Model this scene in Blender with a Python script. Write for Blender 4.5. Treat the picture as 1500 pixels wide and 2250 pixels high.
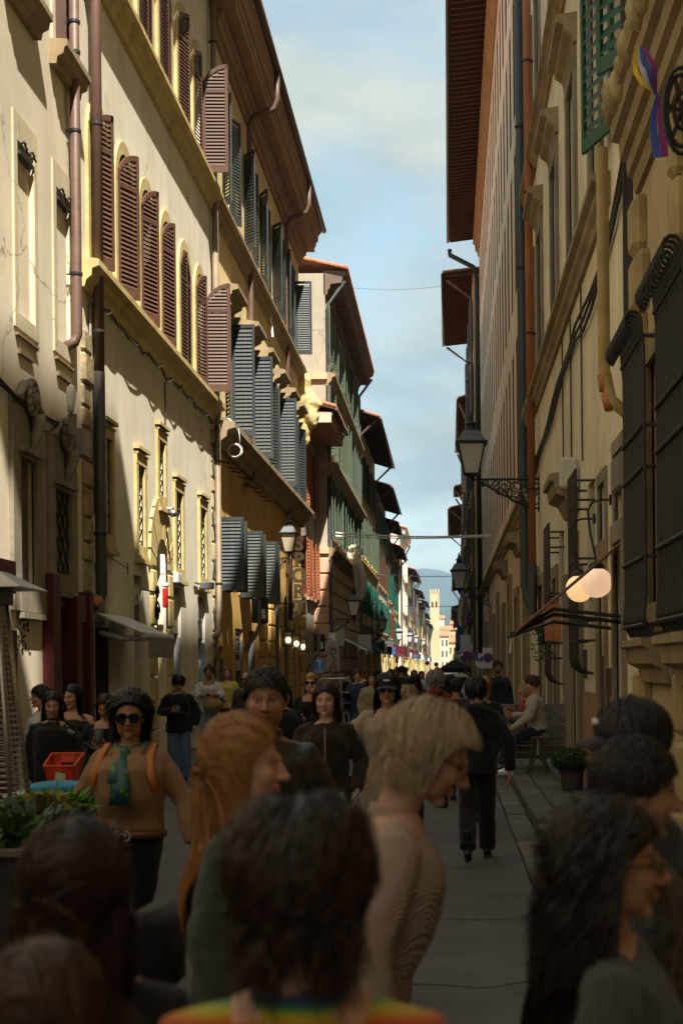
import bpy, math, random
import numpy as np
from mathutils import Vector, Matrix, noise as mnoise
random.seed(7); RNG = np.random.default_rng(7)
R = math.radians
for o in list(bpy.data.objects): bpy.data.objects.remove(o, do_unlink=True)
scn = bpy.context.scene
COL = scn.collection

# ------------------------------------------------------------------ camera, sky, sun, exposure
FPX, VX, VY, CAMZ = 3125.0, 985.0, 1462.0, 1.80      # pixels of the 1500x2250 photograph
ROLL = R(0.6)
cd = bpy.data.cameras.new('camera'); cam = bpy.data.objects.new('camera', cd); COL.objects.link(cam)
cd.sensor_fit = 'VERTICAL'; cd.sensor_height = 36; cd.sensor_width = 24; cd.lens = 50
cd.shift_x = (750-VX)/2250; cd.shift_y = (VY-1125)/2250
cd.clip_start = 0.05; cd.clip_end = 12000
cam.matrix_world = Matrix.Translation((0,0,CAMZ)) @ Matrix.Rotation(ROLL,4,'Y') @ Matrix.Rotation(R(90),4,'X')
cd.dof.use_dof = True; cd.dof.focus_distance = 24; cd.dof.aperture_fstop = 3.6
scn.camera = cam
SUN_EL, SUN_A = R(56.5), R(66)      # A: angle from +X (right) towards the viewer (-Y)
SD = Vector((math.cos(SUN_EL)*math.cos(SUN_A), -math.cos(SUN_EL)*math.sin(SUN_A), math.sin(SUN_EL)))
sl = bpy.data.lights.new('sun','SUN'); so = bpy.data.objects.new('sun', sl); COL.objects.link(so)
sl.energy = 2.8; sl.angle = R(0.55); sl.color = (1.0,0.94,0.84)
so.rotation_euler = SD.to_track_quat('Z','Y').to_euler()
scn.view_settings.view_transform='Standard'; scn.view_settings.look='None'
scn.view_settings.gamma=1; scn.view_settings.use_curve_mapping=False
scn.view_settings.exposure = 2.12

W = bpy.data.worlds.new('World'); scn.world = W; W.use_nodes = True
nt = W.node_tree; nt.nodes.clear()
def N(t, **k):
    n = nt.nodes.new(t)
    for a,b in k.items(): setattr(n,a,b)
    return n
sky = N('ShaderNodeTexSky', sky_type='NISHITA', sun_disc=False, sun_elevation=SUN_EL)
sky.sun_rotation = math.atan2(SD.x, SD.y); sky.air_density=1.0; sky.dust_density=0.6; sky.ozone_density=1.0
tc = N('ShaderNodeTexCoord'); mp = N('ShaderNodeMapping'); mp.inputs['Scale'].default_value=(1.6,1.6,4.2); mp.inputs['Location'].default_value=(0.9,0.2,0.35)
n1 = N('ShaderNodeTexNoise'); n1.inputs['Scale'].default_value=2.3; n1.inputs['Detail'].default_value=7; n1.inputs['Roughness'].default_value=0.52; n1.inputs['Distortion'].default_value=0.25
cr = N('ShaderNodeValToRGB'); cr.color_ramp.elements[0].position=0.34; cr.color_ramp.elements[1].position=0.58
n2 = N('ShaderNodeTexNoise'); n2.inputs['Scale'].default_value=5.0; n2.inputs['Detail'].default_value=5
cc = N('ShaderNodeValToRGB'); cc.color_ramp.elements[0].color=(1.55,1.95,2.25,1); cc.color_ramp.elements[1].color=(2.5,2.68,2.66,1)
cc.color_ramp.elements[0].position=0.38; cc.color_ramp.elements[1].position=0.62
mx = N('ShaderNodeMixRGB'); mm = N('ShaderNodeMath', operation='MULTIPLY'); mm.inputs[1].default_value=0.9
bg = N('ShaderNodeBackground'); bg.inputs['Strength'].default_value=0.064; wo = N('ShaderNodeOutputWorld')
L = nt.links.new
L(tc.outputs['Generated'],mp.inputs['Vector']); L(mp.outputs[0],n1.inputs['Vector']); L(mp.outputs[0],n2.inputs['Vector'])
L(n1.outputs['Fac'],cr.inputs[0]); L(n2.outputs['Fac'],cc.inputs[0]); L(cr.outputs[0],mm.inputs[0]); L(mm.outputs[0],mx.inputs[0])
# a cloud layer brightens towards the zenith (standard overcast luminance law)
sp_=N('ShaderNodeSeparateXYZ'); gz=N('ShaderNodeMath',operation='MULTIPLY_ADD'); gz.use_clamp=False; gz.inputs[1].default_value=1.32; gz.inputs[2].default_value=0.66; gm=N('ShaderNodeMath',operation='MAXIMUM'); gm.inputs[1].default_value=0.6
vm=N('ShaderNodeVectorMath',operation='SCALE'); L(tc.outputs['Generated'],sp_.inputs[0]); L(sp_.outputs['Z'],gz.inputs[0]); L(gz.outputs[0],gm.inputs[0]); L(cc.outputs[0],vm.inputs[0]); L(gm.outputs[0],vm.inputs['Scale'])
L(sky.outputs[0],mx.inputs[1]); L(vm.outputs[0],mx.inputs[2]); tn=N('ShaderNodeMixRGB',blend_type='MULTIPLY'); tn.inputs[0].default_value=1; tn.inputs[2].default_value=(1.0,.94,.74,1); L(mx.outputs[0],tn.inputs[1]); L(tn.outputs[0],bg.inputs['Color'])
scn.cycles.max_bounces=10; scn.cycles.diffuse_bounces=7; L(bg.outputs[0],wo.inputs['Surface'])

# ------------------------------------------------------------------ helpers
def unroll(x,y):
    u, v = x-VX, VY-y
    c,s = math.cos(ROLL), math.sin(ROLL)
    return u*c+v*s, -u*s+v*c
def atY(x,y,Y):
    u,v = unroll(x,y); return Vector((u*Y/FPX, Y, CAMZ+v*Y/FPX))
def onX(x,y,X):
    u,v = unroll(x,y); Y = X*FPX/u; return Y, CAMZ+v*Y/FPX

class MB:
    def __init__(s): s.v=[]; s.f=[]
    def add(s, vs, fs):
        o=len(s.v); s.v += [tuple(p) for p in vs]; s.f += [tuple(i+o for i in f) for f in fs]; return s
    def box(s,x0,x1,y0,y1,z0,z1):
        if x0>x1:x0,x1=x1,x0
        if y0>y1:y0,y1=y1,y0
        if z0>z1:z0,z1=z1,z0
        return s.add([(x0,y0,z0),(x1,y0,z0),(x1,y1,z0),(x0,y1,z0),(x0,y0,z1),(x1,y0,z1),(x1,y1,z1),(x0,y1,z1)],
              [(3,2,1,0),(4,5,6,7),(0,1,5,4),(1,2,6,5),(2,3,7,6),(3,0,4,7)])
    def bbox(s,x0,x1,y0,y1,z0,z1,b=0.02):      # box with chamfered vertical+horizontal edges (cheap)
        if x0>x1:x0,x1=x1,x0
        if y0>y1:y0,y1=y1,y0
        vs=[]
        for z,i in ((z0,b),(z0+b,0),(z1-b,0),(z1,b)):
            for (x,y,dx,dy) in ((x0,y0,1,0),(x1,y0,-1,0),(x1,y0,0,1),(x1,y1,0,-1),(x1,y1,-1,0),(x0,y1,1,0),(x0,y1,0,-1),(x0,y0,0,1)):
                px = x+dx*b; py=y+dy*b
                px = min(max(px,x0+i),x1-i); py=min(max(py,y0+i),y1-i)
                vs.append((px,py,z))
        fs=[tuple(range(7,-1,-1)),tuple(range(24,32))]
        for k in range(3):
            for i in range(8):
                j=(i+1)%8; fs.append((k*8+i,k*8+j,k*8+8+j,k*8+8+i))
        return s.add(vs,fs)
    def tube(s,pts,r,n=8,cap=True,ry=None,up=None):
        pts=[Vector(p) for p in pts]; m=len(pts)
        rs = r if isinstance(r,(list,tuple)) else [r]*m
        r2 = rs if ry is None else (ry if isinstance(ry,(list,tuple)) else [ry]*m)
        vs=[]; prev=None
        for i,p in enumerate(pts):
            t=(pts[min(i+1,m-1)]-pts[max(i-1,0)])
            if t.length<1e-9: t=Vector((0,0,1))
            t.normalize()
            if prev is None:
                a = Vector(up) if up is not None else (Vector((1,0,0)) if abs(t.x)<.8 else Vector((0,1,0)))
            else: a=prev
            a=(a-t*a.dot(t))
            if a.length<1e-6: a=t.orthogonal()
            a.normalize(); prev=a; b=t.cross(a)
            for k in range(n):
                th=2*math.pi*k/n
                vs.append(p+a*(rs[i]*math.cos(th))+b*(r2[i]*math.sin(th)))
        fs=[]
        for i in range(m-1):
            for k in range(n):
                j=(k+1)%n; fs.append((i*n+k,i*n+j,(i+1)*n+j,(i+1)*n+k))
        if cap: fs.append(tuple(range(n-1,-1,-1))); fs.append(tuple(range((m-1)*n,m*n)))
        return s.add(vs,fs)
    def ell(s,c,r,nu=12,nv=8,rot=None):
        vs=[];fs=[]
        for j in range(nv+1):
            ph=math.pi*j/nv
            for i in range(nu):
                th=2*math.pi*i/nu
                p=Vector((r[0]*math.sin(ph)*math.cos(th),r[1]*math.sin(ph)*math.sin(th),r[2]*math.cos(ph)))
                if rot is not None: p=rot@p
                vs.append(Vector(c)+p)
        for j in range(nv):
            for i in range(nu):
                k=(i+1)%nu; fs.append((j*nu+i,(j+1)*nu+i,(j+1)*nu+k,j*nu+k))
        return s.add(vs,fs)
    def prism(s,poly,a,b):       # poly: list of 3D points, extruded from +a to +b (vectors)
        n=len(poly); a=Vector(a); b=Vector(b)
        vs=[Vector(p)+a for p in poly]+[Vector(p)+b for p in poly]
        fs=[tuple(range(n-1,-1,-1)),tuple(range(n,2*n))]+[(i,(i+1)%n,n+(i+1)%n,n+i) for i in range(n)]
        return s.add(vs,fs)
    def xf(s,M):
        s.v=[tuple(M@Vector(p)) for p in s.v]; return s
    def mesh(s,name='m',smooth=False):
        me=bpy.data.meshes.new(name); me.from_pydata(s.v,[],s.f); me.update()
        if smooth: me.polygons.foreach_set('use_smooth',[True]*len(me.polygons))
        return me

def obj(name, mesh, mat=None, parent=None, loc=None, smooth=False):
    if isinstance(mesh,MB): mesh=mesh.mesh(name,smooth)
    if mat is not None and len(mesh.materials)==0: mesh.materials.append(mat)
    o=bpy.data.objects.new(name,mesh); COL.objects.link(o)
    if parent is not None: o.parent=parent
    if loc is not None: o.location=loc
    return o
def tag(o,label=None,cat=None,group=None,kind=None):
    if label: o['label']=label
    if cat: o['category']=cat
    if group: o['group']=group
    if kind: o['kind']=kind
    return o
def thing(name,label,cat,loc=(0,0,0),group=None,rz=0):
    o=bpy.data.objects.new(name,None); COL.objects.link(o); o.location=loc; o.rotation_euler=(0,0,rz); o.empty_display_size=.1
    return tag(o,label,cat,group)
class PL:      # parents parts given in WORLD coordinates under a thing placed at loc
    def __init__(s,t): s.t=t; s.inv=Matrix.Translation(t.location).inverted() if t.rotation_euler[2]==0 else (Matrix.Translation(t.location)@Matrix.Rotation(t.rotation_euler[2],4,'Z')).inverted()
    def __call__(s,name,mb,mat,smooth=False,parent=None):
        mb.xf(s.inv); return obj(name,mb,mat,parent or s.t,smooth=smooth)

# ------------------------------------------------------------------ materials
MATS={}
def mat(name,col,rough=.8,var=.0,vscale=3.,bump=.0,bscale=20.,streak=0.,metal=0.,emit=None,estr=0.,spec=.4,stain=None,sheen=0.,attr=False,coat=0.,stretch=None,alpha=None,trans=0.):
    if name in MATS: return MATS[name]
    m=bpy.data.materials.new(name); m.use_nodes=True; t=m.node_tree; ns=t.nodes; lk=t.links.new
    b=ns['Principled BSDF']; b.inputs['Roughness'].default_value=rough; b.inputs['Metallic'].default_value=metal
    b.inputs['Specular IOR Level'].default_value=spec
    if sheen: b.inputs['Sheen Weight'].default_value=sheen
    if coat: b.inputs['Coat Weight'].default_value=coat
    if trans: b.inputs['Transmission Weight'].default_value=trans
    if emit: b.inputs['Emission Color'].default_value=(*emit,1); b.inputs['Emission Strength'].default_value=estr
    c4=(*col,1); out=None
    tcn=ns.new('ShaderNodeTexCoord'); src=tcn.outputs['Object']
    if stretch:
        mpn=ns.new('ShaderNodeMapping'); mpn.inputs['Scale'].default_value=stretch; lk(src,mpn.inputs[0]); src=mpn.outputs[0]
    if attr:
        a=ns.new('ShaderNodeAttribute'); a.attribute_name='Col'; out=a.outputs['Color']
    def mixc(fac,ca,cb,typ='MIX'):
        x=ns.new('ShaderNodeMixRGB'); x.blend_type=typ
        for i,q in ((0,fac),(1,ca),(2,cb)):
            if hasattr(q,'is_output'): lk(q,x.inputs[i])
            elif i==0: x.inputs[0].default_value=q
            else: x.inputs[i].default_value=q
        return x.outputs[0]
    if var:
        n=ns.new('ShaderNodeTexNoise'); n.inputs['Scale'].default_value=vscale; n.inputs['Detail'].default_value=8; n.inputs['Roughness'].default_value=.62
        lk(src,n.inputs['Vector'])
        r=ns.new('ShaderNodeValToRGB'); r.color_ramp.elements[0].position=.3; r.color_ramp.elements[1].position=.72
        r.color_ramp.elements[0].color=(1-var,1-var,1-var*.9,1); r.color_ramp.elements[1].color=(1+var*.35,1+var*.35,1+var*.3,1)
        lk(n.outputs['Fac'],r.inputs[0])
        out=mixc(1.,out if out else c4,r.outputs[0],'MULTIPLY')
    if streak:
        mp2=ns.new('ShaderNodeMapping'); mp2.inputs['Scale'].default_value=(.55,.55,.10); lk(tcn.outputs['Object'],mp2.inputs[0])
        n=ns.new('ShaderNodeTexNoise'); n.inputs['Scale'].default_value=2.2; n.inputs['Detail'].default_value=7; n.inputs['Roughness'].default_value=.6; lk(mp2.outputs[0],n.inputs['Vector'])
        r=ns.new('ShaderNodeValToRGB'); r.color_ramp.elements[0].position=.34; r.color_ramp.elements[1].position=.6
        sc=stain or (.62,.55,.42)
        r.color_ramp.elements[0].color=(*sc,1); r.color_ramp.elements[1].color=(1,1,1,1); lk(n.outputs['Fac'],r.inputs[0])
        out=mixc(streak,out if out else c4,mixc(1.,out if out else c4,r.outputs[0],'MULTIPLY'))
    if name.startswith('plaster'):
        n=ns.new('ShaderNodeTexNoise'); n.inputs['Scale'].default_value=.9; n.inputs['Detail'].default_value=9; n.inputs['Roughness'].default_value=.7; n.inputs['Distortion'].default_value=.6; lk(tcn.outputs['Object'],n.inputs['Vector'])
        r=ns.new('ShaderNodeValToRGB'); e=r.color_ramp.elements; e[0].position=.60; e[0].color=(1,1,1,1); e[1].position=.66; e[1].color=(.80,.78,.74,1); lk(n.outputs['Fac'],r.inputs[0]); out=mixc(.8,out if out else c4,mixc(1.,out if out else c4,r.outputs[0],'MULTIPLY'))
        w=ns.new('ShaderNodeTexNoise'); w.inputs['Scale'].default_value=1.3; w.inputs['Detail'].default_value=6; lk(tcn.outputs['Object'],w.inputs['Vector'])
        ad=ns.new('ShaderNodeVectorMath'); ad.operation='MULTIPLY_ADD'; ad.inputs[1].default_value=(1.2,1.2,1.2); lk(w.outputs['Color'],ad.inputs[0]); lk(tcn.outputs['Object'],ad.inputs[2])
        v=ns.new('ShaderNodeTexVoronoi'); v.feature='DISTANCE_TO_EDGE'; v.inputs['Scale'].default_value=.33; lk(ad.outputs[0],v.inputs['Vector'])
        r=ns.new('ShaderNodeValToRGB'); e=r.color_ramp.elements; e[0].position=.0; e[0].color=(.45,.42,.38,1); e[1].position=.006; e[1].color=(1,1,1,1); lk(v.outputs['Distance'],r.inputs[0])
        m_=ns.new('ShaderNodeTexNoise'); m_.inputs['Scale'].default_value=.25; lk(tcn.outputs['Object'],m_.inputs['Vector']); r2=ns.new('ShaderNodeValToRGB'); r2.color_ramp.elements[0].position=.50; r2.color_ramp.elements[1].position=.60; lk(m_.outputs['Fac'],r2.inputs[0])
        out=mixc(r2.outputs[0],out,mixc(1.,out,r.outputs[0],'MULTIPLY'))
    if out is not None: lk(out,b.inputs['Base Color'])
    else: b.inputs['Base Color'].default_value=c4
    if bump:
        n=ns.new('ShaderNodeTexNoise'); n.inputs['Scale'].default_value=bscale; n.inputs['Detail'].default_value=6; n.inputs['Roughness'].default_value=.6; lk(src,n.inputs['Vector'])
        bp=ns.new('ShaderNodeBump'); bp.inputs['Strength'].default_value=bump; bp.inputs['Distance'].default_value=.03; lk(n.outputs['Fac'],bp.inputs['Height']); lk(bp.outputs[0],b.inputs['Normal'])
    MATS[name]=m; return m
def plaster(name,col,var=.18,streak=.4,stain=None): return mat(name,col,.92,var,.8,.10,9.,streak*.6,spec=.15,stain=stain)
M_cream=plaster('plaster_cream',(.78,.72,.56)); M_cream1=plaster('plaster_cream_warm',(.74,.65,.48))
M_yellow=plaster('plaster_yellow',(.78,.62,.33)); M_ochre=plaster('plaster_ochre',(.62,.40,.13))
M_r1=plaster('plaster_sand',(.54,.43,.26),.22,.7); M_r2=plaster('plaster_buff',(.83,.74,.53),.2,.6); M_r3=plaster('plaster_salmon',(.83,.67,.51),.2,.6)
M_ivory=plaster('plaster_ivory',(.64,.57,.42)); M_pale=plaster('plaster_pale',(.80,.76,.64)); M_tan=plaster('plaster_tan',(.60,.46,.29))
M_lime=plaster('plaster_lime',(.72,.72,.42)); M_pink=plaster('plaster_pink',(.66,.42,.28))
M_stoney=mat('stone_yellow',(.62,.49,.22),.9,.3,2.5,.25,14.,.4,spec=.15); M_stone=mat('stone_grey',(.30,.26,.19),.9,.28,2.,.25,14.,.5,spec=.2)
M_stone2=mat('stone_brown',(.36,.28,.17),.9,.3,2.,.3,12.,.5,spec=.15); M_rough=mat('stone_rough',(.46,.37,.21),.95,.5,5.,.8,7.,.3,spec=.1)
M_brown=mat('paint_brown',(.115,.056,.036),.55,.25,4.,.1,30.,.4); M_brownpipe=mat('paint_brown_pipe',(.15,.085,.062),.5,.3,3.,.1,20.,.4)
M_copper=mat('pipe_orange',(.46,.17,.07),.55,.25,2.,.1,20.,.4); M_ypipe=mat('pipe_ochre',(.50,.36,.13),.6,.35,3.,.15,15.,.5,stain=(.4,.28,.16))
M_dgreen=mat('paint_dark_green',(.040,.050,.049),.5,.4,3.,.15,25.,.5,stain=(1.4,1.3,1.15)); M_ggreen=mat('paint_grey_green',(.11,.15,.10),.55,.3,3.,.1,25.,.4)
M_green=mat('paint_green',(.022,.10,.062),.5,.3,3.,.1,25.,.3); M_bgreen=mat('paint_bright_green',(.018,.095,.07),.55,.2,3.)
M_dark=mat('dark_interior',(.012,.011,.010),.6); M_glass=mat('window_glass',(.02,.025,.03),.08,spec=.6)
M_iron=mat('wrought_iron',(.022,.021,.022),.55,.2,6.,.3,30.,spec=.4); M_blackm=mat('black_metal',(.018,.019,.022),.4,.1,4.)
M_greym=mat('grey_metal',(.16,.17,.18),.45,.2,4.,0,20,.3,metal=.4); M_steel=mat('brushed_steel',(.45,.44,.42),.35,.15,6.,metal=.9)
M_white=mat('white_paint',(.75,.74,.70),.6,.08,4.); M_tile=mat('roof_tile',(.50,.21,.11),.9,.5,3.,.3,12.,.3); M_wood=mat('rafter_wood',(.085,.05,.036),.8,.3,4.,.2,20.,.2)
M_soffit=mat('soffit_brown',(.34,.17,.08),.8,.15,2.); M_corn=mat('cornice_brown',(.34,.21,.12),.8,.25,1.5,.1,12.,.4)
M_asph=None; M_red=mat('dark_red_paint',(.10,.012,.02),.45,.15,3.)
TEX={}
def clouds(sc,name):
    k=(round(sc,3))
    if k not in TEX:
        t=bpy.data.textures.new('folds_%g'%sc,'CLOUDS'); t.noise_scale=sc; t.noise_depth=2; TEX[k]=t
    return TEX[k]
def soften(o,vox,sm=6,fold=.02,fsc=.12):
    m=o.modifiers.new('r','REMESH'); m.mode='VOXEL'; m.voxel_size=vox; m.use_smooth_shade=True
    m=o.modifiers.new('s','SMOOTH'); m.factor=.5; m.iterations=sm
    if fold:
        m=o.modifiers.new('d','DISPLACE'); m.texture=clouds(fsc,'f'); m.strength=fold; m.mid_level=.5; m.texture_coords='LOCAL'
    return o
# ------------------------------------------------------------------ ground
def asphalt():
    m=mat('asphalt',(.098,.097,.096),.72,.35,1.1,.35,60.,spec=.35)
    return m
M_asph=asphalt()
M_pave=[mat('paving_stone_%d'%i,c,.75,.4,3.,.35,18.,spec=.35) for i,c in enumerate([(.115,.105,.092),(.135,.122,.10),(.098,.092,.084),(.15,.13,.105)])]
g=MB(); g.add([(-2500,-400,-.06),(2500,-400,-.06),(2500,9500,-.06),(-2500,9500,-.06)],[(0,1,2,3)])
M_far=mat('far_ground',(.10,.11,.07),.95,.4,.004)
tag(obj('ground',g,M_far),kind='structure')
g=MB(); nx,ny=28,150
xs=np.linspace(-4.45,.66,nx); ys=np.concatenate([np.linspace(-62,40,110),np.linspace(41,420,ny-110)])
for y in ys:
    for x in xs:
        g.v.append((x,y,-.012*((x+1.9)/2.5)**2+.008*mnoise.noise(Vector((x*.7,y*.35,0)))+.004*mnoise.noise(Vector((x*2,y*1.5,3)))))
for j in range(ny-1):
    for i in range(nx-1):
        a=j*nx+i; g.f.append((a,a+1,a+nx+1,a+nx))
road=tag(obj('road',g,M_asph,smooth=True),kind='structure')
# tar joints / patches across the road
M_tar=mat('tar_joint',(.045,.045,.046),.5,.3,8.,.3,40.)
M_patch=mat('asphalt_patch',(.112,.110,.108),.8,.3,2.,.4,70.)
def roadz(x,y): return -.012*((x+1.9)/2.5)**2+.008*mnoise.noise(Vector((x*.7,y*.35,0)))+.004*mnoise.noise(Vector((x*2,y*1.5,3)))
def road_strip(name,x0,x1,yf,w,m,dz):
    b=MB(); n=40
    for i in range(n+1):
        x=x0+(x1-x0)*i/n; y=yf+.05*mnoise.noise(Vector((x*1.3,yf,1)))
        ww=w*(.8+.5*mnoise.noise(Vector((x*3,yf,7))))
        for yy in (y-ww,y+ww): b.v.append((x,yy,roadz(x,yy)+dz))
    for i in range(n): b.f.append((2*i,2*i+2,2*i+3,2*i+1))
    obj(name,b,m,road)
for y in (6.9,10.1,14.8): road_strip('tar_joint',-4.0,.6,y,.010,M_tar,.006)
for y,w in ((8.4,.42),(13.2,.7)): road_strip('road_patch',-1.2,.55,y,w,M_patch,.004)
# stone gutter, kerb and pavement slabs, right; pavement left. each stone its own part
def slab_row(parent,name,x0,x1,y0,y1,z,th,lens,gap=.012,curve=0):
    y=y0; k=0
    while y<y1:
        l=random.uniform(*lens)*(1 if y<30 else 3)
        b=MB(); dz=random.uniform(-.006,.006); b.bbox(x0+gap/2,x1-gap/2,0,l-gap,-th,0,.012)
        o=obj(name,b,random.choice(M_pave),parent); o.location=(random.uniform(-.006,.006),y,z+dz); o.rotation_euler=(random.uniform(-.004,.004),random.uniform(-.006,.006),0)
        y+=l
def base_slab(name,x0,x1,z,y0=-62,y1=420):
    b=MB(); b.box(x0,x1,y0,y1,-.3,z); o=obj(name,b,mat('mortar',(.05,.047,.042),.95,.3,5.,.3,20.)); tag(o,kind='structure'); return o
pr=base_slab('pavement_right',.67,2.3,-.035)
b2=MB(); b2.box(.98,2.3,-62,420,-.03,.075); obj('bedding',b2,MATS['mortar'],pr)
slab_row(pr,'gutter_stone',.67,.93,3.5,60,.0,.2,(.5,.9))
slab_row(pr,'kerb_stone',.935,1.22,3.5,60,.115,.3,(.8,1.4))
slab_row(pr,'paving_slab',1.225,1.60,6,60,.11,.1,(.45,.8)); slab_row(pr,'paving_slab',1.605,1.92,6,60,.11,.1,(.4,.8))
pl_=base_slab('pavement_left',-6.4,-4.46,-.03)
b2=MB(); b2.box(-6.4,-4.56,-62,420,-.03,.065); obj('bedding',b2,MATS['mortar'],pl_)
slab_row(pl_,'kerb_stone',-4.72,-4.45,12,60,.105,.3,(.8,1.4)); slab_row(pl_,'paving_slab',-5.12,-4.725,14,60,.10,.1,(.5,.9)); slab_row(pl_,'paving_slab',-5.5,-5.125,14,60,.10,.1,(.5,.9))

# ------------------------------------------------------------------ facades
class Fac:
    def __init__(s,X,sg): s.X=X; s.sg=sg        # sg=+1 faces +X (left side of the street), -1 faces -X
    def x(s,d): return s.X+s.sg*d
    def px(s,x,y,d=0): return onX(x,y,s.x(d))
    def S(s,x,d=0,y=VY): return onX(x,y,s.x(d))[0]
    def Z(s,x,y,d=0): return onX(x,y,s.x(d))[1]
    def box(s,mb,s0,s1,z0,z1,d0,d1): return mb.box(s.x(d0),s.x(d1),s0,s1,z0,z1)
    def bbox(s,mb,s0,s1,z0,z1,d0,d1,b=.02): return mb.bbox(s.x(d0),s.x(d1),s0,s1,z0,z1,b)
    def prof(s,mb,prof,s0,s1):       # extrude profile [(d,z)..] along the street
        return mb.prism([(s.x(d),0,z) for d,z in prof],(0,s0,0),(0,s1,0))
    def wall(s,s0,s1,z0,z1,ops,depth=.22):
        mb=MB(); P=lambda a,z,d=0:(s.x(d),a,z)
        ops=[dict(o) for o in ops]
        ss=sorted({s0,s1,*[o['s0'] for o in ops],*[o['s1'] for o in ops]}); zs=sorted({z0,z1,*[o['z0'] for o in ops],*[o['z1'] for o in ops]})
        ss=[a for a in ss if s0-1e-6<=a<=s1+1e-6]; zs=[a for a in zs if z0-1e-6<=a<=z1+1e-6]
        for i in range(len(ss)-1):
            for j in range(len(zs)-1):
                cs=(ss[i]+ss[i+1])/2; cz=(zs[j]+zs[j+1])/2
                if any(o['s0']<cs<o['s1'] and o['z0']<cz<o['z1'] for o in ops): continue
                mb.add([P(ss[i],zs[j]),P(ss[i+1],zs[j]),P(ss[i+1],zs[j+1]),P(ss[i],zs[j+1])],[(0,1,2,3)])
        for o in ops:
            dd=-o.get('depth',depth); a,b,c,d=o['s0'],o['s1'],o['z0'],o['z1']
            if o.get('arch'):
                r=(b-a)/2; sp=d-r; n=12; m=(a+b)/2
                arc=[(m-r*math.cos(math.pi*k/n),sp+r*math.sin(math.pi*k/n)) for k in range(n+1)]
                mb.add([P(a,d)]+[P(*q) for q in arc[:n//2+1]],[(0,)+tuple(range(1,n//2+2))])
                mb.add([P(b,d)]+[P(*q) for q in arc[n//2:]],[(0,)+tuple(range(1,n//2+2))])
                for k in range(n): mb.add([P(*arc[k]),P(*arc[k+1]),P(*arc[k+1],dd),P(*arc[k],dd)],[(0,1,2,3)])
                d=sp
            else: mb.add([P(a,d),P(b,d),P(b,d,dd),P(a,d,dd)],[(0,1,2,3)])
            mb.add([P(a,c),P(b,c),P(b,c,dd),P(a,c,dd)],[(0,1,2,3)])
            mb.add([P(a,c),P(a,d),P(a,d,dd),P(a,c,dd)],[(0,1,2,3)]); mb.add([P(b,c),P(b,d),P(b,d,dd),P(b,c,dd)],[(0,1,2,3)])
        return mb
LEAFC={}
def leaf_meshes(w,h,arch,sp,st=.07,th=.045,tilt=57):
    key=(round(w,2),round(h,2),arch,round(sp,3),tilt)
    if key in LEAFC: return LEAFC[key]
    f=MB(); t=th/2
    top=lambda u: (h-w+math.sqrt(max(0,w*w-(w-u)**2))) if arch else h
    rb=.16 if h>1.5 else .1
    f.box(0,st,-t,t,0,top(st*.6)); f.box(w-st,w,-t,t,0,top(w)-(.0)); f.box(st,w-st,-t*.9,t*.9,0,rb)
    if arch:
        n=8
        for k in range(n):
            u0=st*.3+(w-st*.3)*k/n; u1=st*.3+(w-st*.3)*(k+1)/n
            f.add([(u0,-t,top(u0)),(u1,-t,top(u1)),(u1,-t,top(u1)-st*1.2),(u0,-t,top(u0)-st*1.6),(u0,t,top(u0)),(u1,t,top(u1)),(u1,t,top(u1)-st*1.2),(u0,t,top(u0)-st*1.6)],
                  [(0,1,2,3),(7,6,5,4),(0,4,5,1),(3,2,6,7)])
    else: f.box(st,w-st,-t*.9,t*.9,h-st*1.3,h)
    zm = h-w-.04 if arch else None
    if arch: f.box(st,w-st,-t*.9,t*.9,zm-.03,zm+.05)
    slat=MB(); L_=w-2*st; a=R(tilt); hw=sp*(.66 if tilt>50 else .5)
    c,s=math.cos(a),math.sin(a)
    for sg in (0,):
        pts=[(-hw*c,-hw*s),(hw*c,hw*s)]
        q=.005
        sec=[(pts[0][0]+q*s,pts[0][1]-q*c),(pts[1][0]+q*s,pts[1][1]-q*c),(pts[1][0]-q*s,pts[1][1]+q*c),(pts[0][0]-q*s,pts[0][1]+q*c)]
        sc=t*.92/(hw*c) if hw*c>t*.92 else 1
        sec=[(y*sc,z) for y,z in sec]
        slat.prism([(0,y,z) for y,z in sec],(0,0,0),(L_,0,0))
    pos=[]; z=rb+sp*.5
    while z<h-st*1.4:
        if arch and abs(z-zm)<.06: z+=sp; continue
        u0=st
        if arch:
            while u0<w-st-.06 and top(u0)-st*1.3<z+.02: u0+=.02
        if w-st-u0>.08: pos.append((u0,z,(w-st-u0)/L_))
        z+=sp
    LEAFC[key]=(f,f.mesh('leaf'),slat,slat.mesh('slat'),pos); return LEAFC[key]
SLATS={}
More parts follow.
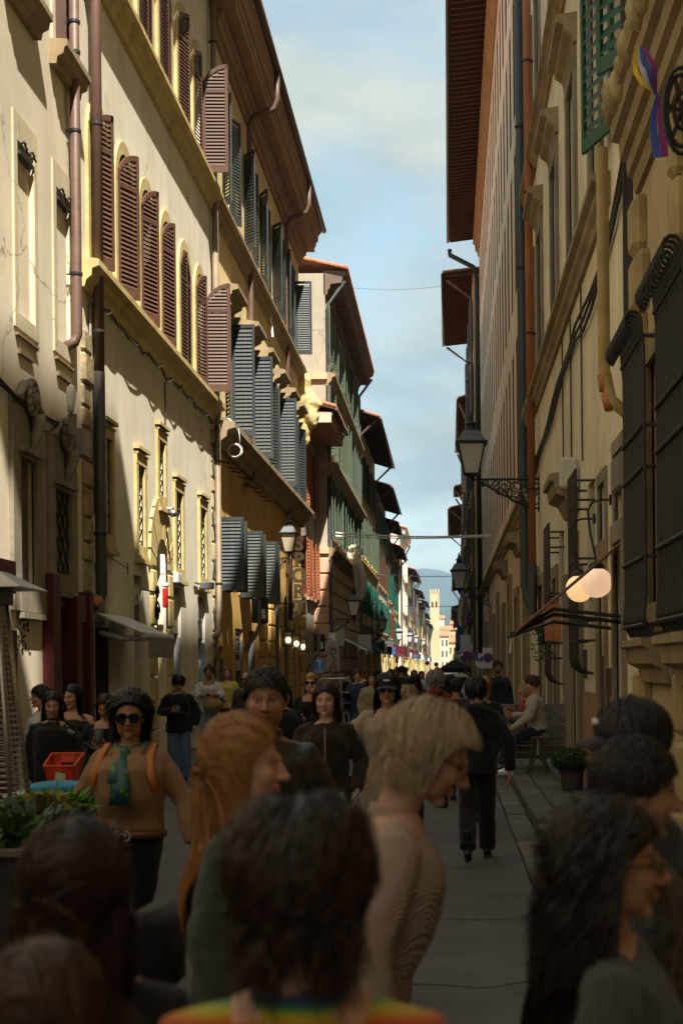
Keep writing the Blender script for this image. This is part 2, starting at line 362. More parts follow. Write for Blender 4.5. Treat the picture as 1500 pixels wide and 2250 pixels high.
def leaf(fac,parent,inv,sh,z0,w,h,phi,dr,m,arch=False,sp=.075,indiv=True,d0=.03,tilt=57):
    """shutter leaf hinged at sh; phi=0 closed; dr=+1 leaf runs away from viewer when closed, -1 towards"""
    f,fm,sl_,sm,pos=leaf_meshes(w,h,arch,sp,tilt=tilt)
    u=Vector((fac.sg*math.sin(phi),dr*math.cos(phi),0)); zv=Vector((0,0,1)); nrm=zv.cross(u)
    M=Matrix((u.to_4d(),nrm.to_4d(),zv.to_4d(),(0,0,0,1))).transposed(); M[3][3]=1
    for i in range(3): M[3][i]=0
    M=Matrix.Translation((fac.x(d0),sh,z0))@M
    key=(fm.name,m.name)
    if key not in SLATS:
        a=fm.copy(); a.materials.append(m); b=sm.copy(); b.materials.append(m)
        jb=MB()
        for (u0,z,sx) in pos: jb.add([(u0+p[0]*sx,p[1],p[2]+z) for p in sl_.v],sl_.f)
        c=jb.mesh('louvres'); c.materials.append(m); SLATS[key]=(a,b,c)
    a,b,c=SLATS[key]
    o=obj('shutter',a,None,parent); o.matrix_local=inv@M
    cnt=parent.get('_n',0)
    if indiv and cnt+len(pos)<=330:
        for (u0,z,sx) in pos:
            q=obj('slat',b,None,o); q.location=(u0,0,z); q.scale=(sx,1,1)
        parent['_n']=cnt+len(pos)
    else: tag(obj('louvres',c,None,o),kind='stuff')
    return o
class Bld:
    def __init__(s,fac,s0,s1,label,name='town_house',cat='building'):
        s.f=fac; s.s0=s0; s.s1=s1
        s.t=thing(name,label,cat,(fac.X-fac.sg*3,(s0+s1)/2,0)); s.p=PL(s.t); s.inv=s.p.inv
        s.ops=[]
    def part(s,name,mb,m,smooth=False,parent=None): return s.p(name,mb,m,smooth,parent)
    def op(s,s0,s1,z0,z1,**k): o=dict(s0=min(s0,s1),s1=max(s0,s1),z0=z0,z1=z1,**k); s.ops.append(o); return o
    def opx(s,x0,x1,y0,y1,**k):
        a=s.f.S(x0,y=(y0+y1)/2); b=s.f.S(x1,y=(y0+y1)/2); xm=(x0+x1)/2
        return s.op(a,b,s.f.Z(xm,y1),s.f.Z(xm,y0),**k)
    def build_wall(s,z0,z1,m,depthx=8,back=True,zsplit=None):
        ops=[o for o in s.ops]
        s.part('wall',s.f.wall(s.s0,s.s1,z0,z1,ops),m)
        if back:
            mb=MB(); f=s.f; x0=f.x(0); x1=f.x(-depthx)
            mb.add([(x0,s.s0,z0),(x1,s.s0,z0),(x1,s.s0,z1),(x0,s.s0,z1)],[(0,1,2,3)])
            mb.add([(x0,s.s1,z0),(x1,s.s1,z0),(x1,s.s1,z1),(x0,s.s1,z1)],[(0,1,2,3)])
            mb.add([(x1,s.s0,z0),(x1,s.s1,z0),(x1,s.s1,z1),(x1,s.s0,z1)],[(0,1,2,3)])
            mb.add([(x0,s.s0,z1),(x1,s.s0,z1),(x1,s.s1,z1),(x0,s.s1,z1)],[(0,1,2,3)])
            s.part('side_wall',mb,m)
    def pane(s,o,kind='glass',m=None,fr=None):
        f=s.f; d=-o.get('depth',.22)+.004; a,b,c,e=o['s0'],o['s1'],o['z0'],o['z1']
        mb=MB(); mb.box(f.x(d-.03),f.x(d),a-.02,b+.02,c-.02,e+.02)
        w=s.part('window',mb,m or (M_glass if kind=='glass' else M_dark))
        if kind=='glass':
            fb=MB(); t=.05; d1=d+.035
            f.box(fb,a,a+t,c,e,d+.003,d1); f.box(fb,b-t,b,c,e,d+.003,d1); f.box(fb,a+t,b-t,c,c+t,d+.003,d1); f.box(fb,a+t,b-t,e-t,e,d+.003,d1)
            m2=(a+b)/2; f.box(fb,m2-.03,m2+.03,c+t,e-t,d+.003,d1-.004); zz=c+(e-c)*.66; f.box(fb,a+t,m2-.03,zz,zz+.04,d+.003,d1-.006); f.box(fb,m2+.03,b-t,zz,zz+.04,d+.003,d1-.006)
            s.part('window_frame',fb,fr or M_brown,parent=w)
        return w
    def surround(s,o,w=.18,d=.05,m=None,name='stone_surround',arch=False,sill=False):
        f=s.f; mb=MB(); a,b,c,e=o['s0'],o['s1'],o['z0'],o['z1']
        if arch:
            r=(b-a)/2; sp=e-r; mm=(a+b)/2; n=14; P=lambda q,z,dd:(f.x(dd),q,z)
            pts=[(a,c)]+[(mm-r*math.cos(math.pi*k/n),sp+r*math.sin(math.pi*k/n)) for k in range(n+1)]+[(b,c)]
            out=[(a-w,c)]+[(mm-(r+w)*math.cos(math.pi*k/n),sp+(r+w*1.25)*math.sin(math.pi*k/n)) for k in range(n+1)]+[(b+w,c)]
            for k in range(len(pts)-1):
                q=[P(*pts[k],d),P(*pts[k+1],d),P(*out[k+1],d),P(*out[k],d),P(*pts[k],-.02),P(*pts[k+1],-.02),P(*out[k+1],-.02),P(*out[k],-.02)]
                mb.add(q,[(0,1,2,3),(0,1,5,4),(3,2,6,7)])
        else:
            f.box(mb,a-w,a,c,e,-.02,d); f.box(mb,b,b+w,c,e,-.02,d); f.box(mb,a-w,b+w,e,e+w*1.1,-.02,d+.005)
            if sill: f.box(mb,a-w-.05,b+w+.05,c-.12,c,-.02,d+.09)
            else: f.box(mb,a-w,b+w,c-w,c,-.02,d+.003)
        return s.part(name,mb,m or M_stoney)
    def hood(s,o,m=None,w=.2,pr=.3,h=.3):
        f=s.f; mb=MB(); a,b,e=o['s0']-w,o['s1']+w,o['z1']+w*1.1
        f.prof(mb,[(-.02,e),(.05,e),(.08,e+h*.25),(pr*.6,e+h*.45),(pr*.65,e+h*.65),(pr,e+h*.75),(pr,e+h),(-.02,e+h*1.15)],a-.06,b+.06)
        return s.part('window_hood',mb,m or M_stone2)
    def course(s,z,h,d,m,s0=None,s1=None,name='string_course'):
        f=s.f; mb=MB()
        f.prof(mb,[(-.02,z-h),(d*.25,z-h),(d*.35,z-h*.75),(d*.6,z-h*.6),(d*.65,z-h*.35),(d,z-h*.25),(d,z-h*.02),(d*.85,z),(-.02,z+h*.08)],s0 or s.s0,s1 or s.s1)
        return s.part(name,mb,m)
    def pipe(s,pts,r,m,brackets=(),name='downpipe',n=12):
        mb=MB(); mb.tube(pts,r,n); o=s.part(name,mb,m,True)
        for z in brackets:
            b=MB(); x,y=pts[0][0],pts[0][1]
            b.tube([(x,y,z-.02),(x,y,z+.02)],r*1.18,12); s.f.box(b,y-.008,y+.008,z-.01,z+.01,-.02,abs(x-s.f.X))
            for k in (-1,1): b.tube([(s.f.x(.05),y+k*.0,z),(s.f.x(.05),y+k*.06,z+.04),(s.f.x(.05),y+k*.1,z),(s.f.x(.05),y+k*.06,z-.03)],.006,5)
            s.part('pipe_bracket',b,M_iron,parent=None)
        return o
    def eave(s,z,over,rise=.35,spacing=.42,wood=None,gutter=True,gm=None,tiles=True,maxn=120,soff=None,s0=None,s1=None,end=.25,slope=.32):
        """projecting timber eave: rafters, boards, tiles, gutter"""
        f=s.f; a=(s.s0 if s0 is None else s0)-end; b=(s.s1 if s1 is None else s1)+end; wood=wood or M_wood
        mb=MB(); f.prof(mb,[(-8,z+.18+8*slope),(over,z+.18-over*slope),(over,z+.25-over*slope),(-8,z+.25+8*slope)],a,b); rf=s.part('roof',mb,wood)
        n=min(maxn,int((b-a)/spacing)); 
        for k in range(n):
            y=a+(k+.5)*(b-a)/n; r_=MB()
            f.prof(r_,[(-.3,z+.02+.3*slope),(over-.05,z+.02-over*slope),(over-.02,z+.10-over*slope),(over-.02,z+.178-over*slope),(-.3,z+.178+.3*slope)],y-.05,y+.05); s.part('rafter',r_,wood)
        if tiles:
            t=MB(); k=0; y=a
            while y<b:
                pts=[(f.x(over+.05),y+.1,z+.27-(over+.05)*slope)]+[(f.x(over-.6*i),y+.1,z+.28-(over-.6*i)*slope) for i in range(1,13)]
                t.tube(pts,.085,6); y+=.2
            tag(s.part('roof_tiles',t,M_tile,True),kind='stuff')
        if gutter:
            gb=MB(); gx=f.x(over+.07); gz=z+.12-over*slope
            gb.tube([(gx,a,gz),(gx,b,gz)],.08,10); s.part('gutter',gb,gm or M_brownpipe,True)
# ------------------------------------------------------------------ left side
FL=Fac(-5.5,1); FR=Fac(1.9,-1)
def text_mesh(txt,size,ext=.01,align='CENTER',spacing=1.0,bold=0.0):
    cu=bpy.data.curves.new('t','FONT'); cu.body=txt; cu.size=size; cu.extrude=ext; cu.align_x=align; cu.align_y='CENTER'; cu.space_character=spacing; cu.offset=bold; cu.resolution_u=3
    o=bpy.data.objects.new('t',cu); me=o.to_mesh().copy(); o.to_mesh_clear(); bpy.data.objects.remove(o); return me
def text(txt,size,loc,parent,m,face='cam',ext=.008,name='lettering',bold=0.0,tilt=0):
    """face: 'cam' reads from the viewer's side (-Y), 'left' on a wall facing +X, 'right' on a wall facing -X"""
    me=text_mesh(txt,size,ext,bold=bold); me.materials.append(m); o=bpy.data.objects.new(name,me); COL.objects.link(o); o.parent=parent
    rz={'cam':0,'left':R(90),'right':R(-90)}[face]
    Mw=Matrix.Translation(loc)@Matrix.Rotation(rz,4,'Z')@Matrix.Rotation(R(90),4,'X')@Matrix.Rotation(tilt,4,'Z')
    o.matrix_local=Matrix.Translation(parent.location).inverted()@Mw if parent else Mw
    return o

# ---- L1
L1=Bld(FL,-60.0,21.45,'pale cream building at the left edge with blind window panels and dark red shop')
f=FL
L1.eave(17.4,.7,slope=.3,tiles=False,maxn=60)
shp=L1.opx(100,186,1294,1600,depth=.45); shp['z0']=.1
gr=L1.opx(115,150,1080,1262,depth=.3)
up=[]
for xa,xb in ((36,74),(122,155)):
    pass
wB=L1.op(f.S(118,y=60),f.S(152,y=60),f.Z(135,125),f.Z(135,125)+2.3,depth=.25); wA=L1.op(wB['s0']-2.05,wB['s1']-2.05,wB['z0'],wB['z1'],depth=.25)
pA=L1.op(f.S(36,y=480),f.S(72,y=480),f.Z(54,700),f.Z(54,330),depth=.05); pB=L1.op(f.S(122,y=590),f.S(153,y=590),f.Z(137,755),f.Z(137,430),depth=.05)
sA=L1.opx(38,74,1010,1290,depth=.08)
L1.build_wall(0,17.6,M_cream1)
for o in (wA,wB):
    L1.pane(o); L1.surround(o,.16,.03,M_cream1)
    mb=MB(); a,b,z=o['s0']-.25,o['s1']+.25,o['z0']-.16
    f.prof(mb,[(-.02,z-.2),(.1,z-.2),(.12,z-.1),(.2,z-.06),(.22,z+.03),(.26,z+.05),(.26,z+.14),(-.02,z+.155)],a,b); L1.part('window_sill',mb,M_stone2)
    mb=MB(); f.box(mb,o['s1']-.08,o['s1']-.004,o['z0'],o['z1'],-.2,-.02); L1.part('shutter_edge',mb,M_brown)
for o in (pA,pB):
    mb=MB(); w=.16; a,b,c,e=o['s0'],o['s1'],o['z0'],o['z1']
    f.box(mb,a-w,a-.002,c-.2,e+.35,-.01,.028); f.box(mb,b+.002,b+w,c-.2,e+.35,-.01,.03); f.box(mb,a,b,e+.002,e+.35,-.01,.029); f.box(mb,a,b,c-.2,c-.002,-.01,.027); L1.part('blind_panel_frame',mb,M_stone if False else plaster('plaster_panel',(.60,.52,.35)))
    mb=MB(); f.box(mb,a-.02,b+.02,c-.02,e+.02,-.055,-.045); L1.part('blind_panel',mb,M_cream1)
    mb=MB()
    for k in range(9):
        t=k/8; mb.tube([(f.x(.05),a+.1+t*(b-a-.2),e-.02+.05*math.sin(t*9)),(f.x(.07),a+.1+(t+.125)*(b-a-.2),e-.02+.05*math.sin((t+.125)*9))],.014,5)
    f.box(mb,a+.06,b-.06,e-.16,e-.12,-.04,.05); L1.part('iron_hook_rail',mb,M_iron)
    mb=MB(); f.box(mb,a-.1,b+.1,c-.30,c-.27,-.02,.05); f.box(mb,a,b-.1,c-.52,c-.46,-.02,.045); L1.part('sill_remnant',mb,M_stone2)
# lower stone windows with scroll keystones
for o,kind in ((sA,'board'),(gr,'grille')):
    L1.surround(o,.32,.06,M_stone); a,b,c,e=o['s0'],o['s1'],o['z0'],o['z1']; m2=(a+b)/2
    mb=MB(); f.box(mb,a-.32,b+.32,e+.36,e+.75,-.02,.055); f.box(mb,a-.1,b+.1,e+.05,e+.12,.06,.14); L1.part('stone_panel',mb,M_stone)
    mb=MB()
    for k in range(26):
        t=k/25; th=t*4.2*math.pi; r=.26*(1-t*.8)
        q=(f.x(.10+.05*t),m2+r*math.cos(th)*.9,e+.78+r*math.sin(th))
        if k: mb.tube([pq,q],.055*(1-t*.5),7)
        pq=q
    mb.tube([(f.x(.14),m2+.1,e+.6),(f.x(.16),m2+.13,e+.45),(f.x(.12),m2+.08,e+.28),(f.x(.09),m2+.02,e+.12)],[.11,.09,.07,.03],8); mb.ell((f.x(.12),m2,e+.78),(.09,.11,.11),10,8)
    mb.tube([(f.x(.05),a-.3,e+.72),(f.x(.06),a-.05,e+.76),(f.x(.07),m2-.2,e+.95)],[.03,.05,.06],7); mb.tube([(f.x(.05),b+.3,e+.72),(f.x(.06),b+.05,e+.76),(f.x(.07),m2+.2,e+.95)],[.03,.05,.06],7)
    L1.part('scroll_keystone',mb,M_stone,True)
    if kind=='board':
        mb=MB(); f.box(mb,a,b,c,e,-.10,-.07); bd=L1.part('wooden_board',mb,mat('board_grey_brown',(.17,.125,.10),.7,.4,2.,.2,20.,.8))
    else:
        mb=MB(); f.box(mb,a,b,c,e,-.32,-.3); L1.part('window',mb,M_dark)
        for k in range(6):
            s_=a+(k+.5)*(b-a)/6; q=MB(); pts=[]
            for i in range(25): pts.append((f.x(.0),s_+.045*math.sin(i/24*math.pi*7)*(1 if k%2 else -1),c+(e-c)*i/24))
            q.tube(pts,.016,5); L1.part('grille_bar',q,M_iron)
# shop front: dark red frames
a,b=shp['s0'],shp['s1']; z1=shp['z1']
mb=MB(); f.box(mb,a,b,.1,z1,-.5,-.46); L1.part('shop_glass',mb,M_glass)
mb=MB(); f.box(mb,a-.12,a+.22,.1,z1+.15,-.1,.16); L1.part('door_post',mb,M_red); mb=MB(); f.box(mb,b-.85,b-.55,.1,z1-.1,-.1,.12); L1.part('door_post',mb,M_red); mb=MB(); f.box(mb,b-.1,b+.12,.1,z1,-.1,.12); L1.part('door_post',mb,M_red)
mb=MB(); f.box(mb,a+.22,a+.55,1.5,z1-.3,-.2,-.14); L1.part('glass_door_panel',mb,mat('lilac_panel',(.36,.30,.38),.4,.1,2.)); mb=MB(); f.box(mb,b-.55,b-.1,.1,1.1,-.1,.05); L1.part('door_panel',mb,M_red)
mb=MB(); f.box(mb,a+.22,b-.85,z1-.25,z1+.05,-.2,-.05); L1.part('door_lintel',mb,mat('brown_lintel',(.16,.08,.045),.6,.2,3.)); mb=MB(); f.box(mb,b-.55,b-.1,z1-.45,z1-.05,-.15,.06); L1.part('door_lintel',mb,MATS['brown_lintel'])
mb=MB(); f.box(mb,a+.6,a+.9,.1,z1-.3,-.4,-.38); L1.part('door_panel',mb,mat('grey_green_panel',(.16,.17,.15),.5,.1,2.))
mb=MB(); y=b+.03; mb.tube([(f.x(.13),y,1.25),(f.x(.2),y,1.25),(f.x(.2),y,1.55),(f.x(.13),y,1.55)],.012,6); L1.part('door_handle',mb,M_iron)
# dark red sign box of the near shop at the far left edge
mb=MB(); f.box(mb,14,f.S(36,y=1260,d=.2),f.Z(10,1300,.2),f.Z(10,1228,.2),-.01,.2); f.box(mb,14,f.S(36,y=1260,d=.2)+.004,f.Z(10,1300,.2)-.7,f.Z(10,1300,.2)-.003,-.01,.1); L1.part('sign_fascia',mb,M_red)
mb=MB(); f.box(mb,14,f.S(30,y=1400),.1,2.3,-.01,.05); L1.part('shop_glass',mb,M_red)
mb=MB(); s_=f.S(51,y=1400); zt=f.Z(51,1352); zb=f.Z(51,1440)
for k in range(46):
    z=zb+(zt-zb)*random.random(); ss=s_-.25+.5*random.random(); f.box(mb,ss,ss+random.uniform(.03,.09),z,z+random.uniform(.02,.06),0.001,.006)
L1.part('tile_decoration',mb,mat('decor_ink',(.06,.055,.045),.6))
mb=MB(); sa=f.S(36,y=1330); f.box(mb,sa,sa+1.2,f.Z(55,1345),f.Z(55,1290),-.01,.07); f.box(mb,sa,sa+1.0,f.Z(55,1360),f.Z(55,1347),-.01,.11); L1.part('stone_sill',mb,M_stone)
# downpipe 1
x1=f.x(.13); s_=f.S(167,.13,y=400); L1.pipe([(x1,s_,17.3),(x1,s_,f.Z(170,735,.13)),(f.x(.09),s_-.02,f.Z(170,752,.13)),(f.x(-.02),s_-.1,f.Z(170,765,.13))],.075,M_brownpipe,[f.Z(167,yy,.13) for yy in (55,120,290,600)])
# cable bundle
cb=MB()
for k in range(6):
    pts=[]
    for i in range(25):
        t=i/24; xx=-10+ (165+10)*t; yy=822+t*118+18*math.sin(math.pi*t)+k*2.2+2*math.sin(t*17+k*2)
        a_,z_=f.px(xx,yy,.07); pts.append((f.x(.05+.02*(k%3)),a_,z_))
    cb.tube(pts,.012,5)
L1.part('cable_bundle',cb,mat('cable',(.045,.04,.036),.7))
# wifi antenna and junction box on the corner
mb=MB(); a_,z_=f.px(156,905,.25); x_=f.x(.25); mb.tube([(x_,a_,z_),(x_,a_+.02,z_+.12),(x_,a_+.03,z_+.26),(x_,a_+.02,z_+.36)],[.045,.06,.075,.05],10); o=L1.part('wall_lamp_housing',mb,M_white,True)
mb=MB(); mb.tube([(f.x(.0),a_+.1,z_-.12),(x_,a_+.05,z_-.1),(x_,a_,z_)],.02,6); mb.tube([(x_,a_+.08,z_-.32),(x_,a_+.08,z_-.02)],[.05,.07],10); L1.part('lamp_arm',mb,M_stone)
mb=MB(); a_,z_=f.px(170,970,.1); f.box(mb,a_-.1,a_+.28,z_-.2,z_+.18,-.01,.22); L1.part('junction_box',mb,mat('box_grey',(.30,.30,.25),.5,.1,3.))

# ---- L2
L2=Bld(FL,21.45,33.7,'long cream building with brown arched shutters and a stone portal')
apx=[(222,215),(281,290),(328,372),(370,447),(408,515),(442,573)]
cen=[f.S(x,y=y)-d_ for (x,y),d_ in zip(apx,(.3,.42,.40,.36,.30,.36))]
W2=1.16; zS1=8.1; zS2=13.1
rows=[[],[]]
for r_,z0 in enumerate((zS1,zS2)):
    for c_ in cen:
        o=L2.op(c_-W2/2,c_+W2/2,z0,z0+2.5,arch=True,depth=.24); rows[r_].append(o)
low=[(229,241,965,1175),(300,314,1024,1200),(346,359,970,1090),(384,398,1082,1250),(438,450,1118,1270)]
lo=[L2.opx(*q,depth=.22) for q in low]
portal=L2.opx(340,366,1185,1600,arch=True,depth=.9); portal['z0']=.1
d1=L2.opx(296,314,1265,1600,depth=.16); d1['z0']=.1
d2=L2.opx(379,399,1292,1600,depth=.16); d2['z0']=.1
d3=L2.opx(436,452,1312,1600,depth=.16); d3['z0']=.1
d0=L2.opx(209,240,1240,1600,depth=.3); d0['z0']=.1
L2.eave(18.0,.75,slope=.3,tiles=False,maxn=24)
L2.build_wall(0,18.2,M_cream)
L2.course(8.0,.42,.30,M_stoney); L2.course(13.0,.42,.30,M_stoney)
for r_ in (0,1):
    for i,o in enumerate(rows[r_]):
        L2.surround(o,.17,.05,M_stoney,arch=True); L2.pane(o,'dark')
        h=2.46; lw=W2/2
        ang=[R(24),R(25),R(22),R(16),R(4),R(14)][i] if r_==0 else [R(6),R(6),R(6),R(8),R(14),R(8)][i]
        leaf(f,L2.t,L2.inv,o['s0'],o['z0'],lw,h,ang,1,M_brown,True,.078)
        ang2=R(92) if i==5 else (R(20) if (i==2 and r_==0) else R(1))
        leaf(f,L2.t,L2.inv,o['s1'],o['z0'],lw,h,ang2,-1,M_brown,True,.078,indiv=(i in (2,5)))
for o in lo:
    L2.surround(o,.17,.05,M_stoney); L2.pane(o,'dark')
    a,b=o['s0'],o['s1']
    for (w_,z0_,z1_,d_) in ((.2,o['z1']+.25,o['z1']+.31,.11),(.17,o['z1']+.17,o['z1']+.2,.08),(.2,o['z0']-.32,o['z0']-.25,.12),(.17,o['z0']-.23,o['z0']-.18,.08)): L2.part('stone_moulding',f.box(MB(),a-w_,b+w_,z0_,z1_,-.01,d_),M_stoney)
    for k in range(3):
        s_=a+(k+.75)*(b-a)/3.5; q=MB(); q.box(f.x(-.06),f.x(-.035),s_-.012,s_+.012,o['z0'],o['z1']); L2.part('grille_bar',q,M_iron)
    nb=max(5,int((o['z1']-o['z0'])/.2))
    for k in range(nb):
        z=o['z0']+(k+.5)*(o['z1']-o['z0'])/nb; q=MB(); q.box(f.x(-.034),f.x(-.01),a,b,z-.012,z+.012); L2.part('grille_bar',q,M_iron)
# portal voussoirs and jamb stones
a,b,e=portal['s0'],portal['s1'],portal['z1']; r=(b-a)/2; sp=e-r; m2=(a+b)/2
for k in range(13):
    t0=math.pi*k/13+.012; t1=math.pi*(k+1)/13-.012; ro=r+.52+.14*math.sin(math.pi*(k+.5)/13)
    P=lambda t,rr:(0,m2-rr*math.cos(t),sp+rr*math.sin(t)*(1.0 if rr==r else 1.12))
    q=MB(); q.prism([P(t0,r),P(t1,r),P(t1,ro),P(t0,ro)],(f.x(-.05),0,0),(f.x(.05+.008*(k%2)),0,0)); L2.part('voussoir',q,M_stoney)
z=.12
while z<sp-.06:
    h=random.uniform(.42,.6); h=min(h,sp-.015-z)
    for sd in (0,1):
        q=MB(); w=.42+random.uniform(-.04,.06)
        if sd==0: f.bbox(q,a-w,a-.002,z,z+h-.03,-.05,.07,.03)
        else: f.bbox(q,b+.002,b+w,z,z+h-.03,-.05,.07,.03)
        L2.part('jamb_stone',q,M_stoney)
    z+=h
mb=MB(); f.box(mb,a,b,.1,e,-.96,-.9); L2.part('portal_door',mb,M_ochre)
mb=MB()
sx,sz=f.S(352,.3,y=1340),f.Z(352,1345,.3)
for (cy,cz,rr,tw) in ((0,0,.22,1),(-.12,-.45,.2,-1),(.02,.35,.14,1)):
    pts=[(f.x(.25),sx+cy+rr*(1-k/22*.75)*math.cos(tw*k*.42),sz+cz+rr*(1-k/22*.75)*math.sin(tw*k*.42)) for k in range(22)]
    mb.tube(pts,.018,6)
mb.tube([(f.x(.02),sx-.25,sz+.4),(f.x(.3),sx,sz+.35)],.014,5); mb.tube([(f.x(.25),sx-.05,sz+.3),(f.x(.28),sx-.12,sz-.7)],.014,5); L2.part('iron_lamp_bracket',mb,M_iron)
# doors of shops with fascia letters
M_door=[mat('door_cream',(.62,.50,.33),.6,.1,2.),mat('door_grey',(.36,.37,.36),.5,.1,2.),mat('door_pale_blue',(.36,.45,.52),.5,.1,2.),mat('door_dark_wood',(.07,.042,.025),.6,.3,3.)]
for o,m,tx in ((d1,M_door[0],'RMI'),(d2,M_door[1],'BAR'),(d3,M_door[2],'MENU'),(d0,M_door[3],'TAX')):
    a,b,e=o['s0'],o['s1'],o['z1']; dd=o['depth']
    mb=MB(); f.box(mb,a,b,.1,e-.9,-dd-.04,-dd+.004); L2.part('shop_door',mb,M_dark)
    mb=MB(); f.box(mb,b-.02,b-.004,.1,e-1.0,-dd,-.01); L2.part('door_jamb',mb,m)
    mb=MB(); f.box(mb,a,b,e-.92,e,-dd-.03,-.06); fs=L2.part('shop_fascia',mb,mat('fascia_grey',(.16,.15,.14),.5,.1,3.))
    mb=MB(); f.box(mb,a+.05,b-.05,e-.52,e-.14,-.059,-.04); L2.part('sign_plate',mb,mat('sign_plate_grey',(.42,.40,.36),.5))
    q=text(tx,.30,(f.x(-.038),(a+b)/2,e-.33),L2.t,M_white,'left',.006,bold=.01)
    mb=MB(); f.box(mb,a,b,.1,2.2,-dd-.01,-dd+.012); L2.part('door_panel',mb,m)
# red hanging sign, white bracket sign, meter box, small camera boxes
mb=MB(); s_=f.S(382,.25,y=1310); za,zb=f.Z(382,1335,.25),f.Z(382,1292,.25)
for k in range(3):
    h=(za-zb)/3; q=MB(); f.bbox(q,s_-.04,s_+.04,zb+(k)*(zb-za)*0+ (za-zb)*k/3,zb+(za-zb)*(k+1)/3-.01,.05,.35,.015); 
q=MB(); f.bbox(q,s_-.05,s_+.05,za,zb,.04,.14,.02); L2.part('red_sign',q,mat('red_plastic',(.62,.03,.02),.4))
q=MB(); f.bbox(q,s_-.06,s_+.06,zb+.02,zb+.1,.03,.16,.02); L2.part('sign_cap',q,M_white)
q=MB(); s_=f.S(380,.3,y=1240); f.bbox(q,s_-.03,s_+.03,f.Z(380,1262,.3),f.Z(380,1218,.3),.06,.15,.015); L2.part('projecting_sign',q,mat('sign_white_blue',(.72,.75,.82),.4))
q=MB(); s_=f.S(393,.1,y=1270); f.bbox(q,s_-.25,s_+.2,f.Z(393,1282,.1),f.Z(393,1260,.1),-.01,.14,.015); L2.part('meter_box',q,mat('box_pale',(.50,.52,.52),.5))
q=MB(); s_=f.S(378,.2,y=1122); z_=f.Z(378,1128,.2); q.ell((f.x(.22),s_,z_),(.09,.09,.075),10,8); f.box(q,s_-.02,s_+.02,z_+.05,z_+.12,-.01,.24); L2.part('security_camera',q,M_steel,True)
q=MB(); s_=f.S(455,.2,y=1287); z_=f.Z(455,1287,.2); f.bbox(q,s_-.08,s_+.08,z_-.08,z_+.08,.05,.35,.02); f.box(q,s_-.6,s_-.05,z_+.02,z_+.05,.02,.06); L2.part('flood_lamp',q,M_greym)
# quoins (rough stone) at both ends
z=f.Z(178,1300)
while z<f.Z(178,735):
    h=random.uniform(.3,.5); q=MB(); f.bbox(q,21.47,21.47+random.uniform(.38,.55),z,z+h-.025,-.05,.05+random.uniform(-.01,.03),.035); q2=L2.part('quoin_stone',q,M_rough); z+=h
z=.1
while z<7.4:
    h=random.uniform(.3,.5); q=MB(); f.bbox(q,33.25,33.68,z,z+h-.03,-.05,.05+random.uniform(-.01,.03),.035); L2.part('quoin_stone',q,M_rough); z+=h
# downpipe 2 and 3, conduits
x1=f.x(.15); s_=f.S(216,.15,y=600)
L2.pipe([(x1,s_,17.8),(x1,s_,f.Z(222,820,.15))],.085,M_brownpipe,[f.Z(214,yy,.15) for yy in (275,725)])
dk=mat('pipe_dark',(.06,.047,.042),.5,.2,3.); L2.pipe([(x1,s_,f.Z(222,820,.15)-.004),(x1,s_,f.Z(214,1300,.15)),(f.x(.12),s_-.03,f.Z(214,1318,.15)),(f.x(0),s_-.35,f.Z(195,1345,.15))],.09,dk,[f.Z(214,1170,.15)])  # lower length of the same pipe: its shade is painted in as a darker colour
mb=MB(); mb.tube([(f.x(.12),s_-.06,f.Z(205,1316,.12)),(f.x(.05),s_-.2,f.Z(200,1330,.1))],.1,10); L2.part('clay_joint',mb,M_copper,True)
x1=f.x(.13); s_=f.S(475,.13,y=700)
L2.pipe([(x1,s_,17.8),(x1,s_,f.Z(479,1375,.13)),(f.x(.13),s_-.2,f.Z(470,1392,.13)),(f.x(.13),s_-.6,f.Z(470,1398,.13))],.075,mat('pipe_tan',(.25,.19,.12),.55,.3,3.,0,20,.4),[f.Z(475,yy,.13) for yy in (110,1010,1280)])
mb=MB(); s_=f.S(200,.05,y=700); mb.tube([(f.x(.04),s_,7.4),(f.x(.04),s_,4.2)],.02,6); mb.tube([(f.x(.04),s_+.14,7.4),(f.x(.04),s_+.14,4.2)],.02,6); mb.tube([(f.x(.04),s_,7.4),(f.x(.04),s_+.07,7.48),(f.x(.04),s_+.14,7.4)],.02,6)
for k in range(14):
    pass
L2.part('conduit',mb,mat('conduit_grey',(.33,.30,.24),.6))
mb=MB(); pts=[]
for i in range(40):
    t=i/39; a_=22.4+t*11; pts.append((f.x(.14+.02*math.sin(i)),a_,7.45+.05*math.sin(i*1.7)+.03*math.sin(i*.6)))
mb.tube(pts,.018,5); mb.tube([(p[0]+.03,p[1],p[2]-.05+.03*math.sin(p[1]*5)) for p in pts],.014,5); mb.tube([(f.x(.03),f.S(361,y=1000),7.4),(f.x(.03),f.S(361,y=1000),2.6)],.014,5); L2.part('cable',mb,MATS['cable'])
mb=MB(); s_=f.S(465,y=1100)
for k in range(30):
    z=7.3-k*.24; p=(f.x(.05+.02*math.sin(k*2.1)),s_+.05*math.sin(k*1.3),z)
    if k: mb.tube([pp,p],.025,5)
    pp=p
L2.part('cable',mb,MATS['cable'])
mb=MB(); s_,z_=f.px(203,1190,.1); mb.tube([(f.x(.02),s_-.1,z_),(f.x(.1),s_+2.4,z_-.25)],.008,4); mb.tube([(f.x(.1),s_+2.4,z_-.35),(f.x(.1),s_+2.4,z_-.15)],.008,4); L2.part('iron_rod',mb,M_iron)
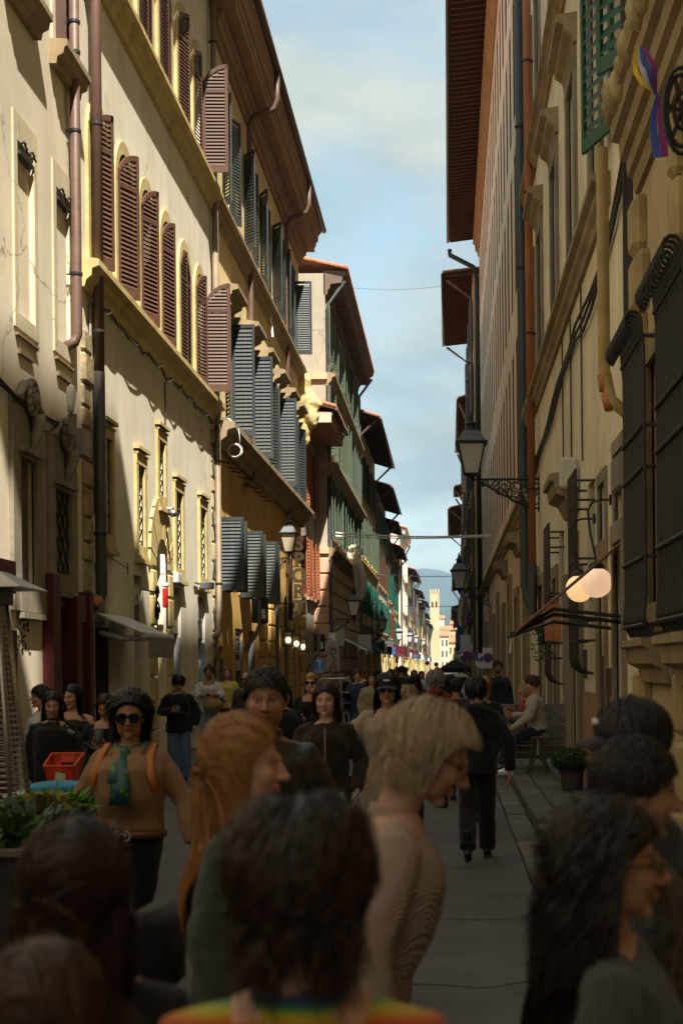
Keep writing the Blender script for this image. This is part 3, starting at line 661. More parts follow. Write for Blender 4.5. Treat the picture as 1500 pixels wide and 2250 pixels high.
# white roller awning on L2
mb=MB(); A0=(f.S(209,y=1348),f.Z(209,1350)); tip=atY(318,1398,A0[0]); 
s0_,s1_=A0[0],A0[0]+2.1; zt=A0[1]; xt=tip.x; zf=tip.z
aw=thing('awning','white roller awning with a short hanging valance on the cream wall','awning',(f.x(0),s0_,zt)); pa=PL(aw)
mb.prism([(f.x(.03),0,zt),(xt,0,zf+.03),(xt,0,zf+.05),(f.x(.03),0,zt+.03)],(0,s0_,0),(0,s1_,0)); pa('awning_fabric',mb,mat('awning_canvas',(.62,.60,.55),.8,.1,3.))
mb=MB(); mb.tube([(xt,s0_,zf),(xt,s1_,zf)],.07,10); pa('front_bar',mb,M_steel if False else mat('bar_grey',(.40,.38,.35),.5),True)
mb=MB(); mb.tube([(f.x(.03),s0_+.15,zt-.28),((f.x(.0)+xt)/2,s0_+.17,(zt+zf)/2-.2),(xt-.05,s0_+.15,zf-.03)],.045,8); pa('folding_arm',mb,MATS['bar_grey'],True)
mb=MB()
for k in range(40):
    a_=s0_+k*(s1_-s0_)/40; mb.add([(xt+.06+.012*math.sin(k*1.7),a_,zf),(xt+.06+.012*math.sin((k+1)*1.7),a_+(s1_-s0_)/40,zf),(xt+.055+.012*math.sin((k+1)*1.7),a_+(s1_-s0_)/40,zf-.33),(xt+.055+.012*math.sin(k*1.7),a_,zf-.33)],[(0,1,2,3)])
for k in range(6): mb.box(xt-.0+k*.02-.12,xt+k*.02-.115,s0_-.002,s0_+.0,zf-.38,zf-.02)
pa('valance',mb,mat('valance_grey',(.33,.29,.26),.9,.3,8.))

# ---- L3
L3=Bld(FL,33.7,53.6,'yellow building with dark green louvred shutters and a heavy brown cornice')
c3=[35.95,39.75,43.0,46.05,49.1,51.75]
A3=[]; B3=[]; C3=[]
for c_ in c3:
    A3.append(L3.op(c_-.55,c_+.55,13.25,15.95)); B3.append(L3.op(c_-.58,c_+.58,7.75,10.6))
for c_ in (34.0+.45,38.0,41.2): C3.append(L3.op(c_-.55,c_+.55,3.65,5.4))
g1=L3.opx(481,492,1420,1600,depth=.3); g1['z0']=.1
g2=L3.opx(518,534,1382,1600,depth=.25); g2['z0']=.1
g3=L3.opx(547,561,1386,1600,depth=.3); g3['z0']=.1
g4=L3.opx(602,614,1297,1600,depth=.4,arch=True); g4['z0']=.1
g5=L3.opx(625,633,1310,1600,depth=.35,arch=True); g5['z0']=.1
g6=L3.opx(644,650,1318,1600,depth=.35,arch=True); g6['z0']=.1
L3.ops=[o for o in L3.ops]
L3.part('wall',f.wall(33.7,53.6,7.4,17.4,[o for o in L3.ops if o['z0']>7]),M_yellow)
L3.part('ground_floor_wall',f.wall(33.7,53.6,0,7.4,[o for o in L3.ops if o['z0']<7]),M_ochre)
mb=MB(); 
for y in (33.72,53.6): mb.add([(f.x(0),y,0),(f.x(-8),y,0),(f.x(-8),y,17.4),(f.x(0),y,17.4)],[(0,1,2,3)])
mb.add([(f.x(-8),33.7,0),(f.x(-8),53.6,0),(f.x(-8),53.6,17.4),(f.x(-8),33.7,17.4)],[(0,1,2,3)]); L3.part('side_wall',mb,M_yellow)
L3.course(12.95,.42,.3,M_stone2); L3.course(7.65,.6,.5,M_stone2)
# cornice
mb=MB(); f.prof(mb,[(-.05,16.95),(.08,16.95),(.10,17.08),(.2,17.12),(.22,17.25),(.3,17.3),(.32,17.42),(-.05,17.45)],33.75,53.6); L3.part('cornice_moulding',mb,M_corn)
mb=MB(); f.prof(mb,[(-.05,17.452),(.62,17.452),(.62,17.62),(.66,17.66),(.68,17.8),(-.05,17.83)],33.75,53.7); L3.part('cornice_soffit',mb,M_corn)
mb=MB(); f.prof(mb,[(-.05,17.832),(.70,17.832),(.74,17.9),(.76,18.1),(.86,18.2),(.88,18.32),(-.05,18.35)],33.75,53.8); L3.part('cornice_moulding',mb,M_corn)
mb=MB(); f.prof(mb,[(-8,20.6),(.95,18.36),(.95,18.42),(-8,20.7)],33.7,53.9); L3.part('roof',mb,M_tile)
mb=MB(); mb.tube([(f.x(.95),33.7,18.33),(f.x(.95),53.95,18.33)],.10,10); L3.part('gutter',mb,M_brownpipe,True)
for i,o in enumerate(A3):
    L3.pane(o); h=2.68; w=.54
    if i==5:
        leaf(f,L3.t,L3.inv,o['s1']-.2,o['z0'],w+.06,h,R(93),-1,M_dgreen,sp=.085); leaf(f,L3.t,L3.inv,o['s0'],o['z0'],w,h,R(165),1,M_dgreen,sp=.085,indiv=False)
    else:
        leaf(f,L3.t,L3.inv,o['s0'],o['z0'],w,h,R(150-8*(i%2)),1,M_dgreen,sp=.085,indiv=False); leaf(f,L3.t,L3.inv,o['s1'],o['z0'],w,h,R(158+6*(i%3)),-1,M_dgreen,sp=.085,indiv=False)
for i,o in enumerate(B3):
    L3.pane(o); L3.surround(o,.2,.06,M_stone2); L3.hood(o,M_stone2,.22,.42,.42); h=2.86; w=.58
    mb=MB()
    for q in (o['s0']-.22,o['s1']+.08): f.prof(mb,[(-.01,o['z1']-.1),(.08,o['z1']-.1),(.24,o['z1']+.22),(-.01,o['z1']+.22)],q,q+.14)
    L3.part('hood_bracket',mb,M_stone2)
    big=i in (0,1,3)
    leaf(f,L3.t,L3.inv,o['s1'],o['z0'],w,h,R(90) if big else R(155),-1,M_dgreen,sp=.10,indiv=big)
    leaf(f,L3.t,L3.inv,o['s0'],o['z0'],w,h,R(158),1,M_dgreen,sp=.10,indiv=False)
for i,o in enumerate(C3):
    L3.pane(o); leaf(f,L3.t,L3.inv,o['s0']+.1,o['z0'],.62,1.75,R(90),1,M_dgreen,sp=.085,indiv=(i==0)); leaf(f,L3.t,L3.inv,o['s1'],o['z0'],.56,1.75,R(92),-1,M_dgreen,sp=.085,indiv=False)
# ground floor fittings
for o,m in ((g1,M_greym),(g2,M_greym),(g3,M_dark),(g4,M_greym),(g5,M_glass),(g6,M_glass)):
    mb=MB(); f.box(mb,o['s0'],o['s1'],.1,o['z1'],-o['depth']-.03,-o['depth']+.004); L3.part('door',mb,M_dark)
    mb=MB(); f.box(mb,o['s1']-.03,o['s1']-.006,.1,o['z1']-.3,-o['depth'],-.01); L3.part('door_jamb',mb,mat('jamb_grey',(.20,.19,.17),.6))
mb=MB(); a,b=g2['s0'],g2['s1']; f.box(mb,a,b,g2['z1']-1.1,g2['z1']-.05,-.3,-.05); L3.part('shop_sign',mb,mat('sign_silver',(.50,.50,.48),.5,.1,2.))
for k,tx in enumerate(('LOOK','LOOSE','NEW')): text(tx,.30,(f.x(-.045),(a+b)/2,g2['z1']-.22-k*.25),L3.t,M_blackm,'left',.004,bold=.008)
# rusticated pilasters
for (xa,xb) in ((571,582),(590,599),(634,640)):
    sa,sb=f.S(xa,y=1450),f.S(xb,y=1450); z=.1
    while z<5.0 if xa<600 else z<4.0:
        q=MB(); f.bbox(q,sa,sb,z,z+.46,-.02,.10,.03); L3.part('rustic_block',q,M_ochre); z+=.5
for zz in range(8):
    q=MB(); f.bbox(q,52.6,53.55,.1+zz*.52,.1+zz*.52+.48,-.02,.16,.05); L3.part('rustic_block',q,M_ochre)
# downpipes of L3
for xx,ytop,yend in ((552,155,1060),(631,360,1190)):
    x1=f.x(.15); s_=f.S(xx,.15,y=700); ze=f.Z(xx,yend,.15)
    pts=[(f.x(.93),s_,18.25),(f.x(.93),s_,17.5),(f.x(.85),s_,17.25),(f.x(.3),s_,17.05),(x1,s_,16.8),(x1,s_,ze+.2)]+([(x1-.02,s_-.1,ze),(x1,s_-1.1,ze-.15)] if xx<600 else [(x1,s_,3.4)])
    L3.pipe(pts,.075,M_brownpipe,())
    for zz in ([14.7,12.8,9.0,7.0] if xx<600 else [14.5,12.8,6.9,5.5]):
        b_=MB(); b_.tube([(x1,s_,zz-.02),(x1,s_,zz+.02)],.09,10); f.box(b_,s_-.008,s_+.008,zz-.01,zz+.01,-.02,.15)
        for q in (-1,1):
            for t in (-.2,0,.2): b_.tube([(x1,s_,zz),(x1+.05*t,s_+q*.35,zz+t*.5)],.008,4)
        L3.part('pipe_bracket',b_,M_steel if False else M_stone)
# hanging iron hooks below the lower course that cast long shadows
for k in range(9):
    s_=34.6+k*1.05+random.uniform(-.2,.2); q=MB(); q.tube([(f.x(-.01),s_,6.85),(f.x(.22),s_,6.8)],.018,5); L3.part('iron_hook',q,M_iron)
# coil of white cable with lamp arm near corner
mb=MB(); p0=atY(484,918,34.3); p1=atY(522,935,34.3); mb.tube([p0,(p0+p1)/2+Vector((0,0,.06)),p1],.03,6); cbl=L3.part('lamp_arm',mb,M_steel,True)
mb=MB(); c0=atY(516,990,34.3)
for q in range(3): mb.tube([(c0.x+(.15+.012*q)*math.cos(t),34.3+.02*q,c0.z+(.15+.012*q)*math.sin(t)) for t in np.linspace(0,6.28,24)],.012,5)
mb.tube([p1,(p1.x+.04,34.3,p1.z-.2),(c0.x+.13,34.3,c0.z+.1)],.012,5); L3.part('cable_coil',mb,M_white,True)
mb=MB(); s_=f.S(590,.3,y=700); p0=atY(589,650,44); p1=atY(597,740,44); mb.prism([(p0.x,44,p0.z),(p0.x+.06,44.02,p0.z),(p1.x+.06,44.02,p1.z),(p1.x,44,p1.z)],(0,-.005,0),(0,.005,0)); L3.part('cloth_strip',mb,M_white)
# ------------------------------------------------------------------ right side, near
f=FR
R1=Bld(FR,3.4,13.8,'sand coloured building at the right edge with bulging iron window grilles')
gw=[R1.op(9.95,11.05,2.35,4.55,depth=.3),R1.op(12.05,13.15,2.35,4.55,depth=.3)]
R1.eave(29.6,.9,slope=.3,tiles=False,maxn=12,s0=2.5,s1=9.6,end=0)
R1.eave(27.0,.75,slope=.3,tiles=False,maxn=8,s0=9.9,s1=13.5); R1.eave(27.0,.75,slope=.3,tiles=False,maxn=30,s0=-60,s1=3.0)
R1.build_wall(0,27.2,M_r1)
mb=MB(); mb.box(1.9,9.9,-60,3.396,0,27.0); mb.box(1.95,9.9,2.5,9.6,27.21,29.6); R1.part('upper_storey',mb,M_r1)
for o in gw:
    R1.pane(o,'dark'); a,b,c,e=o['s0']-.12,o['s1']+.12,o['z0']-.1,o['z1']+.15
    R1.surround(o,.2,.05,M_stone2)
    pro=.24
    for k in range(12):
        s_=a+k*(b-a)/11; q=MB()
        pts=[(f.x(.06),s_,c-.18),(f.x(.2),s_,c-.2),(f.x(pro+.02),s_,c-.08),(f.x(pro),s_,c+.15),(f.x(pro),s_,e-.25),(f.x(pro+.02),s_,e-.05)]
        for t in np.linspace(0,math.pi*1.5,9): pts.append((f.x(pro+.02+.07-.07*math.cos(t)),s_,e-.03+.085*math.sin(t)))
        q.tube(pts,.016,6); R1.part('grille_bar',q,M_iron)
    for zz in (c-.12,c+.45,c+1.2,c+1.55,e-.15):
        q=MB(); q.tube([(f.x(.0),a,zz),(f.x(pro+.02),a,zz),(f.x(pro+.02),b,zz),(f.x(.0),b,zz)],.02,6); R1.part('grille_strap',q,M_iron)
    mb=MB(); f.prof(mb,[(-.02,c-.62),(.1,c-.62),(.12,c-.5),(.22,c-.45),(.24,c-.32),(.3,c-.3),(.3,c-.24),(-.02,c-.24)],a-.1,b+.1); R1.part('stone_sill',mb,M_stone2)
# heavy moulded course with a rough broken edge
mb=MB(); f.prof(mb,[(-.02,6.35),(.05,6.35),(.07,6.5),(.12,6.52),(.13,6.66),(.19,6.68),(.2,6.84),(.27,6.86),(.28,7.0),(.33,7.02),(.34,7.12),(-.02,7.14)],4,13.8); R1.part('stone_cornice',mb,M_stone2)
for k in range(22):
    s_=6.5+k*.34; q=MB(); q.ell((f.x(.26),s_,7.12+random.uniform(-.03,.04)),(.12+random.random()*.05,.24,.12+random.random()*.06),8,6); R1.part('rubble_stone',q,M_rough,True)
z=.1; k=0
while z<6.2:
    h=.56; q=MB(); w=.62 if k%2 else .46; f.bbox(q,13.79-w,13.79,z,z+h-.04,-.05,.13,.06); R1.part('quoin_stone',q,M_r1 if False else mat('stone_sand',(.46,.35,.17),.9,.3,3.,.4,10.,.4)); z+=h; k+=1
z=.1; k=0
while z<6.2:
    h=.56; q=MB(); w=.34 if k%2 else .26; f.bbox(q,11.55-w,11.55,z,z+h-.04,-.05,.10,.05); R1.part('rustic_stone',q,MATS['stone_sand']); z+=h; k+=1
# plaque and reflective strip
q=MB(); f.box(q,11.6,11.75,1.7,2.25,.0,.08); R1.part('wall_plaque',q,mat('plaque',(.22,.19,.15),.5))
# cables at the corner
mb=MB()
for k in range(4):
    mb.tube([(f.x(.06+.02*k),13.95+.03*k+.03*math.sin(z*2+k),z) for z in np.linspace(9,4.4,24)],.02,5)
R1.part('cable_bundle',mb,MATS['cable'])
# ochre downpipe
x1=f.x(.3); s_=14.35
R1.pipe([(x1,s_,7.0),(x1,s_,4.75),(x1+.06,s_-.05,4.45),(f.x(0),s_-.2,4.2)],.062,M_ypipe,())
mb=MB(); mb.tube([(x1+.0,s_,4.72),(x1+.02,s_,4.55)],.075,10); mb.tube([(x1+.02,s_-.02,4.52),(x1+.06,s_-.05,4.36)],.07,10); R1.part('clay_joint',mb,M_copper,True)

R2=Bld(FR,13.8,32.0,'buff building on the right with grey stone windows, green shutters and globe lamps')
up=R2.op(13.95,15.6,7.75,10.2)
w2=[R2.op(c-.55,c+.55,7.65,10.3,depth=.25) for c in (17.6,20.9,24.3,28.1,30.6)]
w3=[R2.op(c-.5,c+.5,12.6,15.2,depth=.25) for c in (17.6,20.9,24.3,28.1,30.6)]
sm=[R2.opx(1318,1332,1062,1205,depth=.25),R2.opx(1352,1371,990,1150,depth=.2)]
dr=[R2.opx(1354,1372,1188,1700,depth=.35),R2.opx(1318,1332,1230,1700,depth=.35),R2.op(20.7,21.6,.1,3.5,depth=.3),R2.op(24.6,25.5,.1,3.3,depth=.3),R2.op(28.2,29.4,.1,3.4,depth=.3)]
for o in dr: o['z0']=.1
gv=[R2.op(18.3,19.2,2.1,4.2,depth=.25),R2.op(23.2,24.1,1.9,4.0,depth=.25)]
R2.eave(27.0,.75,slope=.3,tiles=False,maxn=30); 
R2.build_wall(0,27.2,M_r2)
R2.course(7.4,.34,.22,M_stone2,16.2,32); R2.course(12.3,.34,.22,M_stone2,16.2,32)
R2.pane(up,'dark')
for o in w2: R2.pane(o,fr=M_stone); R2.surround(o,.24,.05,M_stone); 
for o in w2[:4]: R2.hood(o,M_stone2,.26,.3,.36)
for o in w3: R2.pane(o,fr=M_stone); R2.surround(o,.22,.05,M_stone)
for o in sm: R2.pane(o,'dark'); R2.surround(o,.14,.03,M_stone)
for i,o in enumerate(dr):
    R2.pane(o,'dark'); R2.surround(o,.2,.04,M_stone2 if i else M_stone)
q=MB(); f.bbox(q,sm[1]['s0'],sm[1]['s1'],sm[1]['z0']+.35,sm[1]['z1']-.05,-.12,.06,.03); R2.part('meter_box',q,mat('box_brown_grey',(.17,.14,.12),.6))
for o in gv:
    R2.pane(o,'dark'); a,b,c,e=o['s0']-.1,o['s1']+.1,o['z0']-.1,o['z1']+.1
    for k in range(8):
        s_=a+k*(b-a)/7; q=MB()
        pts=[(f.x(.05),s_,c-.32)]+[(f.x(.05+.2*math.sin(t)),s_,c-.12-.2*math.cos(t)) for t in np.linspace(.2,1.57,6)]+[(f.x(.25),s_,c+.2),(f.x(.25),s_,e)]
        q.tube(pts,.018,5); R2.part('grille_bar',q,mat('grille_brown',(.035,.024,.021),.6,.2,5.))
    for zz in (c+.1,c+.35,c+.9,c+1.15,e-.15,e-.4):
        q=MB(); q.tube([(f.x(0),a,zz),(f.x(.255),a,zz),(f.x(.255),b,zz),(f.x(0),b,zz)],.016,5); R2.part('grille_strap',q,MATS['grille_brown'])
# door canopy (stone) 
mb=MB(); f.prof(mb,[(-.02,4.0),(.1,4.0),(.2,4.2),(.34,4.26),(.36,4.42),(.42,4.44),(.42,4.54),(-.02,4.6)],20.4,21.9); R2.part('door_canopy',mb,M_stone2)
# pinkish wainscot, stone base strips
mb=MB(); f.box(mb,17.9,19.9,.11,1.42,-.01,.03); f.box(mb,16.2,16.9,.11,1.42,-.01,.03); R2.part('wainscot',mb,plaster('plaster_wainscot',(.40,.24,.15)))
for (a,b) in ((19.95,20.35),(22.2,22.7),(26,26.4)):
    mb=MB(); f.box(mb,a,b,.11,3.2,-.01,.08); R2.part('pilaster',mb,M_stone)
for (a,z0,z1) in ((17.05,1.2,1.9),(16.6,1.3,1.75),(19.5,1.6,2.0),(22.9,1.4,1.9)):
    q=MB(); f.bbox(q,a,a+.16,z0,z1,-.01,.06,.01); R2.part('menu_case',q,mat('case_brown',(.10,.06,.04),.4,coat=.4))
# green shutters
leaf(f,R2.t,R2.inv,13.9,7.75,.58,2.5,R(31),1,M_green,sp=.15,tilt=-40); leaf(f,R2.t,R2.inv,15.66,7.7,.86,2.5,R(163),-1,M_green,sp=.15,tilt=-40)
# conduits and pipes
mb=MB()
for k in range(3):
    pts=[]
    for t in np.linspace(0,1,16): a=14.6+t*17; pts.append((f.x(.05),a,7.05-.15*math.sin(t*20+k)*.4-(t*1.2 if t>.3 else .36*t/.3)-.35*math.sin(min(t*3,1)*math.pi)-k*.1))
    mb.tube(pts,.022,5)
for a in (19.6,21.3,22.8): mb.tube([(f.x(.03),a,7.0),(f.x(.03),a,4.6)],.014,5)
R2.part('cable_bundle',mb,MATS['cable'])
x1=f.x(.16); s_=FR.S(1163,.16,y=700); R2.pipe([(x1,s_,26.0),(x1,s_,FR.Z(1175,1230,.16))],.085,M_copper,[14.2,11.5,8.6,5.4])
R2.pipe([(x1,s_,FR.Z(1175,1230,.16)-.004),(x1,s_,2.9),(x1+.05,s_-.2,2.6),(f.x(.0),s_-.7,2.4)],.09,dk,())
s_=FR.S(1152,.16,y=700)+1.2; R2.pipe([(x1,s_,26.0),(x1,s_,3.6),(x1+.05,s_-.15,3.3),(f.x(0),s_-.5,3.0)],.10,mat('pipe_slate',(.045,.05,.05),.5,.2,3.),[14.0,10.8])
q=MB(); f.bbox(q,29.5,29.75,3.2,3.85,.02,.2,.03); R2.part('electric_box',q,mat('box_light_grey',(.45,.47,.44),.5))
q=MB(); s_=20.3; f.bbox(q,s_-.06,s_+.06,4.3,4.75,.02,.30,.04); R2.part('alarm_box',q,mat('alarm_ivory',(.52,.50,.40),.5))

R3=Bld(FR,32.0,78.0,'tall salmon building on the right with rows of deep windows and a wide dark eave')
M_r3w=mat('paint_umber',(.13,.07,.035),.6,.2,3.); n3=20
for (z0,z1) in ((6.7,10.5),(11.7,15.5),(16.3,19.6),(20.5,23.5)):
    for k in range(n3): c_=33.4+k*2.25; R3.op(c_-.55,c_+.55,z0,z1,depth=.4)
for k,c_ in enumerate((34.2,38.5,43,48,53,58,63,69,75)): R3.op(c_-.7,c_+.7,.1,3.6 if k%2 else 4.2,depth=.35)
R3.build_wall(0,25.1,M_r3)
for o in R3.ops:
    hi=o['z0']>2; 
    mb=MB(); d=-.396; f.box(mb,o['s0']-.01,o['s1']+.01,o['z0']-.01,o['z1']+.01,d-.1 if hi else d-.2,d if hi else d-.09); w=R3.part('window',mb,M_glass if hi else M_dark)
    if hi:
        mb=MB(); a,b,c,e=o['s0'],o['s1'],o['z0'],o['z1']; f.box(mb,(a+b)/2-.03,(a+b)/2+.03,c,e,d+.003,d+.04); f.box(mb,a,a+.06,c,e,d+.003,d+.045); f.box(mb,b-.06,b,c,e,d+.003,d+.045); R3.part('window_frame',mb,M_stone2,parent=w)
        mb=MB(); f.box(mb,b-.035,b-.004,c+.01,e-.01,-.38,-.015); R3.part('reveal_board',mb,M_r3w)  # thin brown board on the far reveal, added to darken the recess
    else: R3.surround(o,.25,.08,M_stone2); 
R3.course(5.75,.36,.25,M_stone2)
for c_ in (36.3,46): 
    mb=MB(); f.prof(mb,[(-.02,4.6),(.12,4.6),(.2,4.8),(.4,4.86),(.45,5.05),(-.02,5.15)],c_-1.1,c_+1.1); R3.part('portal_hood',mb,M_stone2)
mb=MB(); f.prof(mb,[(-.02,24.2),(.06,24.2),(.1,24.4),(.2,24.5),(.24,24.8),(.34,24.9),(-.02,25.1)],32,78); R3.part('cornice_moulding',mb,mat('cornice_tan',(.36,.22,.10),.85,.2,2.,0,10,.4))
R3.eave(25.1,1.62,spacing=.46,slope=.12,end=.0,gm=mat('gutter_dark',(.03,.032,.034),.5))
x1=f.x(.15); s_=77.6; R3.pipe([(f.x(1.6),78.05,24.6),(f.x(1.6),78.0,24.3),(f.x(.3),s_,23.5),(x1,s_,22.9),(x1,s_,2.2)],.13,mat('pipe_black',(.022,.024,.026),.5),())

# ------------------------------------------------------------------ generic town houses further down the street
M_sblue0=mat('sign_blue0',(.03,.12,.35),.5)
def town_house(fac,s0,s1,top,label,wall,floors,shut=None,over=.9,slope=.3,eave='wood',surr=None,wmat=None,hoods=(),courses=(),spacing=2.6,ww=1.05,opened=None,side_m=None,brack=False,ground=True,tiles=True,gm=None,depthx=8,raf=.6,name='town_house'):
    B=Bld(fac,s0,s1,label,name); L_=s1-s0; n=max(1,int(round(L_/spacing))); f=fac; surr=surr or M_stoney
    rws=[]
    for (z0,z1) in floors:
        row=[]
        for k in range(n): c_=s0+(k+.5)*L_/n; row.append(B.op(c_-ww/2,c_+ww/2,z0,z1))
        rws.append(row)
    gr=[]
    if ground:
        m=max(1,int(round(L_/3.6)))
        for k in range(m): c_=s0+(k+.5)*L_/m; gr.append(B.op(c_-.95,c_+.95,.1,3.1+.3*(k%2),depth=.35,arch=(k%3==1)))
    B.part('wall',fac.wall(s0,s1,3.95,top,[o for o in B.ops if o['z0']>3.6]),wall); gm_=random.choice([M_tan,M_stone2,M_ochre,M_pale,M_stoney]); B.part('ground_floor_wall',fac.wall(s0,s1,0,3.95,[o for o in B.ops if o['z0']<=3.6]),gm_)
    mb=MB(); x0=f.x(0); x1=f.x(-depthx)
    for y in (s0,s1): mb.add([(x0,y,0),(x1,y,0),(x1,y,top),(x0,y,top)],[(0,1,2,3)])
    mb.add([(x1,s0,0),(x1,s1,0),(x1,s1,top),(x1,s0,top)],[(0,1,2,3)]); mb.add([(x0,s0,top),(x1,s0,top),(x1,s1,top),(x0,s1,top)],[(0,1,2,3)]); B.part('side_wall',mb,wall)
    if ground:
        y=s0+1.2+random.random()*2
        while y<s1-1:
            k=random.random(); mb=MB()
            if k<.45: f.box(mb,y,y+.08,2.7,2.7+random.uniform(.35,1.1),.12,.12+random.uniform(.4,.8)); B.part('projecting_sign',mb,random.choice([M_white,M_white,M_greym,M_dgreen,M_red,M_sblue0,M_blackm,M_brown]))
            elif k<.8:
                mb.prism([(f.x(0),0,3.1),(f.x(1.1),0,2.55),(f.x(1.1),0,2.6),(f.x(0),0,3.16)],(0,y,0),(0,y+1.8,0)); f.box(mb,y,y+1.8,2.35,2.56,1.08,1.11); B.part('shop_awning',mb,random.choice([M_white,M_brown,M_dgreen,M_red,M_tan]))
            else: f.box(mb,y,y+.5,2.6,3.1,.0,.25); B.part('wall_box',mb,random.choice([M_white,M_greym]))
            y+=random.uniform(2.2,4.5)
    for o in gr:
        B.pane(o,'dark'); [B.part('door_jamb',f.box(MB(),q0,q1,.1,o['z1'],-.01,.06),surr) for q0,q1 in ((o['s0']-.2,o['s0']-.002),(o['s1']+.002,o['s1']+.2))]
        mb=MB(); f.box(mb,o['s0'],o['s1'],o['z1']-.55,o['z1']-.1,-.3,.02); 
        if not o.get('arch'): B.part('shop_fascia',mb,random.choice([M_white,M_greym,M_brown,M_dgreen]))
    for ri,row in enumerate(rws):
        for k,o in enumerate(row):
            B.pane(o,'glass' if (s0<120) else 'dark'); B.surround(o,.16,.05,surr,sill=True)
            if ri in hoods: B.hood(o,surr,.18,.35,.34)
            if shut:
                ms=shut if not isinstance(shut,list) else shut[ri%len(shut)]
                h=o['z1']-o['z0']; w=ww/2
                a1,a2=(opened or (165,160))
                j=random.uniform(-12,12)
                for (sh,dr,an) in ((o['s0'],1,a1+j),(o['s1'],-1,a2-j)):
                    leaf(fac,B.t,B.inv,sh,o['z0'],w,h,R(an),dr,ms,sp=.12 if s0<90 else .2,indiv=False)
    for (z,h,d) in courses: B.course(z,h,d,surr)
    if eave=='wood': B.eave(top-.05,over,spacing=raf,slope=slope,tiles=tiles,gm=gm,maxn=40)
    else:
        mb=MB(); z=top; f.prof(mb,[(-.05,z-.9),(.1,z-.9),(.12,z-.7),(.2,z-.65),(.24,z-.45),(over*.75,z-.4),(over*.8,z-.15),(over,z-.05),(over,z+.1),(-.05,z+.12)],s0-.0,s1+.15); B.part('cornice',mb,eave)
        mb=MB(); f.prof(mb,[(-8,z+2.2),(over+.05,z+.13),(over+.05,z+.19),(-8,z+2.3)],s0-.2,s1+.2); B.part('roof',mb,M_tile)
        t=MB(); y=s0
        while y<s1: t.tube([(f.x(over+.03-.7*i),y,z+.2+.7*i*.23) for i in range(12)],.1,6); y+=.25
        tag(B.part('roof_tiles',t,M_tile,True),kind='stuff')
        if brack:
            y=s0+.3
            while y<s1: 
                mb=MB(); f.box(mb,y,y+.16,z-.66,z-.42,.1,over*.7); B.part('cornice_bracket',mb,eave); y+=.75
    for yy in (s0+.15,s1-.15):
        mb=MB(); mb.tube([(f.x(over*.9),yy,top-.3),(f.x(.12),yy,top-1.3),(f.x(.12),yy,2.5)],.08,8); B.part('downpipe',mb,random.choice([M_brownpipe,M_greym]))
    return B
# L3b low wing between the yellow building and the tall one
L3b=Bld(Fac(-5.62,1),53.6,60.0,'low pale wing with brown shutters and an orange boxed eave','town_house'); f=L3b.f
ob=[L3b.op(c-.5,c+.5,z0,z0+h) for c in (54.9,57.2,58.9) for (z0,h) in ((8.1,2.3),(4.6,2.2))]
L3b.build_wall(0,12.2,MATS.get('plaster_stone_grey') or plaster('plaster_stone_grey',(.44,.39,.30)))
for o in ob:
    L3b.pane(o); L3b.surround(o,.14,.05,M_pink,sill=True)
    for sh,dr,an in ((o['s0'],1,150),(o['s1'],-1,155)): leaf(f,L3b.t,L3b.inv,sh,o['z0'],.5,o['z1']-o['z0'],R(an),dr,mat('paint_rust',(.34,.12,.05),.6,.25,3.),sp=.13,indiv=False)
mb=MB(); f.prof(mb,[(-.02,11.1),(1.25,11.1),(1.25,11.35),(1.32,11.5),(-.02,11.6)],54.3,60.2); L3b.part('boxed_eave',mb,M_soffit)
mb=MB(); mb.box(f.x(.02),f.x(1.25),54.24,54.298,11.12,11.5); L3b.part('eave_end_board',mb,M_ivory)
mb=MB(); f.prof(mb,[(-5,13.4),(1.4,11.62),(1.4,11.7),(-5,13.5)],54.2,60); L3b.part('roof',mb,M_tile)
mb=MB(); y=54.25
while y<59.9: mb.tube([(f.x(1.42-.6*i),y,11.72+.6*i*.28) for i in range(10)],.1,6); y+=.24
tag(L3b.part('roof_tiles',mb,M_tile,True),kind='stuff')
mb=MB(); mb.tube([(f.x(1.42),54.2,11.58),(f.x(1.42),60,11.58)],.09,8); L3b.part('gutter',mb,mat('gutter_dark',(.03,.032,.034)),True)
# carved stone head on the corner
mb=MB(); c=atY(680,890,53.3); 
mb.ell((c.x-.1,53.2,c.z+.1),(.42,.35,.55),12,10); mb.ell((c.x+.22,53.1,c.z+.05),(.22,.22,.25),10,8); mb.ell((c.x+.1,53.1,c.z-.5),(.25,.25,.4),10,8); mb.ell((c.x-.2,53.2,c.z+.75),(.28,.28,.45),10,8); mb.ell((c.x-.15,53.2,c.z-1.1),(.2,.2,.45),8,8); mb.tube([(c.x+.3,53,c.z+.2),(c.x+.42,53,c.z-.05),(c.x+.2,53,c.z-.35)],[.1,.12,.06],8); mb.box(c.x-.7,c.x-.2,53.1,53.5,c.z-1.3,c.z+1.2)
soften(L3.part('carved_corner_console',mb,M_stoney,True),.05,4,.16,.28)
FL4=Fac(-5.05,1)
L4=town_house(FL4,60.0,81.0,18.4,'tall building with grey-green shutters, carved window hoods and a bracketed cornice',plaster('plaster_stone_grey',(.44,.39,.30)),[(7.4,9.9),(11.0,13.6),(14.8,17.0)],M_ggreen,.95,eave=mat('cornice_dark',(.17,.115,.085),.8,.2,2.),hoods=(0,1),courses=((6.8,.5,.4),(10.4,.6,.5),(14.2,.55,.4)),spacing=1.95,surr=M_tan if False else M_stone2,brack=True,ground=True)
f=FL4
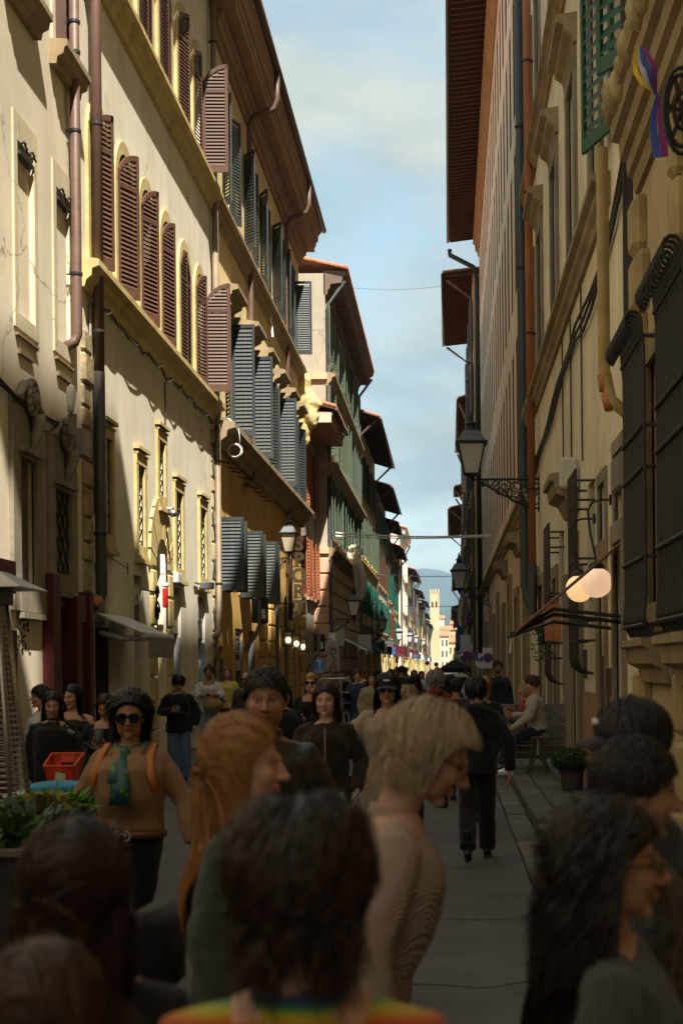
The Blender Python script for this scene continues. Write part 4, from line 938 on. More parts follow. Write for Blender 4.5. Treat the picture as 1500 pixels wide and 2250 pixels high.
# rusticated ground floor blocks on L4
for r_ in range(9):
    z=.15+r_*.7
    for k in range(14):
        s_=60.02+k*1.5+(.4 if r_%2 else 0)
        q=MB(); f.bbox(q,s_,min(s_+1.44,80.9),z,z+.64,-.02,.06,.04); L4.part('rustic_block',q,M_tan)
for r_ in range(9):
    q=MB(); q.bbox(-6.3,-5.0,59.9,60.0,.15+r_*.7,.79+r_*.7,.04); L4.part('rustic_block',q,M_pink)
for zz in (6.85,10.45,14.2):
    q=MB(); q.box(-6.6,-4.99,59.86,60.02,zz-.28,zz); L4.part('string_course',q,M_tan)
# scroll ornament on L4
mb=MB(); c=atY(778,1262,70)
pts=[(c.x+.5*math.sin(t*2.2)*(1-t*.3),70,c.z+1.1-t*2.4) for t in np.linspace(0,1,14)]; mb.tube(pts,[.12+.1*math.sin(t*3) for t in np.linspace(0,1,14)],8); mb.tube([(p[0]-.25,p[1]+.1,p[2]-.05) for p in pts],[.1+.08*math.sin(t*3) for t in np.linspace(0,1,14)],8)
for t in np.linspace(0,5,12): mb.ell((c.x+.35*math.cos(t),70,c.z+1.05+.3*math.sin(t)),(.12,.12,.12),8,6)
L4.part('scroll_ornament',mb,M_ivory,True)
FLa=Fac(-5.1,1)
town_house(FLa,81.05,101,16.2,'house with a deep dark eave beyond the tall cornice, teal shutters',M_yellow,[(4.9,7.0),(8.4,10.8),(12,14.4)],[M_bgreen,M_ggreen,M_dgreen],1.3,courses=((4.3,.3,.25),(8,.3,.2)),spacing=2.4)
town_house(FLa,101.05,118,14.7,'cream house with green shutters under a curved gutter',M_ivory,[(4.4,6.6),(7.8,10),(11.2,13.4)],[M_bgreen,M_brown],1.2,spacing=2.6)
town_house(FLa,118.05,128,13.8,'narrow house with brown shutters beneath a low dark eave',M_cream,[(4.2,6.3),(7.4,9.6),(10.6,12.6)],[M_brown,M_bgreen],1.0,spacing=2.5)
town_house(FLa,128.05,142,12.6,'narrow yellow house with green shutters half way down the street',M_yellow,[(4,6),(7,9),(9.8,11.6)],M_bgreen,1.0,spacing=2.8)
town_house(Fac(-4.75,1),142.05,158,15.4,'white building with a pale moulded cornice standing forward of the row',M_pale,[(4,6),(7.4,9.6),(11,13)],M_pale,.7,eave=M_pale,spacing=3,depthx=5)
town_house(Fac(-4.6,1),158.05,180,12.6,'pale lime coloured house with tiled eave and grey shutters',M_lime,[(4,6.2),(7.6,9.8)],M_greym,1.0,spacing=3)
rowl=[(180,200,-4.7,13.6,M_ivory,M_brown),(200,222,-4.6,12.4,M_cream,M_ggreen),(222,246,-4.8,11.6,M_pink,M_brown),(246,272,-4.5,13,M_yellow,M_dgreen),(272,300,-4.7,11.8,M_ivory,M_brown),(300,335,-4.4,10.6,M_cream,M_ggreen),(335,380,-4.2,12,M_yellow,M_brown)]
nm=['ivory house with brown shutters','cream house with grey-green shutters','pink house with brown shutters','yellow house with dark green shutters','ivory house, smaller, far along the left row','cream house near the far end of the left row','yellow house closing the left row']
for (a,b,X,h,m,sm_),l in zip(rowl,nm): town_house(Fac(X,1),a+.05,b,h,'distant '+l if not l.startswith('y') or 'closing' in l else 'far '+l,m,[(4,6),(7.2,9.2)],sm_,.9,spacing=4,tiles=False,raf=2)
FRa=Fac(1.55,-1)
town_house(FRa,78.1,95,23.3,'shaded house on the right with a very wide dark eave and dark shutters',M_tan,[(4.8,7),(8.4,11),(12.2,14.6),(16,18.4),(19.6,21.8)],M_dgreen,1.6,slope=.1,spacing=3,gm=mat('gutter_dark',(.03,.032,.034)))
town_house(Fac(1.45,-1),95.05,118,19.6,'shaded house with brown shutters behind the wide eave on the right',M_tan,[(4.5,6.5),(8,10.2),(11.6,13.6),(15.4,17.6)],[M_brown,M_dgreen],.6,spacing=3)
town_house(Fac(1.5,-1),118.05,124,16.6,'narrow house with a short tiled eave wedged before the ochre one',M_tan,[(4.5,6.5),(8,10.2),(12,14)],M_dgreen,.8,slope=.2,spacing=3)
town_house(Fac(1.6,-1),124.05,150,15.6,'ochre house on the right with a low tiled eave reaching over the street',M_ochre,[(4.5,6.5),(8,10.2),(11.8,13.8)],M_brown,1.4,slope=.2,spacing=3)
town_house(Fac(1.5,-1),150.05,180,11.4,'grey house on the right beyond the ochre one',M_ivory,[(4,6),(7,9)],M_greym,.9,spacing=4)
town_house(Fac(1.75,-1),180.05,230,9.4,'low far house on the right side of the street',M_cream,[(3.8,5.4),(6.2,7.8)],M_brown,1.2,spacing=5,tiles=False,raf=2)
town_house(Fac(1.9,-1),230.05,300,9.8,'furthest shaded house on the right side of the street',M_tan,[(4,6),(7,8.6)],M_brown,.8,spacing=6,tiles=False,raf=3)
# houses closing the view
def far_block(x0,x1,ytop,Y,label,m,nw=3,nf=2,tw=None,dy=14):
    a=atY(x0,ytop,Y); b=atY(x1,ytop,Y); h=a.z; t=thing('town_house',label,'building',((a.x+b.x)/2,Y,0)); p=PL(t)
    mb=MB(); mb.box(a.x,b.x,Y,Y+dy,0,h); p('wall',mb,m)
    mb=MB(); mb.prism([(a.x-.4,Y-.4,h),(b.x+.4,Y-.4,h),(b.x+.4,Y+dy/2,h+1.6),(a.x-.4,Y+dy/2,h+1.6)],(0,0,0),(0,0,.25)); p('roof',mb,M_tile)
    for i in range(nw):
        for j in range(nf):
            cx=a.x+(i+.5)*(b.x-a.x)/nw; cz=h*(j+.6)/(nf+.2); w=(b.x-a.x)/nw*.22
            mb=MB(); mb.box(cx-w,cx+w,Y-.12,Y+.05,cz-.9,cz+.9); p('window',mb,M_greym if (i+j)%2 else M_brown)
    return t
far_block(958,985,1398,430,'pale far house closing the street on the left',M_ivory,3,3)
far_block(985,1020,1412,440,'tan far house closing the street on the right',M_tan,4,2)
far_block(962,1005,1385,520,'brick coloured house rising behind the street end',M_pink,5,3)
far_block(990,1040,1372,600,'distant terracotta house above the street end',mat('plaster_terracotta',(.55,.28,.18),.9,.2,1.),5,3)
far_block(940,975,1360,640,'distant cream house above the street end',M_cream,4,3)
# battlemented tower
a=atY(944,1303,330); b=atY(964,1303,330); t=thing('stone_tower','square cream tower with battlements above the far left houses','tower',((a.x+b.x)/2,330,0)); p=PL(t)
mb=MB(); mb.box(a.x,b.x,330,334,0,a.z); p('wall',mb,M_tan)
for i in range(4):
    w=(b.x-a.x)/7; mb=MB(); mb.box(a.x+2*i*w,a.x+2*i*w+w,329.9,334.1,a.z,a.z+.9); p('battlement',mb,M_tan)
for i in range(2):
    mb=MB(); mb.box(a.x+.4+i*.9,a.x+.75+i*.9,329.9,330.05,a.z-3.2,a.z-2); p('window',mb,M_dark)
# hills
def hill(name,Y,pts,m,dy,seed):
    mb=MB(); n=160; xs=[atY(p[0],p[1],Y) for p in pts]; X=[q.x for q in xs]; Zs=[q.z for q in xs]; k=10
    gx=np.linspace(X[0],X[-1],n); gz=np.interp(gx,X,Zs)
    for j in range(k):
        t=j/(k-1)
        for i in range(n):
            z=gz[i]*(t**.8)*(1+.05*mnoise.noise(Vector((gx[i]*.004,j*.7,seed))))+ (12*mnoise.noise(Vector((gx[i]*.012,t*3,seed))) if 0<j else 0)
            mb.v.append((gx[i],Y-dy*(1-t),max(z,-20) if j else -20))
    for j in range(k-1):
        for i in range(n-1): a=j*n+i; mb.f.append((a,a+1,a+n+1,a+n))
    tag(obj(name,mb,m,smooth=True),kind='structure')
M_hill=mat('hill_forest',(.035,.055,.03),.95,.4,.01)
hill('hills',5200,[(300,1420),(700,1300),(850,1262),(930,1246),(960,1252),(1000,1268),(1060,1300),(1200,1330),(1700,1380)],M_hill,1800,3)
hill('hills',3000,[(300,1440),(800,1385),(960,1345),(1000,1338),(1080,1350),(1300,1400),(1700,1430)],M_hill,1200,8)
# ------------------------------------------------------------------ people
def _ell(p,c,r):
    q=(p-np.array(c))/np.array(r); k0=np.linalg.norm(q,axis=1); k1=np.linalg.norm(q/np.array(r),axis=1)+1e-9
    return k0*(k0-1)/k1
def _cap(p,a,b,r0,r1):
    a=np.array(a);b=np.array(b); ba=b-a; h=np.clip(((p-a)@ba)/(ba@ba),0,1)
    return np.linalg.norm(p-a-h[:,None]*ba,axis=1)-(r0+(r1-r0)*h)
def _smin(a,b,k):
    h=np.clip(.5+.5*(b-a)/k,0,1); return b*(1-h)+a*h-k*h*(1-h)
def head_sdf(p,g):
    fm=g.get('fem',1); jw=g.get('jaw',1.0); ns=g.get('nose',1.0); ck=g.get('cheek',1.0)
    d=_ell(p,(0,.018,.034),(.074,.094,.086))
    d=_smin(d,_ell(p,(0,-.022,-.028),(.060*jw,.066,.082)),.03)
    px=np.abs(p[:,0]); q=p.copy(); q[:,0]=px
    d=_smin(d,_ell(q,(.036*jw,-.022,-.070),(.022,.036,.026)),.025)
    d=_smin(d,_ell(p,(0,-.070,-.100),(.020*jw,.018,.016)),.022)
    d=_smin(d,_ell(q,(.040,-.060,-.026),(.022*ck,.022,.022*ck)),.02)
    d=_smin(d,_cap(q,(.008,-.083,.021),(.044,-.070,.022),.010 if fm else .013,.008),.012)
    e=_ell(q,(.031,-.094,.002),(.018,.014,.012)); d=-_smin(-d,e,.010)           # eye sockets
    d=_smin(d,_ell(q,(.031,-.0705,.0015),(.0150,.0125,.0115)),.004)              # eyeballs with lids
    d=_smin(d,_cap(p,(0,-.082,.020),(0,-.104*(.85+.15*ns)-.004,-.026),.0075,.0095*ns),.010)
    d=_smin(d,_ell(p,(0,-.104-.006*ns,-.031),(.0105*ns,.011*ns,.0095*ns)),.008)
    d=_smin(d,_ell(q,(.0125,-.094,-.034),(.0075,.010,.0075)),.006)
    d=_smin(d,_ell(p,(0,-.0885,-.0575),(.0215,.0095,.0055)),.006)
    d=_smin(d,_ell(p,(0,-.0875,-.0680),(.0190,.0098,.0062)),.005)
    d=-_smin(-d,_cap(q,(0,-.0995,-.0625),(.022,-.088,-.0615),.0016,.001),.003)
    d=_smin(d,_ell(q,(.074,.012,-.006),(.011,.020,.031)),.008)
    d=-_smin(-d,_ell(q,(.086,.006,-.004),(.008,.011,.018)),.006)
    return d
def head_geo(g,nlon,nlat):
    t=np.linspace(-1,1,nlon,endpoint=False); lon=math.pi*(.55*t+.45*t**3)                 # dense at the front
    s=np.linspace(-1,1,nlat); lat=(math.pi/2)*(.72*s+.28*s**3)
    LO,LA=np.meshgrid(lon,lat); dx=np.sin(LO)*np.cos(LA); dy=-np.cos(LO)*np.cos(LA); dz=np.sin(LA)
    D=np.stack([dx,dy,dz],-1).reshape(-1,3); c=np.array((0,-.008,-.012)); r=np.full(len(D),.19)
    for _ in range(34): r-=.82*head_sdf(c+D*r[:,None],g)
    r=np.clip(r,.02,.2); P=c+D*r[:,None]
    F=[(j*nlon+i,j*nlon+(i+1)%nlon,(j+1)*nlon+(i+1)%nlon,(j+1)*nlon+i) for j in range(nlat-1) for i in range(nlon)]
    return P,F
def head_col(P,g):
    sk=np.array(g['skin']); n=len(P); C=np.tile(sk,(n,1)); x=np.abs(P[:,0]);y=P[:,1];z=P[:,2]
    def blend(w,c): 
        nonlocal C; w=np.clip(w,0,1)[:,None]; C=C*(1-w)+np.array(c)*w
    front=(y<-.045)
    blend(.35*np.exp(-((x-.042)**2+(z+.03)**2)/.0005)*front,sk*np.array((1.15,.75,.7)))
    blend(.35*np.exp(-((x)**2+(z+.03)**2)/.0002)*front,sk*np.array((1.15,.78,.72)))
    if g.get('beard'): 
        w=np.clip((-.036-z)/.02,0,1)*np.clip((.02-y)/.02,0,1)*(1-np.exp(-(x**2/.0004+(z+.063)**2/.00006))); blend(w*g['beard'],g['hairc'])
    lip=((x/.0225)**2+((z+.0625)/.0115)**2<1)&(y<-.078); blend(lip*.85,g.get('lip',sk*np.array((1.0,.45,.42))))
    bz=.024+.006*(1-((x-.03)/.022)**2); br=np.exp(-((z-bz)/.0042)**2)*((x>.010)&(x<.052)&front); blend(br*.85,np.array(g['hairc'])*.7)
    ey=(((x-.0315)/.0125)**2+((z-.0015)/.0046)**2)
    blend((ey<2.0)*front*.5,sk*.4); blend((ey<1.0)*front,np.array((.34,.31,.29))); blend((((x-.0315)**2+(z-.001)**2)<.0058**2)*front,np.array(g.get('iris',(.06,.035,.02))))
    blend(np.exp(-((z-.0085)/.0022)**2)*((x>.017)&(x<.047)&front),np.array((.02,.014,.012)))
    if not g.get('bald'): 
        w=np.clip((z+.9*y+.002-(.012 if g.get('fem',1) else .0))/.010,0,1); blend(w*(y>-.085),np.array(g['hairc'])*.8)
    return C
def hair_geo(hs,hc,T,n,w,rng,body_ell):
    """strands marched over the skull in head space; returns ribbons. hs: style dict"""
    c=np.array((0,.016,.036)); a=np.array((.079,.100,.091))*hs.get('big',1.0)
    pts=[]
    while len(pts)<n:
        d=rng.normal(size=(n*3,3)); d/=np.linalg.norm(d,axis=1)[:,None]; p=c+a*d
        lim=hs.get('line',.0); k=(p[:,2]+.9*p[:,1]>lim)&(p[:,2]>-.085)
        if hs.get('top_only'): k&=p[:,2]>hs['top_only']
        pts+=list(p[k])
    p=np.array(pts[:n]); side=np.where(p[:,0]-hs.get('part',0)>=0,1.,-1.); lay=rng.random(n)
    if hs.get('clump',0): 
        m=max(12,n//hs['clump']); cid=rng.integers(0,m,n); ph=rng.random(m)[cid]*6.28; lay=.75*rng.random(m)[cid]+.25*lay; cl=.8+.4*rng.random(m)[cid]
    else: ph=rng.random(n)*6.28; cl=np.ones(n)
    thick=hs.get('thick',.02)*lay
    Ri=np.array(T.to_3x3().inverted()); g=Ri@np.array((0,0,-1.)); g/=np.linalg.norm(g)
    st=hs['style']; up=np.array((0,0,1.))
    if st=='long': v=np.stack([side*.7,np.full(n,hs.get('back',.35)),np.full(n,-.25)],1)
    elif st=='back': v=np.stack([p[:,0]*2,np.full(n,1.),np.full(n,.1)],1)
    elif st=='bob': v=np.stack([side*.55+p[:,0]*3,(p[:,1]-.0)*4+hs.get('back',.2),np.full(n,-.3)],1)
    else:
        cr=np.array((0,.055,.12)); v=p-cr; v[:,1]+=hs.get('back',0)*.1
    nrm=(p-c)/a**2; nrm/=np.linalg.norm(nrm,axis=1)[:,None]; v-=nrm*(v*nrm).sum(1)[:,None]; v/=np.linalg.norm(v,axis=1)[:,None]+1e-9
    seg=hs.get('seg',12); ln=hs['len']*(hs.get('lmin',.8)+(1-hs.get('lmin',.8))*rng.random(n))*cl; ds=ln/seg
    out=[p+nrm*(.001+thick[:,None]*.3)]; grav=hs.get('grav',.3); lift=hs.get('lift',0)
    A=np.array(T.to_3x3()); t0=np.array(T.translation)
    frm=(rng.random(n)<hs.get('front',0))&(p[:,1]<.05)
    for s in range(seg):
        v=v*(1-grav)+g*grav+rng.normal(size=(n,3))*hs.get('frizz',.03)+nrm*lift*(1 if s<3 else 0)
        lowm=frm&(out[-1][:,2]<-.06); v[lowm,1]-=.30
        v/=np.linalg.norm(v,axis=1)[:,None]+1e-9
        q=out[-1]+v*ds[:,None]
        infl=1+(.003+thick*(.35+.65*min(1,s/4)))[:,None]/a
        e=(q-c)/(a*infl); L_=np.linalg.norm(e,axis=1); shell=c+a*infl*e/np.maximum(L_,1e-6)[:,None]
        hug=np.where(L_<1,1.0,hs.get('hug',.85)*np.clip((q[:,2]+.06)/.05,0,1))[:,None]; q=q*(1-hug)+shell*hug
        # neck column, face and shoulders
        if st in('long','bob','back'):
            nk=(q[:,2]<-.03); rr=np.hypot(q[:,0],(q[:,1]-.025)); rad=.055+thick*.6; k=nk&(rr<rad); sc=(rad/np.maximum(rr,1e-4))
            q[k,0]=(q[:,0]*sc)[k]; q[k,1]=((q[:,1]-.025)*sc+.025)[k]
            far=nk&(rr>.085+thick); sc=((.085+thick)/np.maximum(rr,1e-4))*.6+.4; q[far,0]=(q[:,0]*sc)[far]; q[far,1]=((q[:,1]-.025)*sc+.025)[far]
            fy=hs.get('fy',-.022)-.6*np.clip(q[:,2]-.02,0,.06); fc=(q[:,2]<.07)&(q[:,1]<fy); q[fc,1]=fy[fc]+.3*(q[:,1]-fy)[fc]
            fc=fc|((q[:,1]<.0)&(q[:,2]<.06)); k=fc&(np.abs(q[:,0])<.068+thick*.4); q[k,0]=(side*(.068+thick*.4))[k]
            if body_ell is not None:
                wq=q@A.T+t0
                for (bc,br) in body_ell:
                    e=(wq-np.array(bc))/(np.array(br)+.006); L_=np.linalg.norm(e,axis=1); k=L_<1
                    if k.any(): wq[k]=np.array(bc)+((np.array(br)+.006)*e/np.maximum(L_,1e-6)[:,None])[k]
                q=(wq-t0)@np.linalg.inv(A).T
        v=q-out[-1]; v/=np.linalg.norm(v,axis=1)[:,None]+1e-9
        out.append(q)
    out=np.array(out)                                            # seg+1,n,3
    amp=hs.get('curl',0); fr=hs.get('cfreq',60)
    if amp:
        for s in range(seg+1):
            t=s/seg; L_=ln*t
            out[s,:,0]+=amp*min(1,t*2.5)*np.sin(L_*fr+ph); out[s,:,1]+=amp*min(1,t*2.5)*np.cos(L_*fr+ph)
    tan=np.gradient(out,axis=0); tan/=np.linalg.norm(tan,axis=2)[:,:,None]+1e-9
    no=(out-c)/a**2; no/=np.linalg.norm(no,axis=2)[:,:,None]+1e-9
    tw=rng.normal(size=(n,3))*.35
    wd=np.cross(tan,no+tw[None]); wd/=np.linalg.norm(wd,axis=2)[:,:,None]+1e-9
    tap=np.array([1-.75*max(0,(s/seg-.55)/.45) for s in range(seg+1)])[:,None,None]
    A_=out-wd*w*tap; B_=out+wd*w*tap
    V=np.stack([A_,B_],2).transpose(1,0,2,3).reshape(-1,3)       # n,seg+1,2
    base=np.arange(n)[:,None]*(2*(seg+1))+2*np.arange(seg)[None]
    F=np.stack([base,base+1,base+3,base+2],-1).reshape(-1,4)
    hc=np.array(hc); var=(.62+.75*rng.random((n,1)))*np.ones((1,seg+1)); tip=1+hs.get('tip',.15)*np.linspace(-.6,1,seg+1)[None]
    C=(hc[None,None]*(var*tip)[:,:,None]); 
    if 'hi' in hs:
        k=rng.random(n)<hs.get('hip',.35); C[k]=C[k]*.35+np.array(hs['hi'])*.65*(.7+.5*rng.random((k.sum(),1,1)))
    C=np.repeat(C.reshape(-1,3),2,axis=0)
    # inner cap so that no gap shows the scalp
    nu,nv=28,16; cv=[];cf=[]
    for j in range(nv+1):
        for i in range(nu):
            d=np.array((math.sin(math.pi*j/nv)*math.cos(2*math.pi*i/nu),math.sin(math.pi*j/nv)*math.sin(2*math.pi*i/nu),math.cos(math.pi*j/nv)))
            cv.append(c+a*(1+.25*hs.get('thick',.02)/.09)*d)
    cv=np.array(cv); ok=(cv[:,2]+.9*cv[:,1]>hs.get('line',.0)+.006)&(cv[:,2]>-.06)
    for j in range(nv):
        for i in range(nu):
            q=(j*nu+i,(j+1)*nu+i,(j+1)*nu+(i+1)%nu,j*nu+(i+1)%nu)
            if all(ok[list(q)]): cf.append(q)
    o=len(V); V=np.vstack([V,cv]); C=np.vstack([C,np.tile(hc*.6,(len(cv),1))])
    F=[tuple(int(i) for i in q) for q in F]+[tuple(int(i+o) for i in q) for q in cf]
    return V,F,C
def np_mesh(name,V,F,C=None,smooth=True):
    me=bpy.data.meshes.new(name); me.from_pydata([tuple(v) for v in V],[],F); me.update()
    if smooth: me.polygons.foreach_set('use_smooth',[True]*len(me.polygons))
    if C is not None:
        at=me.color_attributes.new('Col','FLOAT_COLOR','POINT'); at.data.foreach_set('color',np.hstack([C,np.ones((len(C),1))]).astype(np.float32).ravel())
    return me
M_skin=mat('skin',(.5,.3,.2),.48,attr=True,spec=.35,bump=.06,bscale=160.)
M_skin.node_tree.nodes['Principled BSDF'].inputs['Subsurface Weight'].default_value=.12
M_skin.node_tree.nodes['Principled BSDF'].inputs['Subsurface Radius'].default_value=(.012,.005,.003)
M_hair=mat('hair',(.1,.05,.03),.42,attr=True,spec=.45)
def hand(mb,w,d,pn,curl=.5,s=1.0,side=1):
    """w wrist, d direction of the fingers, pn palm normal (the side the fingers curl to)"""
    d=Vector(d).normalized(); pn=Vector(pn); pn=(pn-d*pn.dot(d)).normalized(); x=d.cross(pn)*side; w=Vector(w)
    mb.tube([w-d*.02*s,w+d*.015*s,w+d*.05*s,w+d*.085*s],[.024*s,.029*s,.040*s,.037*s],10,ry=[.019*s,.016*s,.016*s,.013*s],up=x)
    for k,(off,l) in enumerate(((-.029,.068),(-.010,.078),(.010,.073),(.028,.056))):
        b=w+d*.08*s+x*off*s; cur=d.copy(); pts=[b-d*.012*s]; 
        for q,fr in enumerate((.45,.32,.23)):
            an=curl*(.5+.45*q)*(1+.08*k); dd=(d*math.cos(an)+pn*math.sin(an)).normalized(); b=b+dd*l*fr*s*1.05; pts.append(b.copy())
        mb.tube(pts,[.0088*s,.0086*s,.0078*s,.0062*s],7)
    t0=w+d*.028*s-x*.03*s; t1=t0+(d*.5-x*.7+pn*.3).normalized()*.034*s; t2=t1+(d*.85-x*.2+pn*.5).normalized()*.03*s; t3=t2+(d*.9+pn*.55+x*.1).normalized()*.022*s
    mb.tube([t0,t1,t2,t3],[.013*s,.0115*s,.0098*s,.007*s],7)
FABC={}
def fabric(name,col,rough=.9,var=.2,scale=6.,bump=.25,bs=90.,sheen=.15,stretch=None,spec=.2): return mat('fabric_'+name,col,rough,var,scale,bump,bs,sheen=sheen,spec=spec,stretch=stretch)
DEFARM={s:dict(e=(s*.225,.035,1.10),w=(s*.235,-.05,.86)) for s in (-1,1)}
PEOPLE=[]
def person(label,X,Y,h,face,skin,hairc,hair,top,legs=None,lod=1,arms=None,stride=0.,lean=0.,head=(0,0,0),hoff=(0,0,0),hands=None,geo=None,z0=None,fat=1.0,shoes=None,seat=None,group='people in the street',feet=True):
    """face: heading in degrees, 0 looks at the viewer, 90 to the right of the picture, 180 away. top: dict(mat,hem,loose,neck)"""
    rng=np.random.default_rng(int(abs(X*977+Y*131))+5); s=h/1.70
    z0=z0 if z0 is not None else (roadz(max(-4.4,min(.6,X)),Y) if -4.45<X<.66 else (.105 if X<0 else .115))
    root=thing('person',label,'person',(X,Y,z0),group,R(face))
    LN=Matrix.Translation((0,0,.95*s))@Matrix.Rotation(R(lean),4,'X')@Matrix.Translation((0,0,-.95*s))   # forward lean about the hips
    U=lambda p: LN@(Vector(p)*s)
    sd=seat or 0.; D=Vector((0,0,-sd))
    arms_={k:dict(DEFARM[k]) for k in (-1,1)}
    for k,v in (arms or {}).items(): arms_[k].update(v)
    f_=fat; vox={0:.030,1:.017,2:.012,3:.009}[lod]
    # head frame
    hp=U((0+hoff[0],-.012+hoff[1],1.575+hoff[2]))
    T=Matrix.Translation(hp)@Matrix.Rotation(R(head[0]),4,'Z')@Matrix.Rotation(R(head[1]+lean),4,'X')@Matrix.Rotation(R(head[2]),4,'Y')@Matrix.Scale(s,4)
    g=dict(skin=skin,hairc=hairc,fem=1,jaw=rng.uniform(.93,1.06),nose=rng.uniform(.9,1.2),cheek=rng.uniform(.85,1.1)); g.update(geo or {})
    nl={0:(28,18),1:(64,44),2:(110,76),3:(150,104)}[lod]
    P,F=head_geo(g,*nl); C=head_col(P,g); V=[T@Vector(p) for p in P]
    b=MB(); b.v=[tuple(v) for v in V]; b.f=list(F); cols=[C]; sk=np.array(skin)
    def grow(): cols.append(np.tile(sk,(len(b.v)-sum(len(c) for c in cols),1)))
    na={0:8,1:12,2:16,3:20}[lod]
    nb=U((0,.018,1.40)); nm_=(nb+(T@Vector((0,.022,-.05))))/2
    b.tube([U((0,.01,1.33)),nb,nm_,T@Vector((0,.02,-.055)),T@Vector((0,.018,-.01))],[.075*s,.062*s,.054*s,.053*s,.05*s],na,ry=[.065*s,.056*s,.054*s,.056*s,.055*s])
    b.tube([U((0,0,.86))-D*0,U((0,0,1.0)),U((0,-.005,1.2)),U((0,0,1.33)),U((0,.01,1.405)),U((0,.016,1.43))],[.14*s*f_,.12*s*f_,.145*s*f_,.155*s,.11*s,.055*s],na,ry=[.095*s*f_,.085*s*f_,.098*s*f_,.088*s,.07*s,.05*s],up=(1,0,0))
    aw=[]
    for k in (-1,1):
        sh=U((k*.158,.008,1.345)); el=U(arms_[k]['e']); wr=U(arms_[k]['w']); aw.append((k,sh,el,wr))
        b.tube([sh+Vector((-k*.06,0,.025))*s,sh,(sh*2+el)/3+Vector((0,.0,0)),el,(el+wr)/2,wr],[.04*s,.050*s,.044*s,.036*s,.034*s,.024*s],na)
        hd=(hands or {}).get(k,{}); dv=Vector(hd.get('d',(wr-el))); pn=Vector(hd.get('n',(-k*1.,-.25,0)))
        if lod>0: hand(b,wr+(wr-el).normalized()*.012*s,dv,pn,hd.get('c',.45),s*(.95 if g['fem'] else 1.05),side=k)
        else: b.tube([wr,wr+(wr-el).normalized()*.14*s],[.026*s,.02*s],6)
    # legs
    if seat is None:
        st=stride; ft={}
        for k in (-1,1):
            dr=k*st; hipp=Vector((k*.085,0,.90))*s
            an=Vector((k*.085,-dr*.42,.085+(.10*max(0,-dr) if dr<0 else 0)))*s; kn=Vector((k*.088,-dr*.16-.03-(.04*max(0,-dr)),.485))*s
            ft[k]=(hipp,kn,an,(-.9*max(0,-dr)+(.25*max(0,dr)))) 
    else: ft=seat_legs(s)
    for k in (-1,1):
        a0,kn,an,_=ft[k]; b.tube([a0,(a0+kn)/2,kn,(kn*2+an)/3,an],[.07*s,.062*s,.048*s,.05*s,.034*s],na)
    grow(); C=np.vstack(cols)
    me=np_mesh('body',b.v,b.f,C); me.materials.append(M_skin); obj('body',me,None,root)
    # hair
    if hair:
        n_={0:260,1:1100,2:3200,3:9000}[lod]; w_={0:.0085,1:.0042,2:.0023,3:.00125}[lod]
        lq=(top or {}).get('loose',.02); be=[(U((0,.004,1.205)),Vector((.185*f_+lq,.112*f_+lq+.02,.205))*s)]
        V2,F2,C2=hair_geo(hair,hairc,T,int(n_*hair.get('dens',1)),w_*hair.get('wd',1),rng,be)
        V2=V2@np.array(T.to_3x3()).T+np.array(T.translation)
        me=np_mesh('hair',V2,F2,C2); me.materials.append(M_hair); obj('hair',me,None,root)
    # clothes
    if top:
        m=top['mat']; lo_=top.get('loose',.018)*.7; hem=top.get('hem',.86); nk=top.get('neck',1.435); q=MB()
        rings=[(hem,.158,.118),(.92,.158,.118),(1.02,.145,.105),(1.15,.155,.112),(1.26,.168,.118),(1.325,.165,.108),(1.375,.112,.086),(1.415,.072,.066),(1.45,.060,.058)]
        if hem<.85: rings=[(hem,.175+.05*(.9-hem),.135),(.84,.166,.124)]+rings[1:]
        if hem>.92: rings=[r for r in rings if r[0]>hem]; rings=[(hem,.148,.108)]+rings
        rings=[r for r in rings if r[0]<=nk+.001]
        bust=top.get('bust',.012 if g['fem'] else 0)
        pts=[U((0,-(bust*1.0 if 1.12<r[0]<1.3 else 0)+.004,r[0])) for r in rings]; ex=lambda r: lo_ if r[0]<1.33 else lo_*.35
        q.tube(pts,[(r[1]*f_+ex(r))*s for r in rings],18,ry=[(r[2]*f_+ex(r)+(bust if 1.12<r[0]<1.3 else 0))*s for r in rings],up=(1,0,0))
        sl=top.get('sleeve',1.0); sf=top.get('slv',.012)+lo_*.6
        for (k,sh,el,wr) in aw:
            if top.get('bare')==k: sh=sh+(el-sh)*.38
            e2=wr if sl>=1 else el+(wr-el)*max(0,(sl-.5)*2) if sl>.5 else sh+(el-sh)*sl*2
            pp=[sh+Vector((-k*.07,0,.028))*s,sh,sh+(el-sh)*.35,el]; rr=[.042*s,(.052+sf*.6)*s,(.048+sf)*s,(.040+sf)*s]
            if sl<=.5: pp=[sh-Vector((k*.06,0,0))*s,sh,e2]; rr=[.055*s,(.056+sf)*s,(.05+sf*1.3)*s]
            else: pp+=[el+(e2-el)*.5,e2]; rr+=[(.037+sf)*s,(.028+sf*.85)*s]
            q.tube(pp,rr,12)
        if top.get('collar'):
            q.tube([U((0,.014,1.385)),U((0,.018,1.42)),U((0,.016,1.395+top['collar']))],[.082*s,.073*s,.075*s],16,ry=[.078*s,.070*s,.072*s])
        if top.get('hood'):
            q.ell(U((0,.085,1.40)),(.12*s,.07*s,.075*s),14,10)
        o=obj(top.get('name','top'),q,m,root,smooth=True); soften(o,vox*s,top.get('sm',5),top.get('fold',.022),top.get('fsc',.10))
